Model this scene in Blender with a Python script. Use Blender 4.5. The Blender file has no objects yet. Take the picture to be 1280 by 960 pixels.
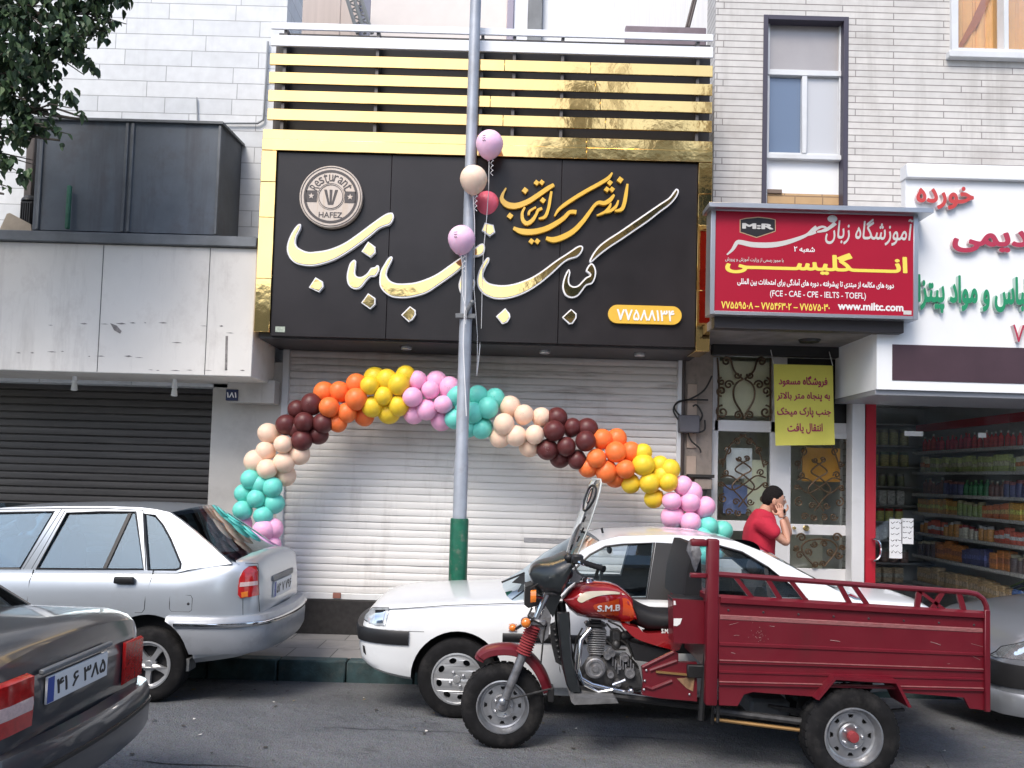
import bpy, bmesh, math, random
from mathutils import Vector, Matrix
from mathutils.geometry import tessellate_polygon
random.seed(11)
SC = bpy.context.scene
COL = SC.collection
R = math.radians
# ------------------------------------------------------------------ camera, sky, sun, exposure
F_PX, CX, CY = 1035.0, 640.0, 541.0          # focal length and principal point of the photograph (1280 x 960)
PITCH, ROLL, HCAM = R(3.0), R(1.6), 1.75
_F = Vector((0, math.cos(PITCH), math.sin(PITCH)))
_R0 = Vector((1, 0, 0)); _U0 = Vector((0, -math.sin(PITCH), math.cos(PITCH)))
_RT = _R0 * math.cos(ROLL) + _U0 * math.sin(ROLL)
_UP = _U0 * math.cos(ROLL) - _R0 * math.sin(ROLL)
cam = bpy.data.cameras.new('camera'); camo = bpy.data.objects.new('camera', cam); COL.objects.link(camo)
cam.sensor_width = 36; cam.lens = F_PX / 1280 * 36
cam.shift_y = (CY - 480) / 1280
cam.clip_start = .05; cam.clip_end = 500
camo.matrix_world = Matrix(((_RT.x, _UP.x, -_F.x, 0), (_RT.y, _UP.y, -_F.y, 0), (_RT.z, _UP.z, -_F.z, HCAM), (0, 0, 0, 1)))
SC.camera = camo
SUN_EL, SUN_AZ = R(50), R(205)               # sun high behind the camera, to the left, diffused
w = bpy.data.worlds.new('World'); SC.world = w; w.use_nodes = True
nt = w.node_tree; bg = nt.nodes['Background']
sky = nt.nodes.new('ShaderNodeTexSky'); sky.sky_type = 'NISHITA'; sky.sun_disc = False
sky.sun_elevation = SUN_EL; sky.sun_rotation = SUN_AZ; sky.dust_density = 2.2; sky.air_density = 1.0; sky.ozone_density = 1.3
nt.links.new(sky.outputs[0], bg.inputs[0]); bg.inputs[1].default_value = .15
sl = bpy.data.lights.new('sun', 'SUN'); sl.energy = 1.4; sl.angle = R(24); sl.color = (1, .925, .82)
so = bpy.data.objects.new('sun', sl); COL.objects.link(so)
_sd = Vector((math.sin(SUN_AZ) * math.cos(SUN_EL), math.cos(SUN_AZ) * math.cos(SUN_EL), math.sin(SUN_EL)))
so.rotation_euler = (-_sd).to_track_quat('-Z', 'Y').to_euler()
vs = SC.view_settings
vs.view_transform = 'Standard'; vs.look = 'None'; vs.gamma = 1; vs.exposure = .92; vs.use_curve_mapping = False

# ------------------------------------------------------------------ helpers
def P(px, py, Y):
    """the point at depth Y that the photograph shows at (px, py)"""
    d = _F + _RT * ((px - CX) / F_PX) + _UP * (-(py - CY) / F_PX)
    k = Y / d.y
    return Vector((d.x * k, Y, HCAM + d.z * k))
def XZ(px, py, Y):
    p = P(px, py, Y); return (p.x, p.z)
def RECT(x0, y0, x1, y1, Y):
    """world x0,x1,z0,z1 of an upright rectangle whose photo box is given"""
    mx, my = (x0 + x1) / 2, (y0 + y1) / 2
    return P(x0, my, Y).x, P(x1, my, Y).x, P(mx, y1, Y).z, P(mx, y0, Y).z
def S(n, Y): return n * Y / F_PX              # n photo pixels as metres at depth Y

class MB:
    def __init__(s): s.v = []; s.f = []; s.m = []
    def add(s, v, f, mi=0):
        b = len(s.v); s.v += [tuple(p) for p in v]
        for q in f: s.f.append([i + b for i in q]); s.m.append(mi)
        return s
    def bm_add(s, bm, mi=0):
        bm.verts.index_update()
        return s.add([v.co[:] for v in bm.verts], [[v.index for v in f.verts] for f in bm.faces], mi)
    def box(s, x0, x1, y0, y1, z0, z1, bev=0, mi=0, seg=1):
        bm = bmesh.new()
        vs_ = [bm.verts.new(c) for c in ((x0,y0,z0),(x1,y0,z0),(x1,y1,z0),(x0,y1,z0),(x0,y0,z1),(x1,y0,z1),(x1,y1,z1),(x0,y1,z1))]
        for q in ((3,2,1,0),(4,5,6,7),(0,1,5,4),(1,2,6,5),(2,3,7,6),(3,0,4,7)): bm.faces.new([vs_[i] for i in q])
        if bev: bmesh.ops.bevel(bm, geom=bm.edges[:], offset=bev, segments=seg, affect='EDGES', profile=.5)
        s.bm_add(bm, mi); bm.free(); return s
    def prism(s, poly, y0, y1, holes=(), mi=0, fn=None, side_mi=None, back_mi=None):
        """polygon(s) in (X,Z) made solid between y0 (front) and y1; fn(x,z,t) may bend it, t 0 front 1 back"""
        loops = [list(poly)] + [list(h) for h in holes]
        fn = fn or (lambda x, z, t: (x, y0 + (y1 - y0) * t, z))
        flat = [p for l in loops for p in l]
        tri = tessellate_polygon([[Vector((p[0], p[1], 0)) for p in l] for l in loops])
        n = len(flat)
        v = [fn(p[0], p[1], 0) for p in flat] + [fn(p[0], p[1], 1) for p in flat]
        s.add(v, [list(t) for t in tri] + [[i + n for i in reversed(t)] for t in tri], mi)
        if back_mi is not None: s.m[-len(tri):] = [back_mi] * len(tri)
        b = 0; sides = []
        for l in loops:
            k = len(l)
            for i in range(k): sides.append([b + i, b + (i + 1) % k, b + (i + 1) % k + n, b + i + n])
            b += k
        base = len(s.v) - 2 * n
        for q in sides: s.f.append([i + base for i in q]); s.m.append(mi if side_mi is None else side_mi)
        return s
    def tube(s, pts, r, n=8, closed=False, mi=0, caps=True):
        pts = [Vector(p) for p in pts]; k = len(pts)
        rs = r if isinstance(r, (list, tuple)) else [r] * k
        tang = []
        for i in range(k):
            a = pts[i - 1] if (i or closed) else pts[0]; b = pts[(i + 1) % k] if (i < k - 1 or closed) else pts[-1]
            t = (b - a); tang.append(t.normalized() if t.length > 1e-9 else Vector((1, 0, 0)))
        up = Vector((0, 0, 1)) if abs(tang[0].z) < .9 else Vector((0, 1, 0))
        nrm = (up - tang[0] * up.dot(tang[0])).normalized(); v = []
        for i in range(k):
            nrm = (nrm - tang[i] * nrm.dot(tang[i]))
            nrm = nrm.normalized() if nrm.length > 1e-6 else tang[i].orthogonal().normalized()
            bn = tang[i].cross(nrm)
            for j in range(n):
                a = 2 * math.pi * j / n
                v.append(pts[i] + (nrm * math.cos(a) + bn * math.sin(a)) * rs[i])
        f = []
        for i in range(k if closed else k - 1):
            for j in range(n):
                f.append([i * n + j, i * n + (j + 1) % n, ((i + 1) % k) * n + (j + 1) % n, ((i + 1) % k) * n + j])
        if caps and not closed: f += [list(range(n))[::-1], [(k - 1) * n + j for j in range(n)]]
        return s.add(v, f, mi)
    def lathe(s, prof, c, axis='y', n=32, mi=0, closed=False):
        """profile of (radius, along) turned about an axis through c"""
        c = Vector(c); v = []; f = []
        for (r, a) in prof:
            for j in range(n):
                t = 2 * math.pi * j / n; u, w_ = r * math.cos(t), r * math.sin(t)
                v.append(c + (Vector((u, a, w_)) if axis == 'y' else Vector((u, w_, a)) if axis == 'z' else Vector((a, u, w_))))
        k = len(prof)
        for i in range(k if closed else k - 1):
            for j in range(n):
                f.append([i * n + j, i * n + (j + 1) % n, ((i + 1) % k) * n + (j + 1) % n, ((i + 1) % k) * n + j])
        return s.add(v, f, mi)
    def ball(s, c, r, n=16, m=10, mi=0, mat3=None):
        r = r if isinstance(r, (tuple, list)) else (r, r, r); v = []; f = []
        c = Vector(c)
        for i in range(1, m):
            ph = math.pi * i / m
            for j in range(n):
                t = 2 * math.pi * j / n
                p = Vector((r[0] * math.sin(ph) * math.cos(t), r[1] * math.sin(ph) * math.sin(t), r[2] * math.cos(ph)))
                v.append(c + (mat3 @ p if mat3 else p))
        for i in range(m - 2):
            for j in range(n): f.append([i * n + j, (i + 1) * n + j, (i + 1) * n + (j + 1) % n, i * n + (j + 1) % n])
        a = Vector((0, 0, r[2])); b = Vector((0, 0, -r[2]))
        v += [c + (mat3 @ a if mat3 else a), c + (mat3 @ b if mat3 else b)]; k = (m - 1) * n
        for j in range(n):
            f.append([k, j, (j + 1) % n]); f.append([k + 1, (m - 2) * n + (j + 1) % n, (m - 2) * n + j])
        return s.add(v, f, mi)
    def loft(s, rings, caps=True, closed=True, mi=0):
        n = len(rings[0]); v = [p for r_ in rings for p in r_]; f = []
        for i in range(len(rings) - 1):
            for j in range(n if closed else n - 1):
                f.append([i * n + j, i * n + (j + 1) % n, (i + 1) * n + (j + 1) % n, (i + 1) * n + j])
        if caps: f += [list(range(n))[::-1], [(len(rings) - 1) * n + j for j in range(n)]]
        return s.add(v, f, mi)
    def puff(s, top, bot, yc, hw, nx=14, nr=16, mi=0, pw=.75):
        """rounded body: top and bot are lists of (X,Z) sharing x range; hw(t) half width"""
        x0 = max(top[0][0], bot[0][0]); x1 = min(top[-1][0], bot[-1][0]); rings = []
        for i in range(nx):
            t = .5 - .5 * math.cos(math.pi * i / (nx - 1)); x = x0 + (x1 - x0) * t
            zt, zb = lerp_pts(top, x), lerp_pts(bot, x); m_, h = (zt + zb) / 2, max((zt - zb) / 2, .001); wv = hw(t); ring = []
            for j in range(nr):
                a = 2 * math.pi * j / nr; ca, sa = math.cos(a), math.sin(a)
                ring.append((x, yc + wv * math.copysign(abs(sa) ** pw, sa), m_ + h * math.copysign(abs(ca) ** pw, ca)))
            rings.append(ring)
        return s.loft(rings, mi=mi)
    def build(s, name, mats, parent=None, origin=None, smooth=True, ang=38, fix=True):
        if not isinstance(mats, (list, tuple)): mats = [mats]
        root = parent
        while root is not None and root.parent is not None: root = root.parent
        o_ = Vector(origin) if origin is not None else (Vector(root['base']) if root is not None else Vector((0, 0, 0)))
        me = bpy.data.meshes.new(name)
        me.from_pydata([tuple(Vector(p) - o_) for p in s.v], [], s.f)
        for m_ in mats: me.materials.append(m_)
        me.polygons.foreach_set('material_index', s.m)
        if fix:
            bm = bmesh.new(); bm.from_mesh(me); bmesh.ops.recalc_face_normals(bm, faces=bm.faces); bm.to_mesh(me); bm.free()
        if smooth:
            me.polygons.foreach_set('use_smooth', [True] * len(me.polygons)); me.set_sharp_from_angle(angle=R(ang))
        me.update()
        o = bpy.data.objects.new(name, me); COL.objects.link(o)
        if parent is not None: o.parent = parent
        else:
            o.location = o_; o['base'] = tuple(o_)
        return o
def lerp_pts(pts, x):
    if x <= pts[0][0]: return pts[0][1]
    for a, b in zip(pts, pts[1:]):
        if x <= b[0]: return a[1] + (b[1] - a[1]) * (x - a[0]) / max(b[0] - a[0], 1e-9)
    return pts[-1][1]
def tag(o, label=None, cat=None, group=None, kind=None):
    if label: o['label'] = label
    if cat: o['category'] = cat
    if group: o['group'] = group
    if kind: o['kind'] = kind
    return o
def thing(name, label, cat, loc=(0, 0, 0), group=None):
    o = bpy.data.objects.new(name, None); COL.objects.link(o); o.location = loc; o['base'] = tuple(loc)
    o.empty_display_size = .1
    return tag(o, label, cat, group)
def copy_tree(o, parent=None):
    c = o.copy(); COL.objects.link(c)
    if parent is not None: c.parent = parent
    for ch in list(o.children): copy_tree(ch, c)
    return c
def spline(pts, k=6, closed=False):
    pts = [Vector(p) for p in pts]; n = len(pts); out = []
    for i in range(n if closed else n - 1):
        if closed: a, b, c, d = pts[i - 1], pts[i], pts[(i + 1) % n], pts[(i + 2) % n]
        else: a, b, c, d = pts[max(i - 1, 0)], pts[i], pts[i + 1], pts[min(i + 2, n - 1)]
        for j in range(k):
            t = j / k
            out.append(.5 * ((2 * b) + (c - a) * t + (2 * a - 5 * b + 4 * c - d) * t * t + (3 * b - a - 3 * c + d) * t ** 3))
    if not closed: out.append(pts[-1])
    return out
def arc(c, r, a0, a1, n): return [(c[0] + r * math.cos(R(a0 + (a1 - a0) * i / n)), c[1] + r * math.sin(R(a0 + (a1 - a0) * i / n))) for i in range(n + 1)]
def inset(poly, d):
    n = len(poly); A = sum(poly[i][0] * poly[(i + 1) % n][1] - poly[(i + 1) % n][0] * poly[i][1] for i in range(n)); sg = 1 if A > 0 else -1; out = []
    for i in range(n):
        a, b, c = Vector(poly[i - 1][:2]), Vector(poly[i][:2]), Vector(poly[(i + 1) % n][:2])
        t = (c - a); t = t.normalized() if t.length > 1e-9 else Vector((1, 0))
        out.append((b.x - sg * t.y * d, b.y + sg * t.x * d))
    return out
def stroke(pts, k=6):
    """outline of a pen stroke: pts are (x, y, width)"""
    sp = spline(pts, k); L = []; Rr = []
    for i, p in enumerate(sp):
        a, b = sp[max(i - 1, 0)], sp[min(i + 1, len(sp) - 1)]; t = Vector((b.x - a.x, b.y - a.y))
        t = t.normalized() if t.length > 1e-9 else Vector((1, 0)); h = max(p.z, 1) / 2
        L.append((p.x - t.y * h, p.y + t.x * h)); Rr.append((p.x + t.y * h, p.y - t.x * h))
    return L + Rr[::-1]

# ------------------------------------------------------------------ materials
def srgb(h):
    h = h.lstrip('#'); c = [int(h[i:i + 2], 16) / 255 for i in (0, 2, 4)]
    return tuple(x / 12.92 if x <= .04045 else ((x + .055) / 1.055) ** 2.4 for x in c)
def mat(name, col, rough=.5, metal=0, var=.0, vs_=4, bump=0, bs=60, coat=0, spec=.5, stretch=(1, 1, 1), dark=None, dscale=2.5, damt=.5, sheen=0, rvar=0, sub=0):
    m = bpy.data.materials.new(name); m.use_nodes = True; n = m.node_tree; b = n.nodes['Principled BSDF']; L = n.links.new
    b.inputs['Base Color'].default_value = (*col, 1); b.inputs['Roughness'].default_value = rough; b.inputs['Metallic'].default_value = metal
    b.inputs['Coat Weight'].default_value = coat; b.inputs['Coat Roughness'].default_value = .06; b.inputs['Specular IOR Level'].default_value = spec
    if sub: b.inputs['Subsurface Weight'].default_value = sub; b.inputs['Subsurface Radius'].default_value = (.03, .02, .015); 
    if var or bump or dark or rvar:
        tc = n.nodes.new('ShaderNodeTexCoord'); mp = n.nodes.new('ShaderNodeMapping'); mp.inputs['Scale'].default_value = stretch
        L(tc.outputs['Object'], mp.inputs[0])
    src = None
    if var:
        nz = n.nodes.new('ShaderNodeTexNoise'); nz.inputs['Scale'].default_value = vs_; nz.inputs['Detail'].default_value = 6; nz.inputs['Roughness'].default_value = .6
        L(mp.outputs[0], nz.inputs['Vector'])
        rp = n.nodes.new('ShaderNodeValToRGB'); rp.color_ramp.elements[0].position = .3; rp.color_ramp.elements[1].position = .7
        rp.color_ramp.elements[0].color = (*[c * (1 - var) for c in col], 1); rp.color_ramp.elements[1].color = (*[min(1, c * (1 + var)) for c in col], 1)
        L(nz.outputs['Fac'], rp.inputs[0]); src = rp.outputs[0]
    if dark:
        nz = n.nodes.new('ShaderNodeTexNoise'); nz.inputs['Scale'].default_value = dscale; nz.inputs['Detail'].default_value = 8; nz.inputs['Roughness'].default_value = .7
        L(mp.outputs[0], nz.inputs['Vector'])
        rp = n.nodes.new('ShaderNodeValToRGB'); rp.color_ramp.elements[0].position = .52; rp.color_ramp.elements[1].position = .74
        rp.color_ramp.elements[0].color = (0, 0, 0, 1); rp.color_ramp.elements[1].color = (damt, damt, damt, 1)
        L(nz.outputs['Fac'], rp.inputs[0]); mx = n.nodes.new('ShaderNodeMix'); mx.data_type = 'RGBA'
        L(rp.outputs[0], mx.inputs[0]); mx.inputs[7].default_value = (*dark, 1)
        if src: L(src, mx.inputs[6])
        else: mx.inputs[6].default_value = (*col, 1)
        src = mx.outputs[2]
    if src: L(src, b.inputs['Base Color'])
    if rvar:
        nz = n.nodes.new('ShaderNodeTexNoise'); nz.inputs['Scale'].default_value = vs_ * 2; nz.inputs['Detail'].default_value = 5; L(mp.outputs[0], nz.inputs['Vector'])
        mr = n.nodes.new('ShaderNodeMapRange'); mr.inputs[3].default_value = max(0, rough - rvar); mr.inputs[4].default_value = min(1, rough + rvar)
        L(nz.outputs['Fac'], mr.inputs[0]); L(mr.outputs[0], b.inputs['Roughness'])
    if bump:
        nz = n.nodes.new('ShaderNodeTexNoise'); nz.inputs['Scale'].default_value = bs; nz.inputs['Detail'].default_value = 5; L(mp.outputs[0], nz.inputs['Vector'])
        bp = n.nodes.new('ShaderNodeBump'); bp.inputs['Strength'].default_value = 1; bp.inputs['Distance'].default_value = bump
        L(nz.outputs['Fac'], bp.inputs['Height']); L(bp.outputs[0], b.inputs['Normal'])
    m['b'] = b.name
    return m
def glass(name, tint=(.8, .9, .92), ior=1.5, rough=0, boost=1.0, refl=(1, 1, 1)):
    m = bpy.data.materials.new(name); m.use_nodes = True; n = m.node_tree; L = n.links.new
    n.nodes.remove(n.nodes['Principled BSDF']); out = n.nodes['Material Output']
    tr = n.nodes.new('ShaderNodeBsdfTransparent'); tr.inputs[0].default_value = (*tint, 1)
    gl = n.nodes.new('ShaderNodeBsdfGlossy'); gl.inputs['Roughness'].default_value = rough; gl.inputs[0].default_value = (*refl, 1)
    fr = n.nodes.new('ShaderNodeFresnel'); fr.inputs[0].default_value = ior
    mm = n.nodes.new('ShaderNodeMath'); mm.operation = 'MULTIPLY'; mm.inputs[1].default_value = boost; mm.use_clamp = True
    mx = n.nodes.new('ShaderNodeMixShader'); L(fr.outputs[0], mm.inputs[0]); L(mm.outputs[0], mx.inputs[0]); L(tr.outputs[0], mx.inputs[1]); L(gl.outputs[0], mx.inputs[2])
    L(mx.outputs[0], out.inputs[0]); return m
def brickmat(name, c1, c2, mortar, bw, bh, msize, rough=.8, bump=.004, dark=None, damt=.5, dscale=1.2, offset=.5, seed=0, freq=2, stretchd=(1, 1, 1), colmix=None):
    """courses laid on an upright wall: brick pattern in object X,Z"""
    m = bpy.data.materials.new(name); m.use_nodes = True; n = m.node_tree; b = n.nodes['Principled BSDF']; L = n.links.new
    tc = n.nodes.new('ShaderNodeTexCoord'); sx = n.nodes.new('ShaderNodeSeparateXYZ'); cb = n.nodes.new('ShaderNodeCombineXYZ')
    L(tc.outputs['Object'], sx.inputs[0])
    ad = n.nodes.new('ShaderNodeMath'); ad.operation = 'ADD'; L(sx.outputs[0], ad.inputs[0]); L(sx.outputs[1], ad.inputs[1])
    L(ad.outputs[0], cb.inputs[0]); L(sx.outputs[2], cb.inputs[1])
    br = n.nodes.new('ShaderNodeTexBrick'); L(cb.outputs[0], br.inputs['Vector'])
    br.inputs['Scale'].default_value = 1; br.inputs['Brick Width'].default_value = bw; br.inputs['Row Height'].default_value = bh
    br.inputs['Mortar Size'].default_value = msize; br.inputs['Mortar Smooth'].default_value = .2; br.inputs['Bias'].default_value = 0
    br.inputs['Color1'].default_value = (*c1, 1); br.inputs['Color2'].default_value = (*c2, 1); br.inputs['Mortar'].default_value = (*mortar, 1)
    br.offset = offset; br.offset_frequency = freq; br.squash = 1.35; br.squash_frequency = 3
    nz = n.nodes.new('ShaderNodeTexNoise'); nz.inputs['Scale'].default_value = 9; nz.inputs['Detail'].default_value = 8; L(tc.outputs['Object'], nz.inputs['Vector'])
    mr = n.nodes.new('ShaderNodeMapRange'); mr.inputs[3].default_value = .82; mr.inputs[4].default_value = 1.12; L(nz.outputs['Fac'], mr.inputs[0])
    mu = n.nodes.new('ShaderNodeMix'); mu.data_type = 'RGBA'; mu.blend_type = 'MULTIPLY'; mu.inputs[0].default_value = 1
    L(br.outputs['Color'], mu.inputs[6]); L(mr.outputs[0], mu.inputs[7]); src = mu.outputs[2]
    if dark:
        mp = n.nodes.new('ShaderNodeMapping'); mp.inputs['Scale'].default_value = stretchd; L(tc.outputs['Object'], mp.inputs[0])
        n2 = n.nodes.new('ShaderNodeTexNoise'); n2.inputs['Scale'].default_value = dscale; n2.inputs['Detail'].default_value = 9; n2.inputs['Roughness'].default_value = .65; L(mp.outputs[0], n2.inputs['Vector'])
        rp = n.nodes.new('ShaderNodeValToRGB'); rp.color_ramp.elements[0].position = .5; rp.color_ramp.elements[1].position = .78
        rp.color_ramp.elements[0].color = (0, 0, 0, 1); rp.color_ramp.elements[1].color = (damt,) * 3 + (1,)
        L(n2.outputs['Fac'], rp.inputs[0]); mx = n.nodes.new('ShaderNodeMix'); mx.data_type = 'RGBA'; L(rp.outputs[0], mx.inputs[0]); L(src, mx.inputs[6]); mx.inputs[7].default_value = (*dark, 1); src = mx.outputs[2]
    L(src, b.inputs['Base Color']); b.inputs['Roughness'].default_value = rough
    bp = n.nodes.new('ShaderNodeBump'); bp.inputs['Distance'].default_value = bump; bp.invert = True
    L(br.outputs['Fac'], bp.inputs['Height']); L(bp.outputs[0], b.inputs['Normal'])
    return m

M = {}
M['asphalt'] = mat('asphalt', (.10, .107, .118), .82, var=.25, vs_=1.3, bump=.006, bs=140, dark=(.03, .032, .036), dscale=.9, damt=.75, rvar=.12)
M['asphalt_crack'] = mat('crack', (.016, .017, .019), .95)
M['concrete'] = mat('concrete', (.33, .32, .31), .85, var=.2, vs_=6, bump=.003, bs=90, dark=(.12, .11, .1), damt=.6)
M['kerb'] = mat('kerb_paint', (.03, .062, .068), .75, var=.45, vs_=7, bump=.004, bs=50, dark=(.11, .11, .1), damt=.55, dscale=5)
M['stone_dark'] = mat('dark_granite', (.03, .028, .028), .45, var=.3, vs_=20)
M['white_metal'] = mat('white_metal', (.72, .73, .73), .4, var=.05, dark=(.4, .38, .35), damt=.35, dscale=5)
M['white_panel'] = mat('white_panel', (.80, .82, .84), .35, var=.03, vs_=2)
M['alu'] = mat('aluminium', (.55, .57, .6), .35, metal=.85, var=.06)
M['alu_white'] = mat('aluminium_white', (.66, .68, .7), .4, var=.05, dark=(.4, .38, .35), damt=.3)
M['grey_metal'] = mat('grey_metal', (.16, .17, .18), .5, metal=.3, var=.25, vs_=3)
M['black'] = mat('black_plastic', (.012, .012, .013), .45, var=.2)
M['rubber'] = mat('rubber', (.011, .011, .012), .85, var=.35, vs_=14, bump=.001, bs=120, spec=.2, dark=(.05, .047, .043), dscale=7, damt=.5)
M['dark_int'] = mat('dark_interior', (.02, .02, .022), .8)
M['chrome'] = mat('chrome', (.72, .73, .75), .12, metal=1, var=.06, rvar=.06)
M['steel'] = mat('steel', (.5, .51, .53), .34, metal=.9, var=.15, vs_=12, rvar=.1, dark=(.2, .14, .1), damt=.4, dscale=9)

def street(m):
    """asphalt: stone speckle, worn lighter wheel paths, darker oil and tar patches"""
    n = m.node_tree; L = n.links.new; b = n.nodes['Principled BSDF']; tc = n.nodes.new('ShaderNodeTexCoord')
    def noise(sc, det=6, rough=.6, stretch=(1, 1, 1), lo=.3, hi=.7):
        mp = n.nodes.new('ShaderNodeMapping'); mp.inputs['Scale'].default_value = stretch; L(tc.outputs['Object'], mp.inputs[0])
        z = n.nodes.new('ShaderNodeTexNoise'); z.inputs['Scale'].default_value = sc; z.inputs['Detail'].default_value = det; z.inputs['Roughness'].default_value = rough; L(mp.outputs[0], z.inputs['Vector'])
        r = n.nodes.new('ShaderNodeMapRange'); r.inputs[1].default_value = lo; r.inputs[2].default_value = hi; L(z.outputs['Fac'], r.inputs[0]); return r.outputs[0]
    def mix(f, a, c, mode='MIX'):
        x = n.nodes.new('ShaderNodeMix'); x.data_type = 'RGBA'; x.blend_type = mode
        if isinstance(f, float): x.inputs[0].default_value = f
        else: L(f, x.inputs[0])
        for k, v in ((6, a), (7, c)):
            if isinstance(v, tuple): x.inputs[k].default_value = (*v, 1)
            else: L(v, x.inputs[k])
        return x.outputs[2]
    base = mix(noise(1.1, 8, .65), (.072, .082, .096), (.115, .127, .143))
    base = mix(noise(.55, 5, .5, (.25, 1.6, 1), .45, .7), base, (.125, .134, .148))
    vo = n.nodes.new('ShaderNodeTexVoronoi'); vo.inputs['Scale'].default_value = 95; L(tc.outputs['Object'], vo.inputs['Vector'])
    sp = mix(.5, base, vo.outputs['Color'], 'OVERLAY'); hs = n.nodes.new('ShaderNodeHueSaturation'); hs.inputs['Saturation'].default_value = .35; L(sp, hs.inputs['Color'])
    base = mix(.62, base, hs.outputs[0])
    base = mix(noise(2.3, 9, .72, (.6, 1, 1), .60, .70), base, (.04, .041, .045)); base = mix(noise(11, 6, .6, (1, 1, 1), .66, .74), base, (.05, .05, .052))
    L(base, b.inputs['Base Color']); L(noise(3, 6, .6, (1, 1, 1), .2, .9), b.inputs['Roughness'])
    rr_ = n.nodes.new('ShaderNodeMapRange'); rr_.inputs[3].default_value = .62; rr_.inputs[4].default_value = .95; L(noise(3.1, 6), rr_.inputs[0]); L(rr_.outputs[0], b.inputs['Roughness'])
    bp = n.nodes.new('ShaderNodeBump'); bp.inputs['Distance'].default_value = .007; L(vo.outputs['Distance'], bp.inputs['Height']); b2 = n.nodes.new('ShaderNodeBump'); b2.inputs['Distance'].default_value = .02; L(noise(4, 6), b2.inputs['Height']); L(bp.outputs[0], b2.inputs['Normal']); L(b2.outputs[0], b.inputs['Normal'])
street(M['asphalt'])

def streaks(m, col, amt, scale=3.0, stretch=(1.6, 1, .12), lo=.55, hi=.78, seed=0.0):
    """rain and dirt runs over an upright surface"""
    n = m.node_tree; L = n.links.new; b = n.nodes['Principled BSDF']; tc = n.nodes.new('ShaderNodeTexCoord'); mp = n.nodes.new('ShaderNodeMapping')
    mp.inputs['Scale'].default_value = stretch; mp.inputs['Location'].default_value = (seed, seed * .7, seed * 1.3); L(tc.outputs['Object'], mp.inputs[0])
    z = n.nodes.new('ShaderNodeTexNoise'); z.inputs['Scale'].default_value = scale; z.inputs['Detail'].default_value = 7; z.inputs['Roughness'].default_value = .7; L(mp.outputs[0], z.inputs['Vector'])
    r = n.nodes.new('ShaderNodeMapRange'); r.inputs[1].default_value = lo; r.inputs[2].default_value = hi; r.inputs[4].default_value = amt; L(z.outputs['Fac'], r.inputs[0])
    x = n.nodes.new('ShaderNodeMix'); x.data_type = 'RGBA'; L(r.outputs[0], x.inputs[0]); x.inputs[7].default_value = (*col, 1)
    li = b.inputs['Base Color'].links
    if li: L(li[0].from_socket, x.inputs[6])
    else: x.inputs[6].default_value = b.inputs['Base Color'].default_value
    L(x.outputs[2], b.inputs['Base Color'])
# ------------------------------------------------------------------ lettering
_T = {'ا': (0xFE8D, 2), 'آ': (0xFE81, 2), 'ب': (0xFE8F, 4), 'پ': (0xFB56, 4), 'ت': (0xFE95, 4), 'ج': (0xFE9D, 4), 'چ': (0xFB7A, 4), 'ح': (0xFEA1, 4), 'خ': (0xFEA5, 4),
      'د': (0xFEA9, 2), 'ر': (0xFEAD, 2), 'ز': (0xFEAF, 2), 'ژ': (0xFB8A, 2), 'س': (0xFEB1, 4), 'ش': (0xFEB5, 4), 'ع': (0xFEC9, 4), 'ف': (0xFED1, 4), 'ق': (0xFED5, 4),
      'ک': (0xFB8E, 4), 'گ': (0xFB92, 4), 'ل': (0xFEDD, 4), 'م': (0xFEE1, 4), 'ن': (0xFEE5, 4), 'و': (0xFEED, 2), 'ه': (0xFEE9, 4), 'ی': (0xFBFC, 4)}
def persian(s):
    """joined letter forms, in the left-to-right order a text curve draws"""
    s = s.replace('لا', '\u0001'); out = []
    def joins_next(c): return c == 'ـ' or (c in _T and _T[c][1] == 4)
    def joins_prev(c): return c in ('ـ', '\u0001') or c in _T
    for i, c in enumerate(s):
        pv = i > 0 and joins_next(s[i - 1]) and joins_prev(c)
        nx = i < len(s) - 1 and joins_next(c) and joins_prev(s[i + 1])
        if c == '\u0001': out.append(chr(0xFEFC if pv else 0xFEFB)); continue
        if c not in _T: out.append(c); continue
        b, n = _T[c]
        out.append(chr(b + (3 if pv and nx else 2 if nx else 1 if pv else 0)) if n == 4 else chr(b + (1 if pv else 0)))
    res = ''.join(reversed(out))
    import re
    return re.sub('[0-9۰-۹]+', lambda m_: m_.group(0)[::-1], res)
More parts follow.
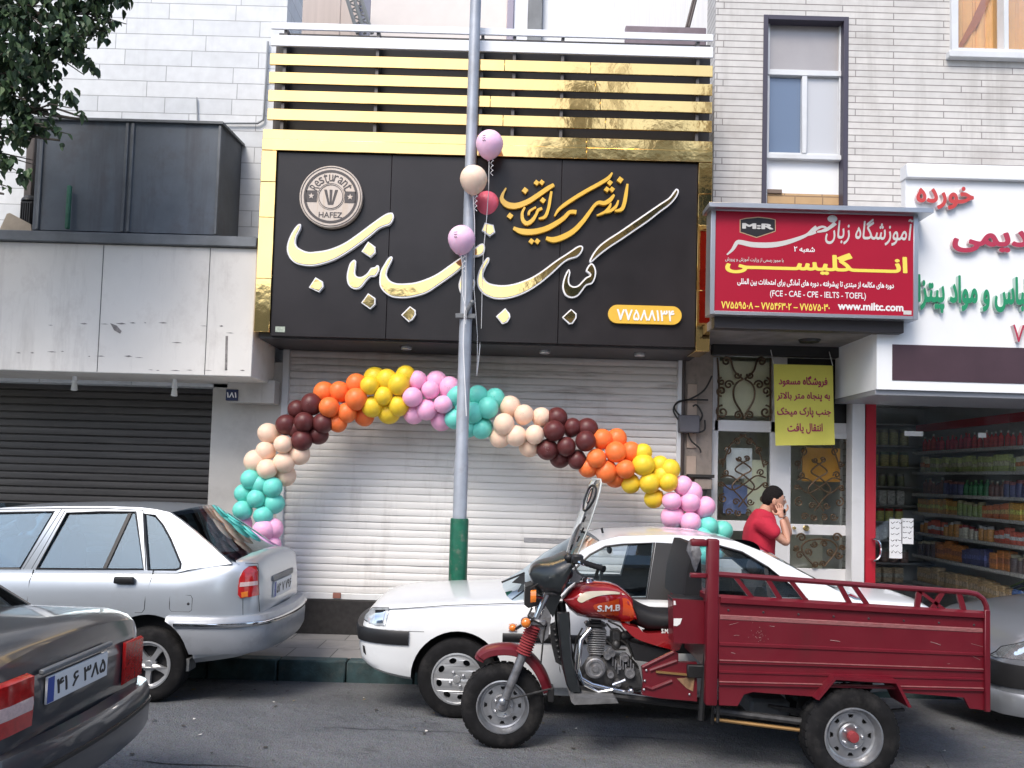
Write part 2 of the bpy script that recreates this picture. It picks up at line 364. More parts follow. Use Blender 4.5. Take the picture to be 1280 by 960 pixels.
def text_mesh(s, bold=0, shear=0, h=.024):
    """flat letters: outlines of the font filled by the distance to their edge, so that joined letters merge cleanly"""
    import numpy as np
    c = bpy.data.curves.new('lettering', 'FONT'); c.body = s; c.size = 1; c.shear = shear; c.resolution_u = 3;
    c.dimensions = '3D'; c.fill_mode = 'FULL'
    o = bpy.data.objects.new('lettering', c); COL.objects.link(o)
    dg = bpy.context.evaluated_depsgraph_get(); me = o.evaluated_get(dg).to_mesh()
    V_ = np.array([(p.co.x, p.co.y) for p in me.vertices]).reshape(-1, 2); E_ = np.array([tuple(e.vertices) for e in me.edges], dtype=int).reshape(-1, 2)
    o.evaluated_get(dg).to_mesh_clear(); bpy.data.objects.remove(o); bpy.data.curves.remove(c)
    if len(V_) == 0: return [], [], []
    A, B = V_[E_[:, 0]], V_[E_[:, 1]]; D = B - A; L2 = np.maximum((D ** 2).sum(1), 1e-12)
    mn, mx = V_.min(0) - bold - 2 * h, V_.max(0) + bold + 2 * h
    if (mx[0] - mn[0]) > 9: h = h * 1.25
    xs = np.arange(mn[0], mx[0] + h, h); ys = np.arange(mn[1], mx[1] + h, h)
    F = np.empty((len(xs), len(ys)))
    for i, x in enumerate(xs):
        sel = (np.minimum(A[:, 0], B[:, 0]) < x + .3) & (np.maximum(A[:, 0], B[:, 0]) > x - .3)
        a, d, l2, b = A[sel], D[sel], L2[sel], B[sel]
        if len(a) == 0: F[i] = -1; continue
        p = np.stack([np.full_like(ys, x), ys], 1)
        w_ = p[:, None] - a[None]; t = np.clip((w_ * d[None]).sum(2) / l2[None], 0, 1); ds = np.sqrt(((w_ - t[..., None] * d[None]) ** 2).sum(2)).min(1)
        # winding with a vertical ray (edges crossing this x)
        cr = (a[:, 0] <= x) != (b[:, 0] <= x); ac, bc = a[cr], b[cr]
        if len(ac): yc = ac[:, 1] + (x - ac[:, 0]) * (bc[:, 1] - ac[:, 1]) / (bc[:, 0] - ac[:, 0]); sg = np.where(bc[:, 0] > ac[:, 0], 1, -1); wn = ((yc[None] > ys[:, None]) * sg[None]).sum(1)
        else: wn = np.zeros(len(ys))
        F[i] = np.where(wn != 0, ds, -ds) + bold
    v, f, key = [], [], {}
    def vert(k, p):
        if k not in key: key[k] = len(v); v.append((float(p[0]), float(p[1])))
        return key[k]
    nx, ny = F.shape; ins_ = F > 0
    any_ = ins_[:-1, :-1] | ins_[1:, :-1] | ins_[:-1, 1:] | ins_[1:, 1:]
    for i, j in zip(*np.nonzero(any_)):
        cs = ((i, j), (i + 1, j), (i + 1, j + 1), (i, j + 1)); poly = []
        for q in range(4):
            n0, n1 = cs[q], cs[(q + 1) % 4]; f0, f1 = F[n0], F[n1]
            if f0 > 0: poly.append(vert(n0, (xs[n0[0]], ys[n0[1]])))
            if (f0 > 0) != (f1 > 0):
                t = f0 / (f0 - f1); k = (min(n0, n1), max(n0, n1)); poly.append(vert(k, (xs[n0[0]] + (xs[n1[0]] - xs[n0[0]]) * t, ys[n0[1]] + (ys[n1[1]] - ys[n0[1]]) * t)))
        if len(poly) > 2: f.append(poly)
    cnt = {}
    for q in f:
        for i in range(len(q)):
            a, b = q[i], q[(i + 1) % len(q)]; k = (min(a, b), max(a, b)); cnt.setdefault(k, []).append((a, b))
    return v, f, [e[0] for e in cnt.values() if len(e) == 1]
_TC = {}
def put_text(mb, s, x0, x1, z0, z1, y, depth=.004, bold=0, shear=0, mi=0, side_mi=None, fn=None, keep=False):
    """letters filling the box x0..x1, z0..z1; face at y-depth, back at y"""
    if any(c in _T for c in s): s = persian(s)
    k = (s, bold, shear)
    if k not in _TC: _TC[k] = text_mesh(s, bold, shear)
    v, f, ed = _TC[k]
    if not v: return
    ax, bx = min(p[0] for p in v), max(p[0] for p in v); az, bz = min(p[1] for p in v), max(p[1] for p in v)
    sx, sz = (x1 - x0) / (bx - ax), (z1 - z0) / (bz - az)
    if keep: sx = sz = min(sx, sz)
    cx, cz = (x0 + x1) / 2, (z0 + z1) / 2; mx, mz = (ax + bx) / 2, (az + bz) / 2
    q = [(cx + (p[0] - mx) * sx, cz + (p[1] - mz) * sz) for p in v]
    fn = fn or (lambda x, z, d: (x, y - d, z))
    n = len(q)
    mb.add([fn(a, b, depth) for a, b in q], f, mi)
    base = len(mb.v) - n
    if depth > .0005:
        mb.v += [tuple(fn(a, b, 0)) for a, b in q]
        for a, b in ed: mb.f.append([base + a, base + b, base + n + b, base + n + a]); mb.m.append(mi if side_mi is None else side_mi)
# ------------------------------------------------------------------ ground
mb = MB()
prof = [(-40, 0), (-12, .0), (6.3, 0), (6.9, -.06), (7.46, -.12)]
v = [(x, y, z) for (y, z) in prof for x in (-70, 70)]
mb.add(v, [[2*i, 2*i+1, 2*i+3, 2*i+2] for i in range(4)])
road = mb.build('road', M['asphalt'], fix=False, smooth=False); tag(road, kind='structure')
mb = MB(); x = -30.0; random.seed(3)
while x < 30:
    l = .62 + random.uniform(-.03, .03); dz = random.uniform(-.006, .006)
    mb.box(x, x + l - .012, 7.45 + random.uniform(-.006, .006), 7.61, -.2, .068 + dz, .012); x += l
kerb = mb.build('kerb', M['kerb']); tag(kerb, kind='structure')
mb = MB(); mb.add([(-70, 7.6, .06), (70, 7.6, .06), (70, 9.4, .06), (-70, 9.4, .06)], [[0, 1, 2, 3]])
M['pave'] = brickmat('paving', (.27, .26, .25), (.22, .215, .21), (.1, .1, .1), .4, .4, .006, .85, .003, dark=(.1, .09, .085), damt=.6, dscale=3)
_n = M['pave'].node_tree                                             # paving lies flat: use X,Y
for l in list(_n.links):
    if l.to_node.type == 'COMBXYZ': _n.links.remove(l)
_c = [n for n in _n.nodes if n.type == 'COMBXYZ'][0]; _s = [n for n in _n.nodes if n.type == 'SEPXYZ'][0]
_n.links.new(_s.outputs[0], _c.inputs[0]); _n.links.new(_s.outputs[1], _c.inputs[1])
tag(mb.build('pavement', M['pave'], fix=False, smooth=False), kind='structure')
# cracks in the asphalt, worn into the surface
mb = MB(); random.seed(8)
def crack(x0, y0, x1, y1, wd=.006):
    n = int(abs(x1 - x0) / .12) + 3; L = []
    for i in range(n + 1):
        t = i / n; L.append((x0 + (x1 - x0) * t + random.uniform(-.02, .02), y0 + (y1 - y0) * t + random.uniform(-.022, .022)))
    for a, b in zip(L, L[1:]):
        w_ = wd * random.uniform(.3, 1.2); mb.add([(a[0], a[1] - w_, .004), (b[0], b[1] - w_, .004), (b[0], b[1] + w_, .004), (a[0], a[1] + w_, .004)], [[0, 1, 2, 3]])
crack(-2.2, 5.0, .3, 4.85); crack(-1.2, 5.75, 1.2, 5.7, .004); crack(1.6, 4.6, 4.5, 4.5); crack(-1.0, 4.4, -.2, 5.0, .004); crack(2.6, 4.6, 2.9, 5.6, .003)
tag(mb.build('road_cracks', M['asphalt_crack'], fix=False, smooth=False), kind='structure')

# ------------------------------------------------------------------ left building: stone courses, canopy, dark shutter
M['stone_tile'] = brickmat('stone_tiles', (.66, .69, .72), (.74, .765, .785), (.34, .35, .37), .72, .173, .0035, .55, .004, dark=(.46, .47, .49), damt=.6, dscale=.7, offset=.37, stretchd=(1, 1, 1.2))
M['canopy'] = mat('canopy_panel', (.72, .69, .645), .55, var=.06, vs_=1.6, dark=(.33, .28, .25), dscale=3.2, damt=.35, stretch=(1, 1, .8))
M['soffit'] = mat('soffit', (.10, .10, .10), .8, var=.2)
M['jamb'] = mat('plaster_grey', (.52, .505, .48), .8, var=.08, vs_=3, dark=(.25, .23, .22), damt=.35)
M['shutter_dark'] = mat('shutter_brown', (.046, .043, .042), .5, metal=.15, var=.3, vs_=3, stretch=(.4, 1, 8), dark=(.16, .15, .14), damt=.4)
M['sheet'] = mat('sheet_metal', (.13, .15, .175), .6, metal=.1, var=.25, vs_=1.4, dark=(.09, .062, .05), dscale=1.6, damt=.65)
M['gold'] = mat('gold_mirror', (.90, .62, .24), .07, metal=1, var=.05, vs_=3, bump=.0014, bs=7, rvar=.05)
M['gold_paint'] = mat('gold_acrylic', (.78, .47, .06), .3, var=.05, coat=.4)
M['white_ac'] = mat('white_acrylic', (.82, .82, .83), .3)
M['signblack'] = mat('composite_black', (.021, .018, .019), .3, var=.3, vs_=1.2, spec=.3)
YF = 8.7
streaks(M['stone_tile'], (.42, .43, .44), .45, 2.2); streaks(M['canopy'], (.36, .33, .30), .45, 2.6, (1.8, 1, .22), .54, .76, 3); streaks(M['jamb'], (.2, .19, .18), .5, 3, seed=5); streaks(M['sheet'], (.07, .055, .05), .6, 2.5, (2, 1, .2), .5, .75, 8)
bld = thing('stone_building', 'stone clad building with white canopy and a closed dark brown shutter', 'building', (-5, 8.7, 0))
xr = P(359, 15, YF).x
mb = MB(); mb.box(-12, xr, YF, 9.3, 2.6, 10.5); mb.build('stone_wall', M['stone_tile'], bld)
xc0, xc1 = -12, P(318, 390, 7.95).x; zc0, zc1 = P(160, 467, 7.95).z, P(160, 306, 7.95).z
mb = MB(); mb.box(xc0, xc1, 7.95, YF, zc0, zc1, .008); mb.build('canopy', M['canopy'], bld)
for px in (259, 125):
    X = P(px, 390, 7.95).x; mb = MB(); mb.box(X, X + .006, 7.947, 7.96, zc0 + .01, zc1 - .01); mb.build('panel_joint', M['soffit'], bld)
M['scrape'] = mat('old_glue', (.23, .21, .2), .9, var=.4, vs_=30)
mb = MB(); random.seed(5)                                            # torn remains of an old sign on the canopy
for (x0, x1, y) in ((100, 212, 404), (250, 285, 408), (20, 90, 440), (110, 125, 445), (155, 170, 446), (185, 300, 462), (60, 70, 407), (282, 286, 415), (214, 218, 428)):
    x = x0
    while x < x1:
        l = random.uniform(3, 14); p = P(x, y + random.uniform(-1, 1), 7.95); h = random.uniform(.003, .009)
        pts = [(p.x, p.z), (p.x + S(l, 8) * .5, p.z - h), (p.x + S(l, 8), p.z - .002), (p.x + S(l, 8) * .6, p.z + h)]
        mb.prism(pts, 7.9485, 7.951); x += l + random.uniform(2, 16)
pp = [(138, 404), (146, 407), (152, 414), (150, 417), (143, 413)]; mb.prism([XZ(a, b, 7.95) for a, b in pp], 7.946, 7.951)
mb.prism([XZ(a, b, 7.95) for a, b in [(282, 420), (285, 420), (284, 463), (281, 463)]], 7.9485, 7.951)
mb.build('torn_sign_remains', M['scrape'], bld)
zl = P(160, 292, 7.92).z
mb = MB(); mb.box(xc0, xc1 + .005, 7.9, YF, zc1 + .002, zl, .006); mb.build('canopy_ledge', M['grey_metal'], bld)
xs = P(271, 560, 8.9).x
mb = MB(); z = .06
while z < zc0 + .3:
    mb.loft([[(X, 8.925, z), (X, 8.9, z + .006), (X, 8.898, z + .04), (X, 8.903, z + .068), (X, 8.925, z + .074), (X, 8.925, z + .0802)] for X in (-12, xs + .05)], closed=False, caps=False); z += .08
mb.build('dark_roller_shutter', M['shutter_dark'], bld, ang=25)
xj1 = P(352, 600, YF).x
mb = MB(); mb.box(xs, xj1, YF, 9.2, .06, zc0 + .25, .006); mb.build('jamb', M['jamb'], bld)
a = RECT(281, 475, 345, 504, 8.55)
mb = MB(); mb.box(a[0] + .04, a[1], 8.5, YF - .002, a[2], a[3], .006); mb.build('duct_box', M['jamb'], bld)
mb = MB(); mb.box(-12, xj1, 8.702, 9.2, zc0 + .25, 2.62); mb.box(-12, xs, 8.93, 9.2, .06, 2.6); mb.build('inner_wall', M['soffit'], bld)
# cable in the corner of the stone wall
mb = MB(); mb.tube([P(335, 52, 8.67), P(333, 90, 8.67), P(329, 150, 8.67), P(322, 154, 8.67), P(280, 154, 8.67)], .012, 6)
mb.tube([P(246, 122, 8.68), P(247, 150, 8.68)], .008, 6)
tag(mb.build('wall_cable', mat('cable_grey', (.33, .35, .37), .6), origin=P(335, 100, 8.67)), 'thin grey cable running down the edge of the stone wall', 'cable')
# sheet metal enclosure on the canopy
hut = thing('metal_enclosure', 'dark sheet metal enclosure with lean to roof standing on the canopy', 'metal box', P(160, 292, 8.1))
hz = P(160, 292, 8.1).z
A_ = [P(45, 152, 8.05), P(265, 150, 8.05), P(275, 158, 8.05)]
hx0, hx1 = P(44, 220, 8.05).x, P(273, 220, 8.05).x; zt = P(160, 153, 8.05).z; zb_ = P(312, 183, 8.69).z
mb = MB(); mb.add([(hx0, 8.05, hz), (hx1, 8.05, hz), (hx1, 8.69, hz), (hx0, 8.69, hz), (hx0, 8.05, zt), (hx1, 8.05, zt), (hx1, 8.69, zb_), (hx0, 8.69, zb_)],
                  [[0, 1, 5, 4], [1, 2, 6, 5], [2, 3, 7, 6], [3, 0, 4, 7], [0, 3, 2, 1], [4, 5, 6, 7]]); mb.build('sheet_wall', M['sheet'], hut, smooth=False)
mb = MB(); zz = .025
mb.add([(hx0 - .03, 8.02, zt), (hx1 + .03, 8.02, zt), (hx1 + .03, 8.69, zb_), (hx0 - .03, 8.69, zb_), (hx0 - .03, 8.02, zt + zz), (hx1 + .03, 8.02, zt + zz), (hx1 + .03, 8.69, zb_ + zz), (hx0 - .03, 8.69, zb_ + zz)],
       [[0, 1, 5, 4], [1, 2, 6, 5], [2, 3, 7, 6], [3, 0, 4, 7], [3, 2, 1, 0], [4, 5, 6, 7]]); mb.build('sheet_roof', M['grey_metal'], hut, smooth=False)
for px in (155, 162, 49):
    X = P(px, 220, 8.05).x; mb = MB(); mb.box(X, X + .03, 8.03, 8.05, hz, zt - .01, .004); mb.build('corner_rib', M['grey_metal'], hut)
mb = MB(); mb.box(hx1 - .015, hx1 + .012, 8.032, 8.06, hz, zt - .01, .004); mb.build('corner_rib', M['grey_metal'], hut)
mb = MB(); mb.box(P(83, 260, 8).x, P(88, 260, 8).x, 7.98, 8.02, hz, P(86, 232, 8).z, .008); tag(mb.build('green_stake', mat('green_paint', (.05, .16, .1), .6, var=.3, vs_=9), origin=P(86, 290, 8)), 'short green painted stake standing against the dark metal enclosure', 'stake')
pl = [(0, 290), (10, 268), (14, 267), (40, 281), (41, 290)]
mb = MB(); mb.prism([XZ(a, b, 8.12) for a, b in pl], 8.1, 8.14); tag(mb.build('wooden_board', mat('plywood', (.42, .35, .27), .7, var=.15, vs_=8), origin=P(20, 290, 8.1)), 'beige wooden board leaning on the canopy ledge beside the enclosure', 'board')
bn = thing('black_bin', 'small black slatted bin with a domed lid on the canopy ledge', 'bin', P(36, 290, 8.25))
q = RECT(28, 252, 43, 290, 8.25)
mb = MB(); mb.box(q[0], q[1], 8.2, 8.32, q[2], q[3], .01)
for i in range(5): mb.box(q[0] + .01 + i * .022, q[0] + .02 + i * .022, 8.19, 8.2, q[2] + .02, q[3] - .03)
mb.build('bin_body', M['black'], bn)
mb = MB(); mb.lathe([(.001, .07), (.04, .06), (.075, .02), (.08, 0), (.001, 0)], ((q[0] + q[1]) / 2, 8.26, q[3]), 'z', 16); mb.build('lid', M['black'], bn)
q = RECT(34, 172, 44, 292, 8.4); mb = MB(); mb.box(q[0], q[1], 8.34, 8.6, q[2], q[3], .01); tag(mb.build('corrugated_sheet', mat('brownsheet', (.12, .1, .09), .6, var=.3), origin=(q[0], 8.4, q[2])), 'narrow brown metal sheet upright behind the black bin', 'metal sheet')
# bulbs under the canopy, house number
for px, py in ((93, 482), (218, 489)):
    c = P(px, py, 8.35)
    l = thing('lamp_bulb', ('white lamp under the canopy over the dark shutter, nearer the left edge' if px < 150 else 'white lamp under the canopy over the dark shutter, nearer the balloon arch'), 'lamp', (c.x, c.y, zc0), 'lamps under the white canopy')
    mb = MB(); mb.lathe([(.001, zc0 - c.z), (.022, zc0 - c.z), (.022, .05), (.03, .045), (.03, .03), (.001, .03)], c, 'z', 14); mb.build('lamp_holder', M['white_panel'], l)
    mb = MB(); mb.lathe([(.02, .03), (.028, 0), (.030, -.03), (.034, -.042), (.024, -.052), (.001, -.054)], c, 'z', 16); mb.build('bulb', mat('bulb_white', (.75, .76, .74), .3), l)
q = RECT(283, 487, 298, 501, 8.5)
hn = thing('number_plate', 'small dark blue house number plate on the grey box beside shutter', 'number plate', (q[0], 8.5, q[2]))
mb = MB(); mb.box(q[0], q[1], 8.478, 8.498, q[2], q[3], .004); mb.build('plate', mat('enamel_blue', (.02, .03, .09), .3), hn)
mb = MB(); put_text(mb, '۱۸۱', q[0] + .012, q[1] - .012, q[2] + .03, q[3] - .03, 8.478, .003, .02); mb.build('numerals', M['white_ac'], hn)

# ------------------------------------------------------------------ kebab shop
shop = thing('kebab_shop', 'narrow shop with closed white roller shutter under a black and gold sign', 'shop', (0, 8.7, .06))
Ys = 7.93
zs0, zs1 = P(605, 427, Ys).z, P(605, 195, Ys).z
xs0, xs1 = P(342, 310, Ys).x, P(871, 310, Ys).x
xg0, xg1 = P(323, 310, Ys).x, P(888, 310, Ys).x
ztop = P(605, 36, 7.95).z
mb = MB(); mb.box(xj1, xg1, 9.0, 9.4, .06, ztop - .05); mb.box(xg0 + .02, xg1 - .02, 8.15, 8.98, zs0 + .25, ztop - .05); mb.build('wall', mat('brown_wall', (.07, .06, .058), .7, var=.15), shop)
mb = MB(); mb.box(xg0 + .02, xg1 - .02, 7.99, YF + .02, zs0 - .02, zs0 + .08, .005); mb.build('soffit', mat('soffit_panel', (.045, .042, .045), .5, var=.2), shop)
for px in (508, 681, 800):
    c = P(px, 430, 8.25); mb = MB(); mb.lathe([(.001, -.03), (.05, -.03), (.055, -.024), (.055, 0), (.001, 0)], (c.x, 8.25, zs0 - .022), 'z', 20); mb.build('downlight', M['alu'], shop)
# shutter
M['shutter'] = mat('shutter_white', (.81, .795, .775), .42, var=.05, vs_=2, stretch=(.5, 1, 6), dark=(.30, .27, .245), dscale=1.6, damt=.75)
_b = M['shutter'].node_tree                                          # dust lies thicker on the upper slats
mxn = [n for n in _b.nodes if n.type == 'MIX'][0]; lk = mxn.inputs[0].links[0]; srcf = lk.from_socket
tcn = [n for n in _b.nodes if n.type == 'TEX_COORD'][0]; sp = _b.nodes.new('ShaderNodeSeparateXYZ'); _b.links.new(tcn.outputs['Object'], sp.inputs[0])
mr = _b.nodes.new('ShaderNodeMapRange'); mr.inputs[1].default_value = 1.5; mr.inputs[2].default_value = 2.75; mr.inputs[3].default_value = .25; mr.inputs[4].default_value = 1.3
_b.links.new(sp.outputs[2], mr.inputs[0]); mu = _b.nodes.new('ShaderNodeMath'); mu.operation = 'MULTIPLY'; mu.use_clamp = True
_b.links.new(srcf, mu.inputs[0]); _b.links.new(mr.outputs[0], mu.inputs[1])
ad = _b.nodes.new('ShaderNodeMath'); ad.operation = 'ADD'; ad.use_clamp = True; m2 = _b.nodes.new('ShaderNodeMapRange'); m2.inputs[1].default_value = 1.75; m2.inputs[2].default_value = 2.8; m2.inputs[3].default_value = 0; m2.inputs[4].default_value = .42
_b.links.new(sp.outputs[2], m2.inputs[0]); _b.links.new(mu.outputs[0], ad.inputs[0]); _b.links.new(m2.outputs[0], ad.inputs[1]); _b.links.new(ad.outputs[0], mxn.inputs[0])
streaks(M['shutter'], (.36, .33, .30), .5, 2.4, (1.5, 1, .3), .52, .78, 2); streaks(M['shutter'], (.25, .24, .23), .55, 9, (1, 1, 1), .66, .8, 6)
xw0, xw1 = P(355, 600, 8.72).x, P(846, 600, 8.72).x; zw0 = P(420, 748, 8.72).z
sh = None; mb = MB(); z = zw0 + .06; random.seed(2)
while z < zs0 + .3:
    j0 = random.uniform(-.003, .003); st_x = [xw0 + (xw1 - xw0) * k / 14 for k in range(15)]; jj = [j0 + random.gauss(0, .0026) for _ in st_x]; dz_ = [random.gauss(0, .0014) for _ in st_x]
    mb.loft([[(X, 8.732, z), (X, 8.7185 + j, z + .003 + d), (X, 8.7155 + j, z + .018 + d), (X, 8.7145 + j, z + .036 + d), (X, 8.716 + j, z + .056 + d), (X, 8.7195 + j, z + .067 + d), (X, 8.732, z + .070 + d), (X, 8.732, z + .0746)] for X, j, d in zip(st_x, jj, dz_)], closed=False, caps=False); z += .0745
sh = mb.build('white_roller_shutter', M['shutter'], shop, ang=20)
mb = MB(); mb.box(xw0, xw1, 8.7, 8.76, zw0 - .01, zw0 + .058, .008); mb.build('bottom_rail', M['white_metal'], sh)
for px in (421, 700):
    q = RECT(px - 5, 741, px + 5, 748, 8.69); mb = MB(); mb.box(q[0], q[1], 8.685, 8.7, q[2], q[3], .004); mb.build('lock_plate', mat('lock_rust', (.28, .12, .09), .6), sh)
mb = MB(); mb.box(P(655, 670, 8.7).x, P(735, 670, 8.7).x, 8.707, 8.712, P(690, 679, 8.7).z, P(690, 673, 8.7).z); mb.build('scuff_strip', mat('scuff', (.32, .32, .33), .7, var=.3, vs_=20, stretch=(1, 1, 6)), sh)
for x0, x1 in ((xw0 - .055, xw0 + .015), (xw1 - .015, xw1 + .04)):
    mb = MB(); mb.box(x0, x1, 8.68, 8.8, .06, zs0 + .1, .005); mb.build('guide_rail', M['alu_white'], shop)
mb = MB(); mb.box(xw0 + .016, xw1 - .016, 8.69, 9.0, .06, zw0 - .012, .006); mb.build('granite_step', M['stone_dark'], shop)
xp1 = P(891, 560, YF).x
M['pillar'] = mat('dirty_plaster', (.27, .23, .2), .85, var=.25, vs_=5, dark=(.07, .06, .055), damt=.8, dscale=5)
mb = MB(); mb.box(xw1 + .042, xp1 - .002, 8.72, 9.2, .06, zs0 + .2, .004); mb.build('pillar', M['pillar'], shop)
mb = MB(); q = RECT(859, 480, 871, 560, 8.7); mb.box(q[0], q[1], 8.705, 8.718, q[2], q[3], .002); q = RECT(858, 570, 870, 640, 8.7); mb.box(q[0], q[1], 8.705, 8.718, q[2] - .6, q[3], .002); mb.build('render_patch', mat('pink_render', (.42, .33, .27), .8, var=.15), shop)
# slatted crown
slt = thing('slatted_screen', 'gold and white horizontal slat screen above the black shop sign', 'slat screen', (0, 8.1, zs1))
mb = MB(); mb.box(xg0 + .06, xg1 + .01, 8.1, 8.149, zs1 - .05, ztop - .02); mb.build('backing_panel', mat('backing_dark', (.020, .018, .019), .5, var=.15, vs_=2), slt)
xl0, xl1 = P(336, 100, 7.95).x, P(891, 100, 7.95).x
for px in (355, 470, 600, 640, 700, 868):
    X = P(px, 110, 8.05).x; mb = MB(); mb.box(X, X + .03, 7.976, 8.1, zs1 - .02, ztop - .03); mb.build('mounting_post', mat('post_dark', (.09, .085, .085), .5, metal=.3), slt)
M['slat_white'] = mat('slat_white', (.82, .84, .88), .25, coat=.3)
for i, (y0, y1, k) in enumerate(((34.5, 43, 'slat_white'), (50.5, 64, 'slat_white'), (74, 88, 'gold'), (97, 111, 'gold'), (119.5, 133.5, 'gold'), (143, 157, 'gold'))):
    a, b = P(605, y1, 7.95).z, P(605, y0, 7.95).z
    mb = MB()
    segs = [xl0, xl0 + (xl1 - xl0) * (.47 + .03 * (i % 3)), xl0 + (xl1 - xl0) * (.70 + .012 * i), xl1] if k == 'gold' else [xl0, xl1]
    for s0, s1 in zip(segs, segs[1:]): mb.box(s0 + .001, s1 - .001, 7.95 + random.uniform(-.002, .002), 7.974, a, b, .003)
    mb.build('slat', M[k], slt)
a, b, c_ = P(605, 195, 7.9).z, P(605, 181, 7.9).z, P(605, 168.5, 7.9).z
for z0, z1, yy in ((a, b - .002, 7.895), (b, c_, 7.905)):
    mb = MB(); sg = [xg0, xg0 + (xg1 - xg0) * .5, xg0 + (xg1 - xg0) * .72, xg1]
    for s0, s1 in zip(sg, sg[1:]): mb.box(s0 + .001, s1 - .001, yy, 8.09, z0, z1, .003)
    mb.build('header_band', M['gold'], slt)
# sign
sgn = thing('restaurant_sign', 'big black sign with mirrored calligraphy, round emblem and gold side borders', 'shop sign', (0, 7.93, zs0))
mb = MB(); sg = [xs0 + .001, P(486, 310, Ys).x, P(700, 310, Ys).x, xs1 - .001]
for s0, s1 in zip(sg, sg[1:]): mb.box(s0 + .0015, s1 - .0015, Ys, 7.985, zs0, a - .003, .003)
panel = mb.build('black_panel', M['signblack'], sgn)
for i, (x0, x1) in enumerate(((xg0, xs0), (xs1, xg1))):
    mb = MB(); zz = [zs0 + (.03 if i == 0 else -.04), zs0 + .55, zs0 + 1.15, zs0 + 1.5, a - .003]
    for z0, z1 in zip(zz, zz[1:]): mb.box(x0, x1, 7.90 + random.uniform(-.003, .003), 8.3, z0 + .001, z1 - .001, .003)
    mb.build('gold_border', M['gold'], sgn)
def Z1(pts, ox, oy, sc): return [(ox + x / sc, oy + y / sc) for x, y in pts]
big = []
big.append(Z1([(155,180),(130,185),(95,230),(65,290),(50,350),(55,400),(80,445),(120,475),(180,490),(240,493),(310,480),(400,450),(500,395),(600,325),(680,265),(740,215),(785,195),(825,180),(850,140),(850,105),(830,92),(780,110),(700,165),(600,240),(500,310),(420,350),(340,375),(270,385),(210,388),(160,370),(125,345),(115,310),(125,265),(150,215)], 350, 250, 6))
for d in ([(660,310),(715,350),(715,395),(675,428),(610,385)], [(265,578),(320,610),(325,650),(290,690),(215,655)], [(660,698),(715,735),(715,780),(675,818),(608,770)]): big.append(Z1(d, 350, 250, 6))
big.append(Z1([(550,448),(520,480),(500,560),(505,620),(530,655),(570,668),(610,650),(650,600),(680,575),(715,570),(740,530),(742,495),(725,488),(710,502),(680,510),(650,550),(610,575),(575,570),(562,540),(568,490),(568,455)], 350, 250, 6))
big.append(Z1([(235,162),(205,175),(165,235),(125,310),(112,400),(120,465),(160,520),(230,565),(310,578),(400,575),(500,555),(600,520),(720,440),(820,370),(900,310),(950,260),(1000,190),(1060,165),(1110,160),(1155,130),(1170,80),(1160,40),(1130,35),(1090,60),(1020,110),(900,190),(800,260),(700,330),(600,380),(480,420),(380,432),(290,432),(230,410),(200,380),(185,340),(200,280),(230,220),(245,180)], 460, 300, 8))
big.append(Z1([(418,660),(475,700),(478,745),(445,795),(405,818),(330,748)], 460, 300, 8))
big.append(Z1([(945,320),(915,400),(905,460),(920,520),(950,548),(1000,545),(1050,500),(1070,440),(1068,400),(1045,395),(1035,430),(1010,470),(980,480),(968,450),(965,400),(965,340)], 460, 300, 8))
big.append([(606, 278), (617, 281), (619, 290), (612, 295), (602, 288)])
big.append(Z1([(265,268),(245,270),(215,310),(185,370),(168,440),(175,500),(210,550),(260,580),(320,598),(400,597),(490,575),(580,535),(680,470),(780,385),(860,310),(910,280),(970,262),(1005,225),(1018,190),(1005,172),(970,178),(900,225),(800,290),(720,350),(640,405),(560,445),(470,475),(390,488),(310,483),(255,465),(225,430),(220,395),(240,340),(265,295)], 570, 280, 6.4))
big.append(Z1([(393,672),(430,715),(435,745),(410,785),(370,800),(320,738)], 570, 280, 6.4))
big.append(Z1([(905,360),(885,380),(860,440),(850,500),(860,545),(885,578),(930,590),(975,575),(1010,535),(1045,490),(1090,475),(1115,430),(1122,380),(1110,335),(1085,312),(1060,330),(1040,365),(1045,380),(1065,395),(1070,410),(1040,425),(1010,455),(975,490),(940,497),(912,480),(905,440),(915,390)], 570, 280, 6.4))
big.append(Z1([(920,678),(965,715),(965,750),(935,795),(905,800),(848,745)], 570, 280, 6.4))
big.append(Z1([(760,82),(745,75),(728,95),(700,130),(640,170),(560,225),(480,280),(400,335),(330,380),(280,420),(245,465),(225,505),(230,517),(245,510),(290,470),(350,425),(420,380),(500,325),(580,270),(650,215),(710,170),(745,130),(760,100)], 690, 220, 4.8))
for poly in big:
    w_ = [XZ(x, y, 7.88) for x, y in poly]
    sp = [(p.x, p.y) for p in spline([(a_[0], a_[1], 0) for a_ in w_], 3 if len(w_) > 8 else 4, True)] if len(w_) > 8 else w_
    let = MB(); let.prism(sp, 7.885, 7.9285); lo = let.build('white_letter_rim', M['white_ac'], sgn, smooth=False)
    ins = inset(sp, .015)
    f_ = MB(); f_.prism(ins, 7.880, 7.8865); f_.build('gold_letter_face', M['gold'], lo, smooth=False)
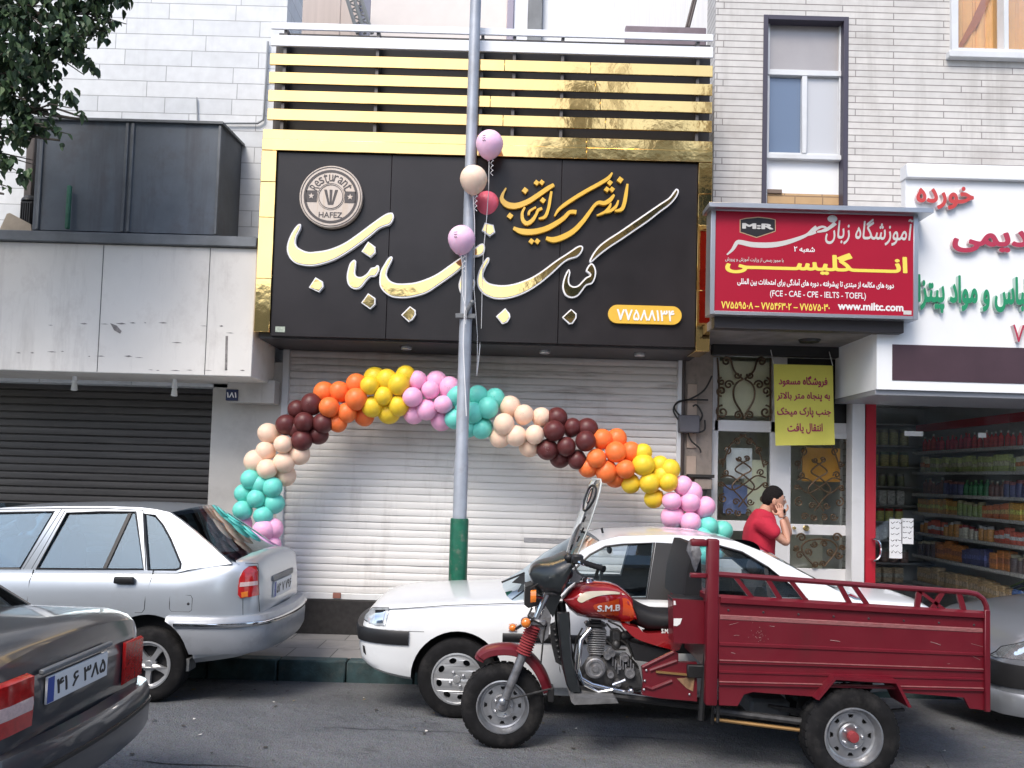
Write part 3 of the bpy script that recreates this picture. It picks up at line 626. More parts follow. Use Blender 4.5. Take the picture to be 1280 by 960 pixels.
# small gold line of calligraphy
def g(*p): return [(615 + x / 7.11, 205 + y / 7.11, w_ / 7.11) for x, y, w_ in p]
SM = [g((125,215,12),(95,270,24),(90,320,40),(140,365,52),(220,372,50),(320,335,44),(420,270,40),(500,215,38),(550,185,28)),
 g((528,245,20),(515,320,26),(500,400,26),(470,470,28),(415,487,14)),
 g((292,385,16),(268,440,24),(275,500,32),(310,530,36),(360,500,32),(392,450,24),(410,412,26),(445,395,22)), g((325,455,22),(335,420,20),(390,385,16)),
 g((1068,80,14),(1030,130,30),(940,185,32),(840,240,32),(740,300,32),(650,360,30),(590,410,24),(555,465,12)),
 g((190,570,26),(260,600,48),(360,605,50),(470,580,46),(560,535,42),(640,480,36),(690,430,32),(750,430,36)),
 g((1085,275,20),(1050,320,36),(1000,350,36),(950,345,32),(910,370,26),(860,440,32),(800,520,38),(720,600,44),(620,655,48),(540,675,46),(480,660,28)),
 g((1055,350,14),(1040,390,26),(1000,430,24),(930,460,12)), g((1122,325,14),(1100,380,26),(1050,420,24),(1000,435,12)),
 g((1203,180,18),(1190,270,30),(1175,350,32),(1150,405,32),(1090,420,14))]
mb = MB()
for i, st in enumerate(SM): mb.prism([XZ(x, y, 7.9) for x, y in stroke(st, 5)], 7.892 - .0007 * i, 7.928)
for (x, y, r) in ((293,237,30),(160,463,30),(395,168,26),(442,165,26),(452,325,28),(350,688,27),(402,688,27),(1047,168,27),(1020,227,27),(1066,227,26),(1138,143,31)):
    c = (615 + x / 7.11, 205 + y / 7.11); r /= 7.11
    mb.prism([XZ(c[0] + r * dx, c[1] + r * dy, 7.9) for dx, dy in ((-1, .1), (-.1, -1), (1, -.15), (.15, 1))], 7.892, 7.928)
mb.build('gold_calligraphy', [M['gold_paint']], sgn, smooth=False)
# phone pill
q = RECT(760, 382, 852, 405, 7.9); r = (q[3] - q[2]) / 2; cz = (q[2] + q[3]) / 2
pill = arc((q[1] - r, cz), r, -90, 90, 12) + arc((q[0] + r, cz), r, 90, 270, 12)
mb = MB(); mb.prism(pill, 7.895, 7.9285); po = mb.build('phone_plate', M['gold_paint'], sgn, smooth=False)
mb = MB(); q = RECT(771, 387, 843, 401, 7.89); put_text(mb, '۷۷۵۸۸۱۳۴', q[0], q[1], q[2], q[3], 7.8948, .004, .02); mb.build('phone_number', M['white_ac'], po, smooth=False)
# round emblem
ec = P(414, 246.5, 7.89); er = S(40, 7.89)
M['emb'] = mat('brushed_silver', (.53, .455, .39), .35, metal=.3, var=.06, vs_=30, stretch=(9, 1, .4), dark=(.45, .3, .16), damt=.5, dscale=3)
M['emb_dark'] = mat('emblem_dark', (.07, .06, .06), .5)
mb = MB(); mb.lathe([(.001, -.055), (er * .98, -.055), (er, -.05), (er, 0), (.001, 0)], (ec.x, 7.928, ec.z), 'y', 48); em = mb.build('emblem', M['emb'], sgn)
ye = 7.928 - .0555
mb = MB()
def ring(r0, r1, y=ye, c=None): 
    c = c or ec; mb.lathe([(r0, -.003), (r1, -.003), (r1, .002), (r0, .002)], (c.x, y, c.z), 'y', 48, closed=True)
ring(er * .93, er * .955); ring(er * .78, er * .86); ring(er * .37, er * .39); ring(er * .42, er * .43)
for sx in (-1, 1): mb.box(ec.x + min(sx * er * .44, sx * er * .79), ec.x + max(sx * er * .44, sx * er * .79), ye - .003, ye + .002, ec.z - er * .19, ec.z + er * .18)
for i, ch in enumerate('Resturant'):
    t = R(152 - i * 15.2); cx_, cz_ = ec.x + er * .6 * math.cos(t), ec.z + er * .6 * math.sin(t); al = t - math.pi / 2
    h = er * (.11 if ch not in 'Rt' else .15); wv = er * .068
    put_text(mb, ch, -wv, wv, -h, h, 0, .003, .0, fn=lambda x, z, d, cx_=cx_, cz_=cz_, al=al: (cx_ + x * math.cos(al) - z * math.sin(al), ye - d, cz_ + x * math.sin(al) + z * math.cos(al)))
put_text(mb, 'HAFEZ', ec.x - er * .36, ec.x + er * .38, ec.z - er * .68, ec.z - er * .5, ye, .003, .01)
for dx, tl in ((-.13, -.22), (0, 0), (.13, .22)):
    mb.prism([(ec.x + er * (dx * .4 - .03), ec.z - er * .26), (ec.x + er * (dx * .4 + .03), ec.z - er * .26), (ec.x + er * (dx * 1.35 + .045), ec.z + er * .22), (ec.x + er * (dx * 1.35 - .045), ec.z + er * .22)], ye - .003, ye + .002)
mb.build('emblem_print', M['emb_dark'], em, smooth=False)
mb = MB()
for sx in (-.615, .615):
    mb.prism([(ec.x + er * (sx + (.1 if k % 2 == 0 else .042) * math.sin(k * math.pi / 5)), ec.z + er * (.1 if k % 2 == 0 else .042) * math.cos(k * math.pi / 5)) for k in range(10)], ye - .007, ye - .0035)
mb.build('emblem_star', M['emb'], em, smooth=False)
q = RECT(344, 408, 356, 415, 7.92); mb = MB(); mb.box(q[0], q[1], 7.925, 7.929, q[2], q[3]); mk = mb.build('maker_sticker', mat('sticker', (.35, .4, .33), .5, var=.3, vs_=60), sgn)

# ------------------------------------------------------------------ building behind the roof
rb = thing('rear_building', 'pale rendered building rising behind the gold slat screen', 'building', (0, 12, 0))
M['beige_r'] = mat('beige_render', (.62, .53, .48), .8, var=.06, vs_=2, stretch=(6, 1, .3), dark=(.5, .42, .38), damt=.4)
M['cream_r'] = mat('cream_render', (.80, .74, .70), .8, var=.03)
M['ribbed'] = mat('ribbed_panel', (.74, .74, .75), .6, var=.08, vs_=6, stretch=(12, 1, .2))
def back(x0, x1, Y, name, m_, par=rb, y1=60, th=.3):
    a = P(x0, 20, Y).x; b = P(x1, 20, Y).x; mb = MB(); mb.box(a, b, Y, Y + th, 2.5, 10.5, .01); return mb.build(name, m_, par)
back(300, 425, 12.0, 'beige_wall', M['beige_r']); back(425, 448, 12.02, 'corner_wall', M['beige_r']); back(463, 634, 12.0, 'cream_wall', M['cream_r'])
back(634, 642, 11.9, 'drain_pipe', mat('pipe_violet', (.33, .3, .38), .5)); back(642, 660, 11.95, 'white_post', M['slat_white']); back(660, 678, 11.92, 'grey_post', M['grey_metal'])
back(678, 765, 12.05, 'white_wall', M['white_panel']); back(765, 900, 12.0, 'ribbed_wall', M['ribbed']); back(448, 463, 12.1, 'blue_post', mat('post_slate', (.2, .22, .3), .6)); 
mb = MB()                                                            # slanting lattice mast
for i in range(9):
    t0, t1 = i / 8, (i + 1) / 8; a = P(422 + 22 * t0, -40 + 70 * t0, 11.5); b = P(440 + 22 * t1, -40 + 70 * t1, 11.5); mb.tube([a, b], .012, 5); mb.tube([P(440 + 22 * t0, -40 + 70 * t0, 11.5), P(422 + 22 * t1, -40 + 70 * t1, 11.5)], .012, 5)
for dx in (0, 18, 9): mb.tube([P(422 + dx, -40, 11.5), P(447 + dx, 42, 11.5)], .03, 6)
tag(mb.build('lattice_mast', mat('mast_grey', (.25, .26, .26), .6), origin=P(450, 40, 11.5)), 'slanting grey lattice mast against the beige wall above the slats', 'mast')
mb = MB(); mb.tube([P(868, -5, 11), P(858, 34, 11)], .02, 6); mb.tube([P(871, -5, 11), P(861, 34, 11)], .02, 6)
for i in range(5): mb.tube([P(868 - 2 * i, -5 + 8 * i, 11), P(871 - 2 * i, -1 + 8 * i, 11)], .008, 5)
tag(mb.build('roof_ladder', mat('ladder_dark', (.1, .08, .08), .6), origin=P(860, 34, 11)), 'dark slanting ladder on the roof above the gold slats', 'ladder')
mb = MB(); q = RECT(782, 33, 883, 40, 10.5); mb.box(q[0], q[1], 10.5, 10.6, q[2] - .3, q[3], .01); tag(mb.build('roof_beam', mat('beam_violet', (.2, .16, .19), .6, var=.2), origin=(q[0], 10.5, q[2])), 'dark roof beam lying behind the top slat', 'beam')

# ---------- houses across the street (mirrored in the gold and the car windows)
M['opp_a'] = brickmat('opp_stone', (.42, .38, .33), (.5, .46, .4), (.25, .23, .2), .6, .2, .006)
M['opp_b'] = brickmat('opp_brick', (.46, .36, .27), (.54, .43, .33), (.25, .2, .16), .25, .08, .006)
for nm_, x0, x1, h, mt, lab in (('stone_house', -16, -3.2, 7.2, 'opp_a', 'low stone house across the street, mirrored faintly in the car windows'), ('brick_house', .6, 9.5, 12.3, 'opp_b', 'tall brick house across the street, mirrored in the gold slats'), ('stone_house', 9.6, 20, 10.5, 'opp_a', 'tall stone house across the street beside the brick one')):
    t = thing(nm_, lab, 'house', ((x0 + x1) / 2, -11, 0)); mb = MB(); hs = []
    z = .4
    while z + 2.6 < h:
        x = x0 + .7
        while x + 1.5 < x1: hs.append((x, x + 1.4, z + .5, z + 2.2)); x += 2.3
        z += 3.0
    mb.prism([(x0, 0), (x1, 0), (x1, h), (x0, h)], -11.3, -11, holes=[rc_(a) for a in hs] if False else [[(a[0], a[2]), (a[1], a[2]), (a[1], a[3]), (a[0], a[3])] for a in hs]); mb.build('wall', M[mt], t, smooth=False)
    mb = MB(); mb.box(x0, x1, -16, -11.5, 0, h - .1); mb.build('inner_block', M['dark_int'], t, smooth=False)
    for a in hs:
        mb = MB(); mb.box(a[0] - .03, a[1] + .03, -11.2, -11.15, a[2] - .03, a[3] + .03); mb.build('window', M['tint_opp'] if 'tint_opp' in M else M.setdefault('tint_opp', mat('window_dark', (.03, .035, .04), .08)), t, smooth=False)
    mb = MB(); mb.box(x0 - .1, x1 + .1, -11.35, -10.8, h, h + .35); mb.build('cornice', M['white_panel'], t)
    if nm_ == 'brick_house':
        for (a, b, hh, y) in ((1.6, 2.6, 15.6, -12.2), (3.3, 3.6, 16.5, -12.4), (4.4, 5.6, 14.0, -12.0), (6.6, 7.0, 15.8, -12.5), (7.6, 9.2, 14.8, -12.3)):
            mb = MB(); mb.box(a, b, y - 1.2, y, h, hh, .05); mb.build('added_roof_block', M['opp_b'], t)  # unseen roof blocks, added to vary the reflection in the gold slats
# ------------------------------------------------------------------ brick building on the right
M['brick'] = brickmat('pale_brick', (.585, .57, .55), (.64, .62, .595), (.26, .24, .23), .95, .0715, .0048, .75, .006, dark=(.34, .31, .29), damt=.6, dscale=1.5, offset=.43, stretchd=(1, 1, 1.6))
streaks(M['brick'], (.30, .28, .26), .5, 2.2, (1.7, 1, .15), .53, .77, 4)
brk = thing('brick_building', 'pale brick building with tall window above the red language school sign', 'building', (4, 8.7, 0))
xb0 = P(892, 200, YF).x; xb1 = 12
w1 = RECT(953, 20, 1060, 272, YF); w2 = RECT(1187, -75, 1330, 72, YF); dr = RECT(892, 440, 1072, 760, YF); gr = RECT(1081, 470, 1400, 770, YF)
def rc(a): return [(a[0], a[2]), (a[1], a[2]), (a[1], a[3]), (a[0], a[3])]
zdl = P(985, 440, YF).z; zgl = 2.9; xd1 = dr[1]; xg_ = gr[0]; gx1 = 6.6
outer = [(xb0, 10.5), (xb0, zdl), (xd1, zdl), (xd1, .06), (xg_, .06), (xg_, zgl), (gx1, zgl), (gx1, .06), (xb1, .06), (xb1, 10.5)]
mb = MB(); mb.prism(outer, YF, 9.1, holes=[rc(w1), rc(w2)]); mb.build('brick_wall', M['brick'], brk, smooth=False)
M['frame_dark'] = mat('frame_dark', (.055, .05, .075), .5)
M['pane_grey'] = mat('frosted_grey', (.36, .34, .34), .25, var=.04, coat=.5)
M['pane_blue'] = mat('pane_slate', (.13, .18, .27), .12, coat=.6)
M['pane_light'] = mat('pane_light', (.52, .53, .55), .2, coat=.5)
def frame_rect(mb, a, t, y0, y1, tl=None):
    l, r_, b, tp = a; tl = tl or t
    mb.box(l, l + t, y0, y1, b, tp, .003); mb.box(r_ - t, r_, y0, y1, b, tp, .003); mb.box(l + t, r_ - t, y0, y1, b, b + tl, .003); mb.box(l + t, r_ - t, y0, y1, tp - tl, tp, .003)
wn = MB(); frame_rect(wn, w1, S(6, YF), 8.69, 8.9); wno = wn.build('tall_window', M['frame_dark'], brk)
yb = 8.78
def sub_rect(x0, y0, x1, y1, Y): return RECT(x0, y0, x1, y1, Y)
mb = MB(); a = sub_rect(957, 26, 1054, 196, yb); frame_rect(mb, a, S(5, yb), yb, yb + .07); q = sub_rect(957, 88, 1054, 95, yb); mb.box(q[0], q[1], yb - .012, yb + .07, q[2], q[3], .004)
q = sub_rect(1002, 96, 1008, 192, yb); mb.box(q[0], q[1], yb - .02, yb + .06, q[2], q[3], .004); q = sub_rect(950, 194, 1056, 200, yb); mb.box(q[0], q[1], yb - .03, yb + .07, q[2], q[3], .004)
q = sub_rect(955, 196, 1054, 270, yb); frame_rect(mb, q, S(4, yb), yb - .004, yb + .06)
mb.build('window_frame', M['alu_white'], wno)
for nm, bx, mt, dy in (('top_pane', (961, 29, 1052, 89), 'pane_grey', .03), ('dark_sash_pane', (963, 96, 1004, 192), 'pane_blue', .035), ('light_sash_pane', (1006, 96, 1050, 192), 'pane_light', .03), ('white_panel', (958, 199, 1052, 241), 'white_panel', .035)):
    q = sub_rect(*bx, yb); mb = MB(); mb.box(q[0], q[1], yb + dy, yb + dy + .02, q[2], q[3]); mb.build(nm, M[mt], wno)
q = sub_rect(958, 241, 1052, 275, yb); mb = MB(); mb.box(q[0], q[1], yb + .03, yb + .06, q[2], q[3]); mb.build('brick_infill', brickmat('tan_brick', (.5, .33, .17), (.58, .39, .22), (.3, .2, .12), .3, .09, .006, .8), wno)
q = sub_rect(959, 236, 978, 241, yb); mb = MB(); mb.box(q[0], q[1], yb + .01, yb + .034, q[2], q[3], .003); mb.build('loose_brick', mat('brick_brown', (.2, .15, .12), .8), wno)
wo = MB(); frame_rect(wo, w2, S(9, YF), 8.66, 8.86); q = RECT(1253, -60, 1259, 68, YF); wo.box(q[0], q[1], 8.67, 8.8, q[2], q[3], .004); q = RECT(1182, 69, 1335, 77, YF); wo.box(q[0], q[1], 8.62, 8.8, q[2], q[3], .005)
wo2 = wo.build('curtained_window', M['alu_white'], brk)
mb = MB(); n = 60; rings = []
for i in range(n + 1):
    x = w2[0] + (w2[1] - w2[0]) * i / n; rings.append([(x, 8.875 + .014 * math.sin(i * 1.1) + .008 * math.sin(i * 2.7), z) for z in (w2[2], (w2[2] + w2[3]) / 2, w2[3])])
mb.loft(rings, caps=False, closed=False); mb.build('orange_curtain', mat('curtain_orange', (.88, .52, .20), .8, var=.08), wo2)
mb = MB(); mb.prism([XZ(a_, b_, 8.9) for a_, b_ in ((1192, 66), (1196, 66), (1222, 30), (1245, -20), (1234, -20), (1212, 28))], 8.852, 8.858); mb.build('curtain_tie', mat('curtain_tie', (.5, .2, .08), .8), wo2)
mb = MB(); mb.box(w2[0] + .05, w2[1] - .05, 8.84, 8.848, w2[2] + .05, w2[3] - .05); mb.build('pane', glass('window_glass', (.98, .98, .98), boost=.5), wo2)

# red sign
M['red_sign'] = mat('sign_red', (.36, .008, .03), .4, var=.04, vs_=2, spec=.3)
M['sign_white'] = mat('print_white', (.75, .74, .73), .4); M['sign_silver'] = mat('print_silver', (.55, .54, .52), .4); M['sign_yellow'] = mat('print_yellow', (.80, .66, .10), .4); M['sign_blackp'] = mat('print_black', (.015, .013, .015), .4)
rs = thing('language_school_sign', 'red language school sign board with white and yellow lettering', 'sign', P(1020, 395, 7.5))
Yr = 7.5
a = RECT(888, 262, 1148, 396, Yr)
mb = MB(); frame_rect(mb, a, S(6, Yr), Yr, 7.68, S(4.5, Yr)); mb.build('sign_frame', M['alu'], rs)
q = (a[0] + S(6, Yr), a[1] - S(6, Yr), a[2] + S(4.5, Yr), a[3] - S(4.5, Yr)); mb = MB(); mb.box(q[0], q[1], Yr + .012, 7.66, q[2], q[3]); face = mb.build('sign_face', M['red_sign'], rs, smooth=False)
yf = Yr + .0115
def txt(s, x0, y0, x1, y1, m_, name, bold=.0, shear=0, par=None, dep=.0012):
    q = RECT(x0, y0, x1, y1, Yr); mb = MB(); put_text(mb, s, q[0], q[1], q[2], q[3], yf, dep, bold, shear); return mb.build(name, m_, par or face, smooth=False)
mb = MB()
def z7(*p): return [(885 + x / 6.857, 255 + y / 6.857, w_ / 6.857) for x, y, w_ in p]
for i_, st in enumerate((z7((165,432,12),(215,385,26),(250,330,34),(285,325,40),(380,345,44),(520,350,46),(640,335,42),(760,300,34),(850,262,26),(900,215,24),(930,188,20)),
           z7((850,262,20),(890,252,24),(930,238,20)), z7((905,238,14),(945,205,22),(985,192,18),(1015,205,20),(985,228,22),(940,236,16)), z7((960,232,16),(1010,222,26),(1060,190,30),(1095,160,36)))):
    mb.prism([XZ(x, y, Yr) for x, y in stroke(st, 5)], yf - .0012 - .0006 * i_, yf + .0005)
mb.ball(P(1040.5, 273.5, yf - .003), (.046, .0015, .034), 20, 8); mb.build('large_script', M['sign_silver'], face, smooth=False)
txt('آموزشگاه زبان', 1032, 272, 1143, 306, M['sign_silver'], 'school_line', .012, .18)
txt('شعبه ۲', 993, 308, 1019, 316, M['sign_white'], 'branch_line', .02)
txt('با مجوز رسمی از وزارت آموزش و پرورش', 907, 321, 980, 328, M['sign_silver'], 'permit_line', .01)
txt('انـــــگلیســــــی', 907, 315, 1135, 344, M['sign_yellow'], 'subject_line', .035)
txt('دوره های مکالمه از مبتدی تا پیشرفته ، دوره های آمادگی برای امتحانات بین المللی', 922, 349, 1118, 360, M['sign_white'], 'courses_line', .03)
txt('(FCE - CAE - CPE - IELTS - TOEFL)', 963, 364, 1083, 374, M['sign_white'], 'exams_line', .012)
txt('۷۷۵۵۹۵۰۸ – ۷۷۵۴۶۳۰۲ – ۷۷۵۷۵۰۳۰', 902, 378, 1038, 387, M['sign_yellow'], 'phone_line', .02)
txt('www.miltc.com', 1048, 378, 1130, 388, M['sign_white'], 'web_line', .035)
mb = MB(); bp_ = [(925, 274), (933, 272), (948, 270.5), (962, 272), (970, 274), (970, 289), (946, 297), (925, 290)]
mb.prism([XZ(x, y, Yr) for x, y in bp_], yf - .002, yf + .0005); bo = mb.build('badge', mat('badge_gold', (.5, .33, .2), .4), face, smooth=False)
mb = MB(); mb.prism(inset([XZ(x, y, Yr) for x, y in bp_], .009), yf - .0035, yf - .0021); mb.build('badge_field', M['sign_blackp'], bo, smooth=False)
mb = MB(); q = RECT(928, 279, 967, 286, Yr); put_text(mb, 'M:R', q[0], q[1], q[2], q[3], yf - .0036, .001, .05); mb.build('badge_letters', M['sign_silver'], bo, smooth=False)
q = RECT(1130, 388, 1140, 393, Yr); mb = MB(); mb.box(q[0], q[1], yf - .002, yf + .0005, q[2], q[3]); mb.build('maker_sticker', M['sign_silver'], face)
q = RECT(886, 257, 1166, 263, 7.44); mb = MB(); mb.box(q[0], q[1], 7.42, 7.69, q[2], q[3], .003); mb.build('top_flashing', M['alu'], rs)
q = RECT(893, 397, 1130, 413, 7.6); mb = MB(); mb.box(q[0], q[1], 7.6, 7.72, q[2], q[3], .004); mb.build('lower_trim', mat('trim_dark', (.035, .03, .032), .5), rs)
q2 = P(1050, 413, 7.6).z; mb = MB(); mb.box(q[0] + .002, P(1060, 430, YF).x, 7.722, YF, q2 + .01, q2 + .09); mb.build('soffit_board', mat('soffit_grey', (.17, .16, .16), .7, var=.3, vs_=4), rs)
c = P(1012, 420, 8.2); mb = MB(); mb.lathe([(.001, -.03), (.09, -.028), (.11, 0), (.001, 0)], (c.x, 8.2, q2 + .01), 'z', 20); mb.build('downlight', M['black'], rs)
mb = MB(); q3 = RECT(892, 424, 1066, 446, 8.66); mb.box(q3[0] - .02, q3[1], 8.6, YF - .002, q3[2], q2 + .01, .004); mb.build('lintel_board', mat('lintel_dark', (.018, .017, .017), .6), rs)

# white fascia of the grocery
fs = thing('grocery_sign', 'white projecting shop fascia with raised red and green letters', 'shop sign', (6, 7.7, 2.6))
Yw = 7.7; zf0 = P(1190, 489, Yw).z; zf1 = P(1200, 226, Yw).z; zfc = P(1200, 208, Yw).z
xl = P(1096, 450, Yw).x; xu = P(1132, 245, Yw).x; zst = P(1096, 300, Yw).z
mb = MB(); mb.prism([(xl, zf0), (12, zf0), (12, zst), (xl, zst)], Yw, YF - .002); mb.prism([(xu, zst), (12, zst), (12, zf1), (xu, zf1)], Yw, Yw + .09); mb.build('fascia_board', M['white_panel'], fs, smooth=False)
mb = MB(); mb.box(xu - .012, 12, Yw - .05, Yw + .09, zf1 + .003, zfc, .006); mb.build('fascia_cap', M['white_panel'], fs)
q = RECT(1115, 433, 1300, 478, Yw); mb = MB(); mb.box(q[0], 12, Yw - .006, Yw - .001, q[2], q[3], .002); mb.build('brown_strip', mat('strip_brown', (.062, .035, .045), .4, var=.1), fs)
mb = MB(); mb.box(xl, 12, Yw + .03, YF, zf0 - .05, zf0 - .002, .003); mb.build('fascia_underside', mat('under_grey', (.3, .31, .34), .5, metal=.3), fs)
M['let_red'] = mat('letter_red', (.52, .05, .045), .35, coat=.3); M['let_pink'] = mat('letter_crimson', (.42, .035, .075), .35, coat=.3); M['let_green'] = mat('letter_green', (.02, .26, .12), .35, coat=.3)
M['let_side'] = mat('letter_side', (.62, .5, .5), .4); M['let_gside'] = mat('letter_gside', (.45, .58, .52), .4)
def let(s, x0, y0, x1, y1, m_, sm, bold, name):
    q = RECT(x0, y0, x1, y1, Yw - .04); mb = MB(); put_text(mb, s, q[0], q[1], q[2], q[3], Yw - .001, .045, bold, 0, 0, 1); return mb.build(name, [m_, sm], fs, smooth=False)
let('خورده', 1145, 233, 1217, 262, M['let_red'], M['let_side'], .03, 'red_raised_word')
let('قدیمی', 1190, 279, 1308, 317, M['let_pink'], M['let_side'], .035, 'crimson_raised_word')
let('کالباس و مواد پیتزا', 1147, 345, 1302, 393, M['let_green'], M['let_gside'], .035, 'green_raised_words')
let('۷۷', 1266, 406, 1296, 428, M['let_pink'], M['let_side'], .0, 'raised_numerals')

# entrance with ironwork
M['door_white'] = mat('door_white', (.66, .66, .67), .4, var=.05, dark=(.4, .38, .36), damt=.3)
M['iron'] = mat('wrought_iron', (.11, .07, .04), .45, metal=.6, var=.4, vs_=40)
gl_door = glass('door_glass', (.97, .985, .97), boost=.6)
ent = thing('entrance_door', 'white framed entrance with scrolled ironwork behind the man in red', 'door', (3, 8.8, .06))
Yd = 8.8
mb = MB()
for bx in ((889, 446, 897, 780), (962, 527, 988, 780), (1060, 446, 1072, 780), (893, 527, 1068, 541), (893, 651, 966, 664), (986, 656, 1064, 669), (986, 711, 1064, 790), (893, 700, 966, 790), (893, 441, 1068, 447), (966, 446, 984, 527)):
    q = RECT(*bx, Yd); mb.box(q[0], q[1], Yd, Yd + .05, max(q[2], .06), q[3], .004)
# the door pieces cross: stiles stand 2 mm proud
mb.build('door_frame', M['door_white'], ent)
for nm, bx in (('transom_pane', (896, 446, 967, 528)), ('side_pane', (896, 540, 963, 652)), ('leaf_pane', (987, 540, 1061, 657)), ('lower_leaf_pane', (987, 668, 1061, 712)), ('lower_side_pane', (896, 663, 963, 701))):
    q = RECT(*bx, Yd + .02); mb = MB(); mb.box(q[0], q[1], Yd + .02, Yd + .026, q[2], q[3]); mb.build(nm, gl_door, ent, smooth=False)
q = RECT(983, 446, 1061, 528, Yd); mb = MB(); mb.box(q[0], q[1], Yd + .015, Yd + .03, q[2], q[3]); mb.build('black_transom', M['black'], ent)
for px in (992, 1007):
    c = P(px, 660, Yd); mb = MB(); r = .018 if px < 1000 else .032; mb.lathe([(.001, -.05), (r * .7, -.048), (r, -.03), (r * .5, -.01), (r * .9, 0), (r * .9, .01), (.001, .01)], c, 'y', 18); mb.build('door_knob', mat('brass', (.6, .45, .2), .25, metal=1), ent)
q = RECT(988, 541, 1062, 548, Yd - .003); mb = MB(); mb.box(q[0] + .02, q[1] - .03, Yd - .012, Yd, q[2], q[3], .003); mb.build('door_closer', M['alu_white'], ent)
def spiral(c, r0, turns, a0, sgn_=1, r1=.12, n=22):
    return [(c[0] + (r0 * (1 - (1 - r1) * i / n)) * math.cos(a0 + sgn_ * turns * 2 * math.pi * i / n), c[1] + (r0 * (1 - (1 - r1) * i / n)) * math.sin(a0 + sgn_ * turns * 2 * math.pi * i / n)) for i in range(n + 1)]
def iron(mb, pts, r=.011, Y=8.775): mb.tube([P(x, y, Y) for x, y in pts], r, 5)
def sp2(pts, k=5): return [(p.x, p.y) for p in spline([(a_, b_, 0) for a_, b_ in pts], k)]
def grille_top(cx):
    mb = MB()
    for s in (-1, 1):
        iron(mb, sp2([(cx + s * 1, 474), (cx + s * 9, 479), (cx + s * 13, 487), (cx + s * 12, 500), (cx + s * 4, 514), (cx + 0, 524)]))
        iron(mb, sp2([(cx + s * 1, 474), (cx + s * 12, 464), (cx + s * 16, 451)]) + spiral((cx + s * 22, 452), 6, 1.4, math.pi if s > 0 else 0, 1 if s > 0 else -1))
        iron(mb, spiral((cx + s * 8, 469), 4.5, 1.3, R(200) if s > 0 else R(-20), -s)); iron(mb, spiral((cx + s * 19, 481), 6, 1.4, math.pi if s > 0 else 0, s)); iron(mb, spiral((cx + s * 28, 489), 6.5, 1.4, R(90), -s))
        iron(mb, spiral((cx + s * 28, 477), 5, 1.2, R(-90), s)); iron(mb, spiral((cx + s * 7, 519), 5.5, 1.5, math.pi if s > 0 else 0, s)); iron(mb, spiral((cx + s * 27, 515), 8.5, 1.5, R(-90), s))
    iron(mb, [(cx - 33, 447), (cx - 31, 478), (cx - 33, 526)]); iron(mb, [(cx + 33, 447), (cx + 33, 526)])
    return mb
grille_top(930).build('transom_grille', M['iron'], ent)
def grille_mid(cx, y0, h, nm):
    mb = MB(); W_ = 30
    for s in (-1, 1):
        iron(mb, sp2([(cx - s * 4, y0 + h * .02), (cx + s * 14, y0 + h * .12), (cx + s * 22, y0 + h * .28), (cx + s * 26, y0 + h * .4)]) , .009)
        iron(mb, sp2([(cx + s * 8, y0 + h * .3), (cx - s * 10, y0 + h * .42), (cx + s * 2, y0 + h * .5), (cx + s * 14, y0 + h * .62), (cx + s * 4, y0 + h * .74), (cx - s * 6, y0 + h * .86)]), .009)
        iron(mb, sp2([(cx + s * 28, y0 + h * .52), (cx + s * 16, y0 + h * .5), (cx, y0 + h * .6), (cx - s * 14, y0 + h * .66), (cx - s * 26, y0 + h * .58)]), .009)
        for (dx, dy, r_) in ((7, .1, 4.5), (20, .2, 5), (27, .34, 4), (22, .46, 4.5), (28, .6, 4), (25, .76, 6), (9, .8, 4.5), (18, .92, 5), (6, .93, 4.5), (5, .3, 3.6)):
            iron(mb, spiral((cx + s * dx, y0 + h * dy), r_, 1.4, R(40 * dx), s), .009)
    return mb.build(nm, M['iron'], ent)
grille_mid(929, 541, 108, 'side_grille'); grille_mid(1024, 541, 114, 'leaf_grille')
mb = MB(); cx = 1024
for s in (-1, 1):
    iron(mb, sp2([(cx - s * 2, 674), (cx + s * 14, 676), (cx + s * 22, 684), (cx + s * 18, 694), (cx + s * 11, 702), (cx + s * 6, 708)]), .010); iron(mb, spiral((cx + s * 22, 672), 6, 1.4, R(180 if s < 0 else 0), -s), .010)
    for dx, y, r_ in ((6, 680, 4.5), (14, 690, 5), (24, 694, 5), (5, 705, 4.2), (29, 685, 4)): iron(mb, spiral((cx + s * dx, y), r_, 1.4, R(30 * dx), s), .010)
mb.build('lower_grille', M['iron'], ent)
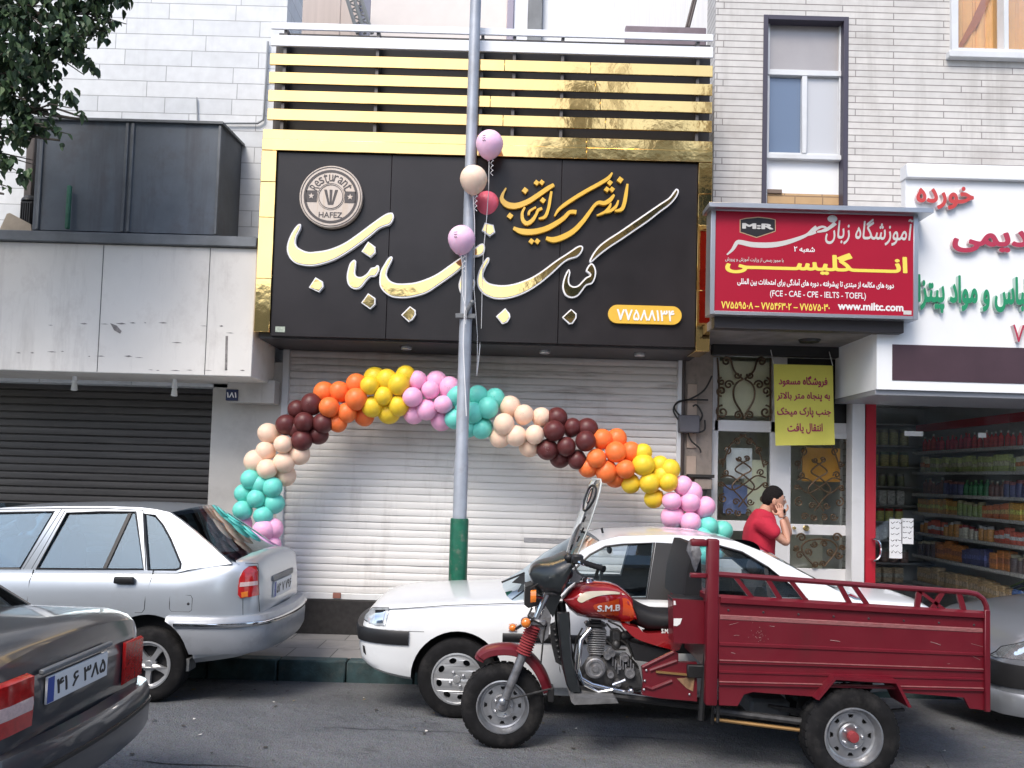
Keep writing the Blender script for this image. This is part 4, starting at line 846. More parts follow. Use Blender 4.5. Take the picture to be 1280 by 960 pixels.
# what is behind the door: stair hall with papers
hall = MB(); q = RECT(880, 430, 1080, 790, 9.6); hall.box(q[0] - .3, q[1] + .05, 9.6, 9.7, .06, zdl + .1); hall.box(q[0] - .3, q[0] - .25, 9.12, 9.6, .06, zdl + .1)
hall.box(xd1 + .002, xd1 + .05, 9.102, 9.6, .06, zdl + .1); hall.box(q[0] - .3, q[1] + .05, 9.12, 9.7, zdl + .101, zdl + .15)
hall.build('hall_wall', mat('hall_wall', (.66, .65, .55), .8, var=.25, vs_=2.5, dark=(.12, .11, .1), damt=.5), brk)
for nm, bx, Y, col, lab in (('notice_sheet', (908, 560, 940, 598), 8.84, (.8, .82, .84), 'white printed sheet behind the ironwork of the side pane'), ('notice_sheet', (930, 575, 958, 640), 8.86, (.8, .8, .62), 'pale yellowish sheet behind the side pane just left of the man'), ('notice_sheet', (904, 606, 934, 642), 8.85, (.2, .26, .5), 'blue poster low behind the ironwork left of the man'),
                          ('shop_banner', (1003, 560, 1050, 602), 8.9, (.75, .36, .06), 'orange banner seen through the upper glass of the door leaf'), ('notice_sheet', (898, 452, 964, 520), 8.86, (.78, .74, .56), 'cream board behind the scrolled grille over the door')):
    q = RECT(*bx, Y); mb = MB(); mb.box(q[0], q[1], Y, Y + .006, q[2], q[3]); tag(mb.build(nm, mat('paper', col, .6, var=.1, vs_=6), origin=(q[0], Y, q[2])), lab, 'notice')
# yellow banner
bn_ = thing('yellow_banner', 'yellow cloth banner with maroon writing hung over the entrance', 'banner', P(1005, 557, 8.5))
Yb = 8.5; cs = [P(967, 455, Yb), P(1041, 457, Yb), P(1044, 556, Yb), P(970, 557, Yb)]
def ban(u, v_, d=0):
    p = (cs[0] * (1 - u) + cs[1] * u) * (1 - v_) + (cs[3] * (1 - u) + cs[2] * u) * v_
    return (p.x, p.y - d + .012 * math.sin(u * 7 + v_ * 2) * (.3 + v_), p.z)
mb = MB(); nu, nv = 16, 16
rings = [[ban(i / nu, j / nv) for j in range(nv + 1)] for i in range(nu + 1)]; mb.loft(rings, caps=False, closed=False)
rings = [[ban(i / nu, j / nv, -.003) for j in range(nv + 1)] for i in range(nu + 1)]; mb.loft(rings, caps=False, closed=False)
mb.build('cloth', mat('banner_yellow', (.62, .58, .10), .7, var=.06, vs_=3), bn_, fix=False)
mb = MB()
for s, u0, u1, v0, v1 in (('فروشگاه مسعود', .08, .90, .14, .28), ('به پنجاه متر بالاتر', .04, .94, .34, .46), ('جنب پارک میخک', .04, .95, .53, .66), ('انتقال یافت', .20, .80, .73, .86)):
    put_text(mb, s, u0, u1, -v1, -v0, 0, .004, .02, fn=lambda x, z, d: ban(x, -z, d + .002))
mb.build('banner_writing', mat('print_maroon', (.33, .02, .09), .6), bn_, smooth=False)
for u in (0, 1):
    p = Vector(ban(u, 0)); mb = MB(); mb.tube([p, p + Vector((0, .1, .16))], .004, 5); mb.build('hanging_string', M['white_ac'], bn_)
# cables and boxes on the pillar
M['cable'] = mat('black_cable', (.02, .019, .018), .6)
jb = thing('junction_box', 'dark grey junction box with loose black cables on the dirty pillar', 'electric box', P(861, 540, 8.68))
q = RECT(848, 519, 874, 541, 8.64); mb = MB(); mb.box(q[0], q[1], 8.6, 8.702, q[2], q[3], .012); mb.build('box_body', mat('box_grey', (.1, .1, .115), .5, var=.2), jb)
mb = MB()
for pts in ([(850, 520), (843, 510), (848, 502), (862, 499), (880, 488), (890, 470)], [(848, 525), (842, 514), (845, 505), (858, 500), (885, 500)], [(872, 530), (878, 520), (874, 510), (870, 506), (866, 508)], [(860, 541), (864, 551), (874, 560), (876, 566)], [(866, 541), (880, 538), (881, 525)]):
    mb.tube([P(p.x, p.y, 8.66) for p in spline([(a_, b_, 0) for a_, b_ in pts], 5)], .009, 6)
mb.build('cable', M['cable'], jb)
mt_ = thing('meter_box', 'small brown meter box low on the pillar beside the pink balloons', 'electric box', P(878, 615, 8.66))
q = RECT(868, 598, 890, 612, 8.62); mb = MB(); mb.box(q[0], q[1], 8.6, 8.702, q[2], q[3], .01); mb.build('box_body', M['pillar'], mt_)
mb = MB(); q = RECT(860, 593, 892, 597, 8.62); mb.box(q[0], q[1], 8.58, 8.70, q[2], q[3], .003); mb.tube([P(880, 612, 8.65), P(878, 625, 8.65)], .03, 8); mb.build('bracket', M['cable'], mt_)
mb = MB(); mb.tube([P(855, 440, 8.69), P(852, 600, 8.69), P(850, 700, 8.69)], .022, 8); tag(mb.build('drain_pipe', mat('pipe_brown', (.05, .035, .03), .5), origin=P(852, 600, 8.69)), 'dark brown pipe beside the right rail of the white shutter', 'pipe')

# ------------------------------------------------------------------ grocery: glass front, shelves, goods
gx0 = xg_; gy1 = 11.7; gxr = 5.5
gro = thing('grocery_shop', 'grocery with red framed glass front and stocked shelves inside', 'shop', (4.6, 8.7, .06))
M['shop_wall'] = mat('shop_wall', (.62, .63, .62), .7, var=.06)
mb = MB(); mb.box(gx0 - .1, gx1, gy1, gy1 + .1, .06, 2.95); mb.box(gxr + .33, gxr + .43, 9.102, gy1, .06, 2.95); mb.box(gx0 - .1, gx0, 9.102, gy1, .06, 2.95); mb.box(gx0 + .001, gxr + .329, 9.102, gy1 - .001, 2.86, 2.9); mb.build('inner_wall', M['shop_wall'], gro, smooth=False)
mb = MB(); mb.box(gx0, gx1, 8.75, gy1, .04, .075); mb.build('inner_floor', mat('shop_floor', (.5, .48, .45), .4, var=.1), gro, smooth=False)
M['door_red'] = mat('frame_red', (.42, .015, .03), .35, var=.06)
q = RECT(1081, 497, 1094, 745, 8.68); mb = MB(); mb.box(q[0], q[1], 8.66, 8.76, .06, zgl - .06, .005); mb.build('red_frame', M['door_red'], gro)
q = RECT(1064, 440, 1080, 780, 8.66); mb = MB(); mb.box(q[0], q[1], 8.64, 8.8, .06, zgl - .1, .005); mb.build('white_pilaster', M['door_white'], gro)
mb = MB(); mb.box(gx0, gx1, 8.68, 8.75, .06, .2, .005); mb.build('sill_rail', M['door_red'], gro)
for i, (x0, x1) in enumerate(((P(1094, 620, 8.7).x + .003, P(1262, 620, 8.7).x), (P(1262, 620, 8.7).x + .006, gx1))):
    mb = MB(); mb.box(x0, x1, 8.7, 8.708, .2, zgl - .06); mb.build('shop_glass', glass('shop_glass', (.95, .97, .97), boost=.5), gro, smooth=False)
mb = MB(); c = P(1091, 687, 8.64); mb.tube([(c.x, 8.66, c.z + .11)] + [(c.x + .07 * math.sin(t), 8.60, c.z + .11 * math.cos(t)) for t in [math.pi * i / 10 for i in range(11)]] + [(c.x, 8.66, c.z - .11)], .012, 8); mb.build('door_handle', M['chrome'], gro)
M['shelf'] = mat('shelf_steel', (.42, .42, .43), .4, metal=.4); M['shelf_edge'] = mat('price_strip', (.5, .48, .46), .5, var=.4, vs_=40)
zsh = [2.23, 1.955, 1.67, 1.42, 1.15, .85, .5]
mb = MB()
for z in zsh: mb.box(gxr - .02, gxr + .32, 8.86, 11.3, z - .03, z, .003)
mb.build('wall_shelf', M['shelf'], gro)
mb = MB()
for z in zsh: mb.box(gxr - .026, gxr - .0205, 8.86, 11.3, z - .034, z + .004)
mb.build('price_strip', M['shelf_edge'], gro, smooth=False)
mb = MB(); mb.box(gxr + .02, gxr + .06, 8.86, 11.3, 2.5, 2.6, .004); mb.build('shelf_header', M['door_red'], gro)
zbk = [2.62, 2.32, 2.03, 1.76, 1.5, 1.28, 1.02, .72, .45]
mb = MB()
for z in zbk: mb.box(4.3, gxr + .3, 11.32, 11.68, z - .025, z, .003)
mb.build('back_shelf', M['shelf'], gro)
def m_goods(c, r=.4): c = tuple(min(.8, x * 1.9 + .03) for x in c); return mat('goods', c, r, var=.35, vs_=14, stretch=(1, 1, 3), dark=tuple(x * .3 for x in c), damt=.8, dscale=22)
def bottle(h, r, col, cap, neck=.35):
    mb = MB(); mb.lathe([(.001, 0), (r, 0), (r, h * .55), (r * .9, h * .66), (r * neck, h * .8), (r * neck, h * .9), (.001, h * .9)], (0, 0, 0), 'z', 12, 0); mb.lathe([(.001, h), (r * neck * 1.2, h), (r * neck * 1.2, h * .88), (.001, h * .88)], (0, 0, 0), 'z', 10, 1)
    return mb, [m_goods(col, .25), mat('cap', cap, .4)]
def jar(h, r, col, cap):
    mb = MB(); mb.lathe([(.001, 0), (r, 0), (r, h * .75), (r * .85, h * .82), (.001, h * .82)], (0, 0, 0), 'z', 12, 0); mb.lathe([(.001, h), (r * .9, h), (r * .9, h * .81), (.001, h * .81)], (0, 0, 0), 'z', 12, 1)
    return mb, [m_goods(col, .3), mat('cap', cap, .4)]
def packet(h, wd, dp, col, c2):
    mb = MB(); mb.box(-dp / 2, dp / 2, -wd / 2, wd / 2, 0, h, .006, 0); mb.box(-dp / 2 - .002, dp / 2 + .002, -wd / 2 - .002, wd / 2 + .002, h * .35, h * .62, 0, 1)
    return mb, [m_goods(col), mat('print', tuple(min(.85, x * 1.4 + .05) for x in c2), .5, var=.5, vs_=40)]
GOODS = [  # shelf index, list of (kind, builder), name, label
 (0, [bottle(.2, .032, (.45, .03, .03), (.7, .7, .68)), bottle(.19, .034, (.5, .05, .03), (.8, .8, .78)), bottle(.2, .032, (.35, .02, .05), (.6, .05, .05))], 'sauce_bottle', 'red sauce bottle on the topmost side shelf of the grocery', 'bottle'),
 (1, [packet(.2, .1, .07, (.42, .4, .28), (.5, .16, .05)), jar(.19, .045, (.5, .2, .05), (.6, .55, .4)), packet(.19, .09, .07, (.3, .34, .12), (.6, .5, .3))], 'food_packet', 'beige and orange food packet on the second side shelf down', 'packet'),
 (2, [bottle(.21, .04, (.02, .12, .04), (.1, .3, .1)), bottle(.2, .04, (.10, .03, .02), (.4, .4, .3)), jar(.18, .05, (.05, .05, .12), (.3, .1, .1))], 'oil_bottle', 'dark bottle on the third side shelf down in the grocery', 'bottle'),
 (3, [packet(.19, .11, .08, (.5, .2, .04), (.6, .45, .1)), packet(.18, .09, .08, (.4, .1, .03), (.5, .3, .1)), jar(.19, .05, (.16, .2, .06), (.4, .35, .2))], 'snack_carton', 'orange and brown carton on the fourth side shelf down', 'carton'),
 (4, [jar(.16, .04, (.4, .35, .28), (.35, .05, .05)), packet(.17, .08, .07, (.45, .08, .05), (.6, .6, .55)), jar(.17, .045, (.35, .16, .04), (.5, .5, .5))], 'pickle_jar', 'small jar or tin on the fifth side shelf down', 'jar'),
 (5, [packet(.2, .11, .09, (.05, .05, .12), (.1, .12, .3)), packet(.21, .12, .09, (.36, .13, .03), (.3, .1, .04)), jar(.2, .055, (.06, .04, .04), (.5, .45, .3))], 'dark_carton', 'dark blue or brown carton on the sixth side shelf down', 'carton'),
 (6, [packet(.22, .13, .1, (.5, .5, .5), (.25, .25, .3)), packet(.2, .12, .1, (.3, .2, .1), (.4, .3, .2)), bottle(.24, .05, (.04, .08, .2), (.5, .5, .5))], 'grey_box', 'grey box or big bottle on the lowest side shelf', 'box')]
random.seed(21)
for si, kinds, nm, lab, cat in GOODS:
    protos = []
    for mb, ms in kinds: protos.append((mb, ms))
    made = [None] * len(protos); y = 8.95; run = 0; k = 0
    while y < 11.25:
        if run <= 0: k = random.randrange(len(protos)); run = random.randint(2, 6)
        run -= 1
        if made[k] is None:
            o = protos[k][0].build(nm, protos[k][1], origin=(0, 0, 0)); made[k] = o
        else:
            o = made[k].copy(); COL.objects.link(o)
        o.location = (gxr + .075 + random.uniform(-.012, .012), y, zsh[si]); o.rotation_euler.z = random.uniform(-.15, .15); s_ = random.uniform(.86, 1.12); o.scale = (s_, s_ * random.uniform(.9, 1.08), s_ * random.uniform(.85, 1.05))
        tag(o, lab, cat, 'goods on side shelf %s' % ('top second third fourth fifth sixth lowest'.split()[si])); y += random.uniform(.098, .12)
BK = [(2.32, jar(.22, .06, (.3, .3, .16), (.4, .4, .3)), 'tall_jar', 'tall jar on the top back shelf', .14), (2.03, jar(.2, .06, (.28, .26, .1), (.2, .3, .2)), 'olive_jar', 'olive jar on the second back shelf', .14), (1.76, jar(.17, .05, (.16, .17, .1), (.3, .3, .3)), 'green_jar', 'dark green jar on the third back shelf', .13),
      (1.5, packet(.2, .1, .11, (.55, .62, .62), (.5, .58, .58)), 'paper_pack', 'white paper pack on the fourth back shelf', .125), (1.28, jar(.17, .055, (.6, .45, .08), (.5, .04, .04)), 'honey_jar', 'yellow jar with red lid on the fifth back shelf', .125), (1.02, bottle(.2, .04, (.3, .32, .32), (.5, .5, .5)), 'clear_bottle', 'clear bottle on the sixth back shelf', .11),
      (.72, jar(.18, .06, (.2, .12, .1), (.4, .4, .35)), 'spice_jar', 'mottled jar on the seventh back shelf', .14), (.45, packet(.2, .12, .12, (.4, .3, .2), (.6, .5, .4)), 'low_carton', 'beige carton on the lowest back shelf', .15)]
for z, (mb, ms), nm, lab, st in BK:
    o = None; x = 4.72
    while x < 5.42:
        if o is None: o = first = mb.build(nm, ms, origin=(0, 0, 0))
        else: o = first.copy(); COL.objects.link(o)
        o.location = (x, 11.42 + random.uniform(-.015, .015), z); o.rotation_euler.z = math.pi / 2 + random.uniform(-.1, .1); tag(o, lab + ' of the grocery', nm.split('_')[1], lab.split(' on ')[1]); x += st
for bx, lab, rows in (((1112, 649, 1128, 698), 'taller handwritten white notice on the grocery glass by the handle', 6), ((1127, 648, 1142, 680), 'shorter handwritten white notice on the grocery glass further from the handle', 4)):
    q = RECT(*bx, 8.69); t = thing('paper_notice', lab, 'notice', (q[0], 8.69, q[2])); mb = MB(); mb.box(q[0], q[1], 8.693, 8.697, q[2], q[3]); mb.build('sheet', M['white_ac'], t)
    mb = MB(); random.seed(rows)
    for i in range(rows):
        zt_ = q[3] - .03 - i * (q[3] - q[2] - .04) / rows; x = q[0] + .015
        while x < q[1] - .03:
            l = random.uniform(.015, .045); mb.tube([(x, 8.692, zt_), (x + l * .4, 8.692, zt_ - random.uniform(.005, .02)), (x + l, 8.692, zt_ + random.uniform(-.008, .012))], .003, 4); x += l + .012
    mb.build('handwriting', M['sign_blackp'], t)
for bx, lab in (((1131, 539, 1154, 545), 'longer white sticker high on the grocery glass'), ((1223, 541, 1233, 547), 'shorter white sticker high on the grocery glass')):
    q = RECT(*bx, 8.69); mb = MB(); mb.box(q[0], q[1], 8.694, 8.698, q[2], q[3]); tag(mb.build('glass_sticker', M['white_ac'], origin=(q[0], 8.69, q[2])), lab, 'sticker')
# ------------------------------------------------------------------ cars (all face left, towards -X)
M['paint_white'] = mat('paint_white', (.74, .76, .77), .28, coat=.8, var=.02, dark=(.5, .49, .47), damt=.22, dscale=3, bump=.0004, bs=3)
M['paint_silver'] = mat('paint_silver', (.46, .50, .54), .32, metal=.55, coat=.7, var=.03, dark=(.3, .3, .3), damt=.25, dscale=4)
M['paint_dark'] = mat('paint_dark', (.05, .054, .062), .3, metal=.3, coat=.7, var=.1)
M['paint_grey'] = mat('paint_grey', (.30, .32, .35), .3, metal=.6, coat=.8, var=.04)
M['tint_clear'] = glass('car_glass_clear', (.93, .965, .98), boost=1.7, refl=(.8, .92, 1))
M['tint'] = glass('car_glass', (.58, .70, .76), boost=2.6, refl=(.8, .92, 1))
M['tint_dark'] = glass('car_glass_dark', (.30, .38, .43), boost=1.8, refl=(.8, .92, 1))
M['lamp_clear'] = mat('lamp_clear', (.55, .58, .6), .08, metal=.4, var=.3, vs_=30, coat=1)
M['lamp_red'] = mat('lamp_red', (.42, .012, .012), .12, coat=1, var=.25, vs_=40)
M['lamp_amber'] = mat('lamp_amber', (.75, .2, .02), .15, coat=1, var=.15, vs_=40)
M['lamp_pink'] = mat('lamp_pale', (.62, .45, .43), .15, coat=1, var=.15, vs_=60, stretch=(6, 1, 1))
M['alloy'] = mat('alloy', (.5, .51, .52), .35, metal=.7, var=.1, vs_=9, dark=(.2, .17, .14), damt=.4, dscale=9)
M['seat'] = mat('seat_cloth', (.06, .062, .068), .9, var=.2)
M['plate_w'] = mat('plate_white', (.7, .71, .72), .4); M['plate_b'] = mat('plate_blue', (.02, .06, .3), .4)

def holes_ring(n, R_, r0, r1, half, phase=0, k=5):
    out = []
    for i in range(n):
        a0 = 2 * math.pi * i / n + phase
        pts = [(r1 * R_, a0 - half + 2 * half * j / k) for j in range(k + 1)] + [(r0 * R_, a0 + (half * .62) - 2 * half * .62 * j / 2) for j in range(3)]
        p2 = [(r * math.cos(a), r * math.sin(a)) for r, a in pts]
        out.append([(p.x, p.y) for p in spline([(a, b, 0) for a, b in p2], 3, True)])
    return out
def wheel(name, parent, c, Rt, wd, rr, style, far=False):
    """tyre and rim; c is the centre of the outward face (towards -Y), or of the far face when far"""
    c = Vector(c); s = -1 if far else 1
    w_ = MB()
    prof = [(rr * .96, .03), (rr + .006, .002), (rr + (Rt - rr) * .45, -.006), (Rt * .94, .004), (Rt * .985, .016), (Rt, .034), (Rt, wd * .5), (Rt, wd - .034), (Rt * .985, wd - .016), (Rt * .94, wd), (rr, wd - .02)]
    w_.lathe([(r, a * s) for r, a in prof], c, 'y', 48)
    for k in range(3):                                                    # tread grooves read as ridges
        y = wd * (.3 + .2 * k); w_.lathe([(Rt - .001, (y - .006) * s), (Rt + .004, (y - .004) * s), (Rt + .004, (y + .004) * s), (Rt - .001, (y + .006) * s)], c, 'y', 48)
    wo = w_.build('wheel', M['rubber'], parent)
    rim = MB()
    rim.lathe([(rr * 1.02, .012 * s), (rr * 1.04, -.004 * s), (rr * .97, -.006 * s), (rr * .93, .012 * s), (rr * .9, .07 * s), (rr * 1.0, .08 * s)], c, 'y', 40)
    yb = .075 * s
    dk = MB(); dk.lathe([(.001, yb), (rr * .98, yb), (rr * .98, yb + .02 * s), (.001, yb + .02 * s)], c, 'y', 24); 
    if style == 'hubcap':
        hs = [[((.735 * rr + .115 * rr * math.cos(u)) * math.cos(a0) - .15 * rr * math.sin(u) * math.sin(a0), (.735 * rr + .115 * rr * math.cos(u)) * math.sin(a0) + .15 * rr * math.sin(u) * math.cos(a0)) for u in [2 * math.pi * j / 14 for j in range(14)]] for a0 in [2 * math.pi * i / 8 + .25 for i in range(8)]]
        circ = [(rr * .955 * math.cos(2 * math.pi * i / 48), rr * .955 * math.sin(2 * math.pi * i / 48)) for i in range(48)]
        rim.prism(circ, 0, 0, hs, fn=lambda x, z, t: (c.x + x, c.y + s * (-.012 * (1 - (x * x + z * z) / rr ** 2) + .004 + .012 * t), c.z + z))
        for i in range(4):
            a = math.pi / 2 * i + .5; rim.ball((c.x + rr * .3 * math.cos(a), c.y - .012 * s, c.z + rr * .3 * math.sin(a)), .012, 8, 6)
        rim.lathe([(.001, -.016 * s), (rr * .14, -.015 * s), (rr * .16, -.008 * s)], c, 'y', 20)
    elif style == 'alloy':
        hs = holes_ring(5, rr, .34, .84, .47, .3)
        circ = [(rr * .95 * math.cos(2 * math.pi * i / 48), rr * .95 * math.sin(2 * math.pi * i / 48)) for i in range(48)]
        rim.prism(circ, 0, 0, hs, fn=lambda x, z, t: (c.x + x, c.y + s * (.006 + .03 * (1 - (x * x + z * z) / rr ** 2) + .03 * t), c.z + z))
        rim.lathe([(.001, .022 * s), (rr * .15, .022 * s), (rr * .18, .04 * s)], c, 'y', 20)
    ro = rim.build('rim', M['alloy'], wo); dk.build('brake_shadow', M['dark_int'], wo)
    return wo

def carve(obj, cutters, boxes=()):
    """cut wheel arches out of a shell, leaving dark linings"""
    cm = MB()
    for (cx, cz, r, y0, y1) in cutters:
        cm.lathe([(.001, y0), (r, y0), (r, y1), (.001, y1)], (cx, 0, cz), 'y', 40, 1)
    for bx in boxes: cm.box(*bx, 0, 1)
    b = Vector(obj.parent['base'])
    me = bpy.data.meshes.new('cut'); me.from_pydata([tuple(Vector(p) - b) for p in cm.v], [], cm.f); me.polygons.foreach_set('material_index', cm.m)
    for m_ in obj.data.materials: me.materials.append(m_)
    bm = bmesh.new(); bm.from_mesh(me); bmesh.ops.remove_doubles(bm, verts=bm.verts, dist=.0005); bmesh.ops.recalc_face_normals(bm, faces=bm.faces); bm.to_mesh(me); bm.free()
    co = bpy.data.objects.new('cut', me); COL.objects.link(co); co.location = b
    md = obj.modifiers.new('cut', 'BOOLEAN'); md.operation = 'DIFFERENCE'; md.solver = 'EXACT'; md.object = co
    bpy.context.view_layer.update()
    dg = bpy.context.evaluated_depsgraph_get(); nm = bpy.data.meshes.new_from_object(obj.evaluated_get(dg))
    obj.modifiers.clear(); old = obj.data; obj.data = nm; nm.name = old.name
    bpy.data.objects.remove(co); nm.polygons.foreach_set('use_smooth', [True] * len(nm.polygons)); nm.set_sharp_from_angle(angle=R(34))

class Car:
    def __init__(s, name, label, Y0, W, top, bot, paint, round_f=(.5, .24), round_r=(.45, .2), crown=.035, group=None, shoulder=.04):
        s.Y0, s.W, s.top, s.bot, s.paint = Y0, W, sorted(top), sorted(bot), paint
        s.xf, s.xr = s.top[0][0], s.top[-1][0]; s.rf, s.rr_ = round_f, round_r; s.crown = crown; s.sh = shoulder
        s.root = thing(name, label, 'car', ((s.xf + s.xr) / 2, Y0 + W / 2, 0), group)
    def ins(s, x):
        i = 0
        for d, (l, a) in ((x - s.xf, s.rf), (s.xr - x, s.rr_)):
            if d < l: u = 1 - d / l; i = max(i, a * (1 - math.sqrt(max(0, 1 - u * u))) )
        return i
    def side(s, x, z):
        """distance of the body side behind the plane Y0 at (x, z)"""
        zt, zb = lerp_pts(s.top, x), lerp_pts(s.bot, x); zs = zt - s.sh; h = max(zs - zb, .02); t = (z - zb) / h
        d = lerp_pts([(0, .09), (.06, .035), (.25, .012), (.5, 0), (.72, .006), (.93, .028), (1, .05)], t)
        i = s.ins(x); return i + d * (1 - i / (s.W / 2))
    def shell(s, arches, n=54, cav=None):
        rings = []
        for k in range(n):
            u = k / (n - 1); x = s.xf + (s.xr - s.xf) * (u if 0 < k < n - 1 else u); 
            x = s.xf + (s.xr - s.xf) * (.5 - .5 * math.cos(math.pi * u)) * .5 + (s.xr - s.xf) * u * .5
            zt, zb = lerp_pts(s.top, x), lerp_pts(s.bot, x); zs = max(zt - s.sh, zb + .02); h = zs - zb; i = s.ins(x); half = s.W / 2
            P_ = [(.09, zb), (.035, zb + .06 * h), (.018, zb + .15 * h), (.012, zb + .25 * h), (.003, zb + .38 * h), (0, zb + .5 * h), (.002, zb + .62 * h), (.006, zb + .72 * h), (.014, zb + .83 * h), (.028, zb + .93 * h), (.05, zs), (.075, zt - s.sh * .35), (.11, zt - s.sh * .1), (.2, zt + s.crown * .2), (.42, zt + s.crown * .75), (half, zt + s.crown)]
            P_ = [(i + d * (1 - i / half), z) for d, z in P_]
            ring = [(x, s.Y0 + d, z) for d, z in P_] + [(x, s.Y0 + s.W - d, z) for d, z in reversed(P_[:-1])]
            rings.append(ring)
        mb = MB(); mb.loft(rings); o = mb.build('body', [s.paint, M['dark_int']], s.root, ang=34)
        cs_ = []
        for (cx, cz, r) in arches: cs_ += [(cx, cz, r, s.Y0 - .3, s.Y0 + .3), (cx, cz, r, s.Y0 + s.W - .3, s.Y0 + s.W + .3)]
        carve(o, cs_, [(cav[0], cav[1], s.Y0 + .13, s.Y0 + s.W - .13, cav[2], 1.6)] if cav else ()); s.body = o; return o
    def cd(s, z): return s.Y0 + .052 + max(0, z - s.zbelt) * .36
    def cabin(s, outer, windows, zbelt, roof_x, glass_m, tint_ws=None):
        s.zbelt = zbelt; par = s.root; W = s.W; Y0 = s.Y0
        for far in (0, 1):
            fn = (lambda x, z, t: (x, s.cd(z) + .035 * t, z)) if not far else (lambda x, z, t: (x, 2 * Y0 + W - s.cd(z) - .035 * t, z))
            mb = MB(); mb.prism(outer, 0, 1, windows, fn=fn, back_mi=1); mb.build('window_surround', [s.paint, M['dark_int']], par, ang=30)
            for wpoly in windows:
                f2 = (lambda x, z, t: (x, s.cd(z) + .012 + .004 * t, z)) if not far else (lambda x, z, t: (x, 2 * Y0 + W - s.cd(z) - .012 - .004 * t, z))
                g_ = MB(); g_.prism(inset(wpoly, -.004), 0, 1, fn=f2); g_.build('side_window', glass_m, par, smooth=False)
                f3 = (lambda x, z, t: (x, s.cd(z) - .0025 + .02 * t, z)) if not far else (lambda x, z, t: (x, 2 * Y0 + W - s.cd(z) + .0025 - .02 * t, z))
                g_ = MB(); g_.tube([f3(x, z, .1) for x, z in wpoly], .0085, 6, True); g_.build('window_rubber', M['black'], par)
        # roof
        ro = [p for p in outer if roof_x[0] - 1e-4 <= p[0] <= roof_x[1] + 1e-4 and p[1] > zbelt + .1]; ro.sort()
        rings = []
        for (x, z) in ro:
            y0, y1 = s.cd(z) + .004, 2 * Y0 + W - s.cd(z) - .004; ring = []
            for k in range(11): u = k / 10; ring.append((x, y0 + (y1 - y0) * u, z - .004 + .022 * (1 - (2 * u - 1) ** 2) * min(1, .35 + 3 * min(x - ro[0][0], ro[-1][0] - x))))
            rings.append(ring + [(p[0], p[1], p[2] - .03) for p in reversed(ring)])
        mb = MB(); mb.loft(rings); mb.build('roof', s.paint, par, ang=40)
        s.outer = outer
    def screen(s, line, name, m_, bow):
        """glass between the two sides along line [(x,z)...] from base to top"""
        rings = []
        for i, (x, z) in enumerate(line):
            y0, y1 = s.cd(z) + .03, 2 * s.Y0 + s.W - s.cd(z) - .03; bw = bow
            rings.append([(x + bw * (1 - (2 * k / 10 - 1) ** 2), y0 + (y1 - y0) * k / 10, z + (.04 * (1 - (2 * k / 10 - 1) ** 2) if i == len(line) - 1 else .012 * (1 - (2 * k / 10 - 1) ** 2))) for k in range(11)])
        mb = MB(); mb.loft(rings, caps=False, closed=False); return mb.build(name, m_, s.root, fix=False)
    def seam(s, pts, r=.0035, par=None, name='door_seam', m_=None):
        """door gap or strip along the body side"""
        mb = MB(); L = []
        for a, b in zip(pts, pts[1:]):
            n = max(2, int((Vector(b) - Vector(a)).length / .05))
            for k in range(n): t = k / n; L.append((a[0] + (b[0] - a[0]) * t, a[1] + (b[1] - a[1]) * t))
        L.append(pts[-1]); mb.tube([(x, s.Y0 + s.side(x, z) + r * .35, z) for x, z in L], r, 6); return mb.build(name, m_ or M['black'], par or s.root)
    def band(s, x0, x1, z0, z1, out, name, m_, par=None, n=14, zf=None):
        """strip standing proud of the body side and following it"""
        rings = []
        for i in range(n + 1):
            x = x0 + (x1 - x0) * i / n; dz = zf(x) if zf else 0; zm = (z0 + z1) / 2 + dz; y = s.Y0 + s.side(x, zm); h = (z1 - z0) / 2
            rings.append([(x, y + .012, zm - h), (x, y - out * .6, zm - h), (x, y - out, zm - h * .5), (x, y - out, zm + h * .5), (x, y - out * .6, zm + h), (x, y + .012, zm + h)])
        mb = MB(); mb.loft(rings); return mb.build(name, m_, par or s.root)
    def wrap(s, end, z0, z1, out, x_stop, name, m_, par=None, n=26):
        """band that starts on the near side at x_stop, turns the corner and crosses the whole end of the car"""
        path = []
        xe = s.xf if end == 'f' else s.xr; sg_ = -1 if end == 'f' else 1
        for i in range(n): 
            t = i / (n - 1); x = x_stop + (xe - sg_ * .004 - x_stop) * math.sin(t * math.pi / 2); path.append((x, s.Y0 + s.side(x, (z0 + z1) / 2)))
        cy = s.Y0 + s.W / 2
        bulge = .05; ye = path[-1][1]; k = 10
        for i in range(1, k): t = i / k; y = ye + (2 * (cy - ye)) * t; path.append((xe + sg_ * bulge * (1 - (2 * t - 1) ** 2), y))
        path += [(x, 2 * cy - y) for x, y in reversed(path[:n])]
        rings = []
        for i, p in enumerate(path):
            a, b = Vector(path[max(i - 1, 0)]), Vector(path[min(i + 1, len(path) - 1)]); t = (b - a).normalized(); nrm = Vector((t.y, -t.x)) * (-1 if end == 'f' else 1)
            if nrm.dot(Vector((p[0] - (xe - sg_ * 1.0), p[1] - cy))) < 0: nrm = -nrm
            def q(o, z): return (p[0] + nrm.x * o, p[1] + nrm.y * o, z)
            h = z1 - z0; rings.append([q(-.03, z0), q(out * .65, z0 + h * .02), q(out * .95, z0 + h * .18), q(out, z0 + h * .5), q(out * .95, z0 + h * .82), q(out * .65, z0 + h * .98), q(-.03, z1)])
        mb = MB(); mb.loft(rings); return mb.build(name, m_, par or s.root, ang=50)
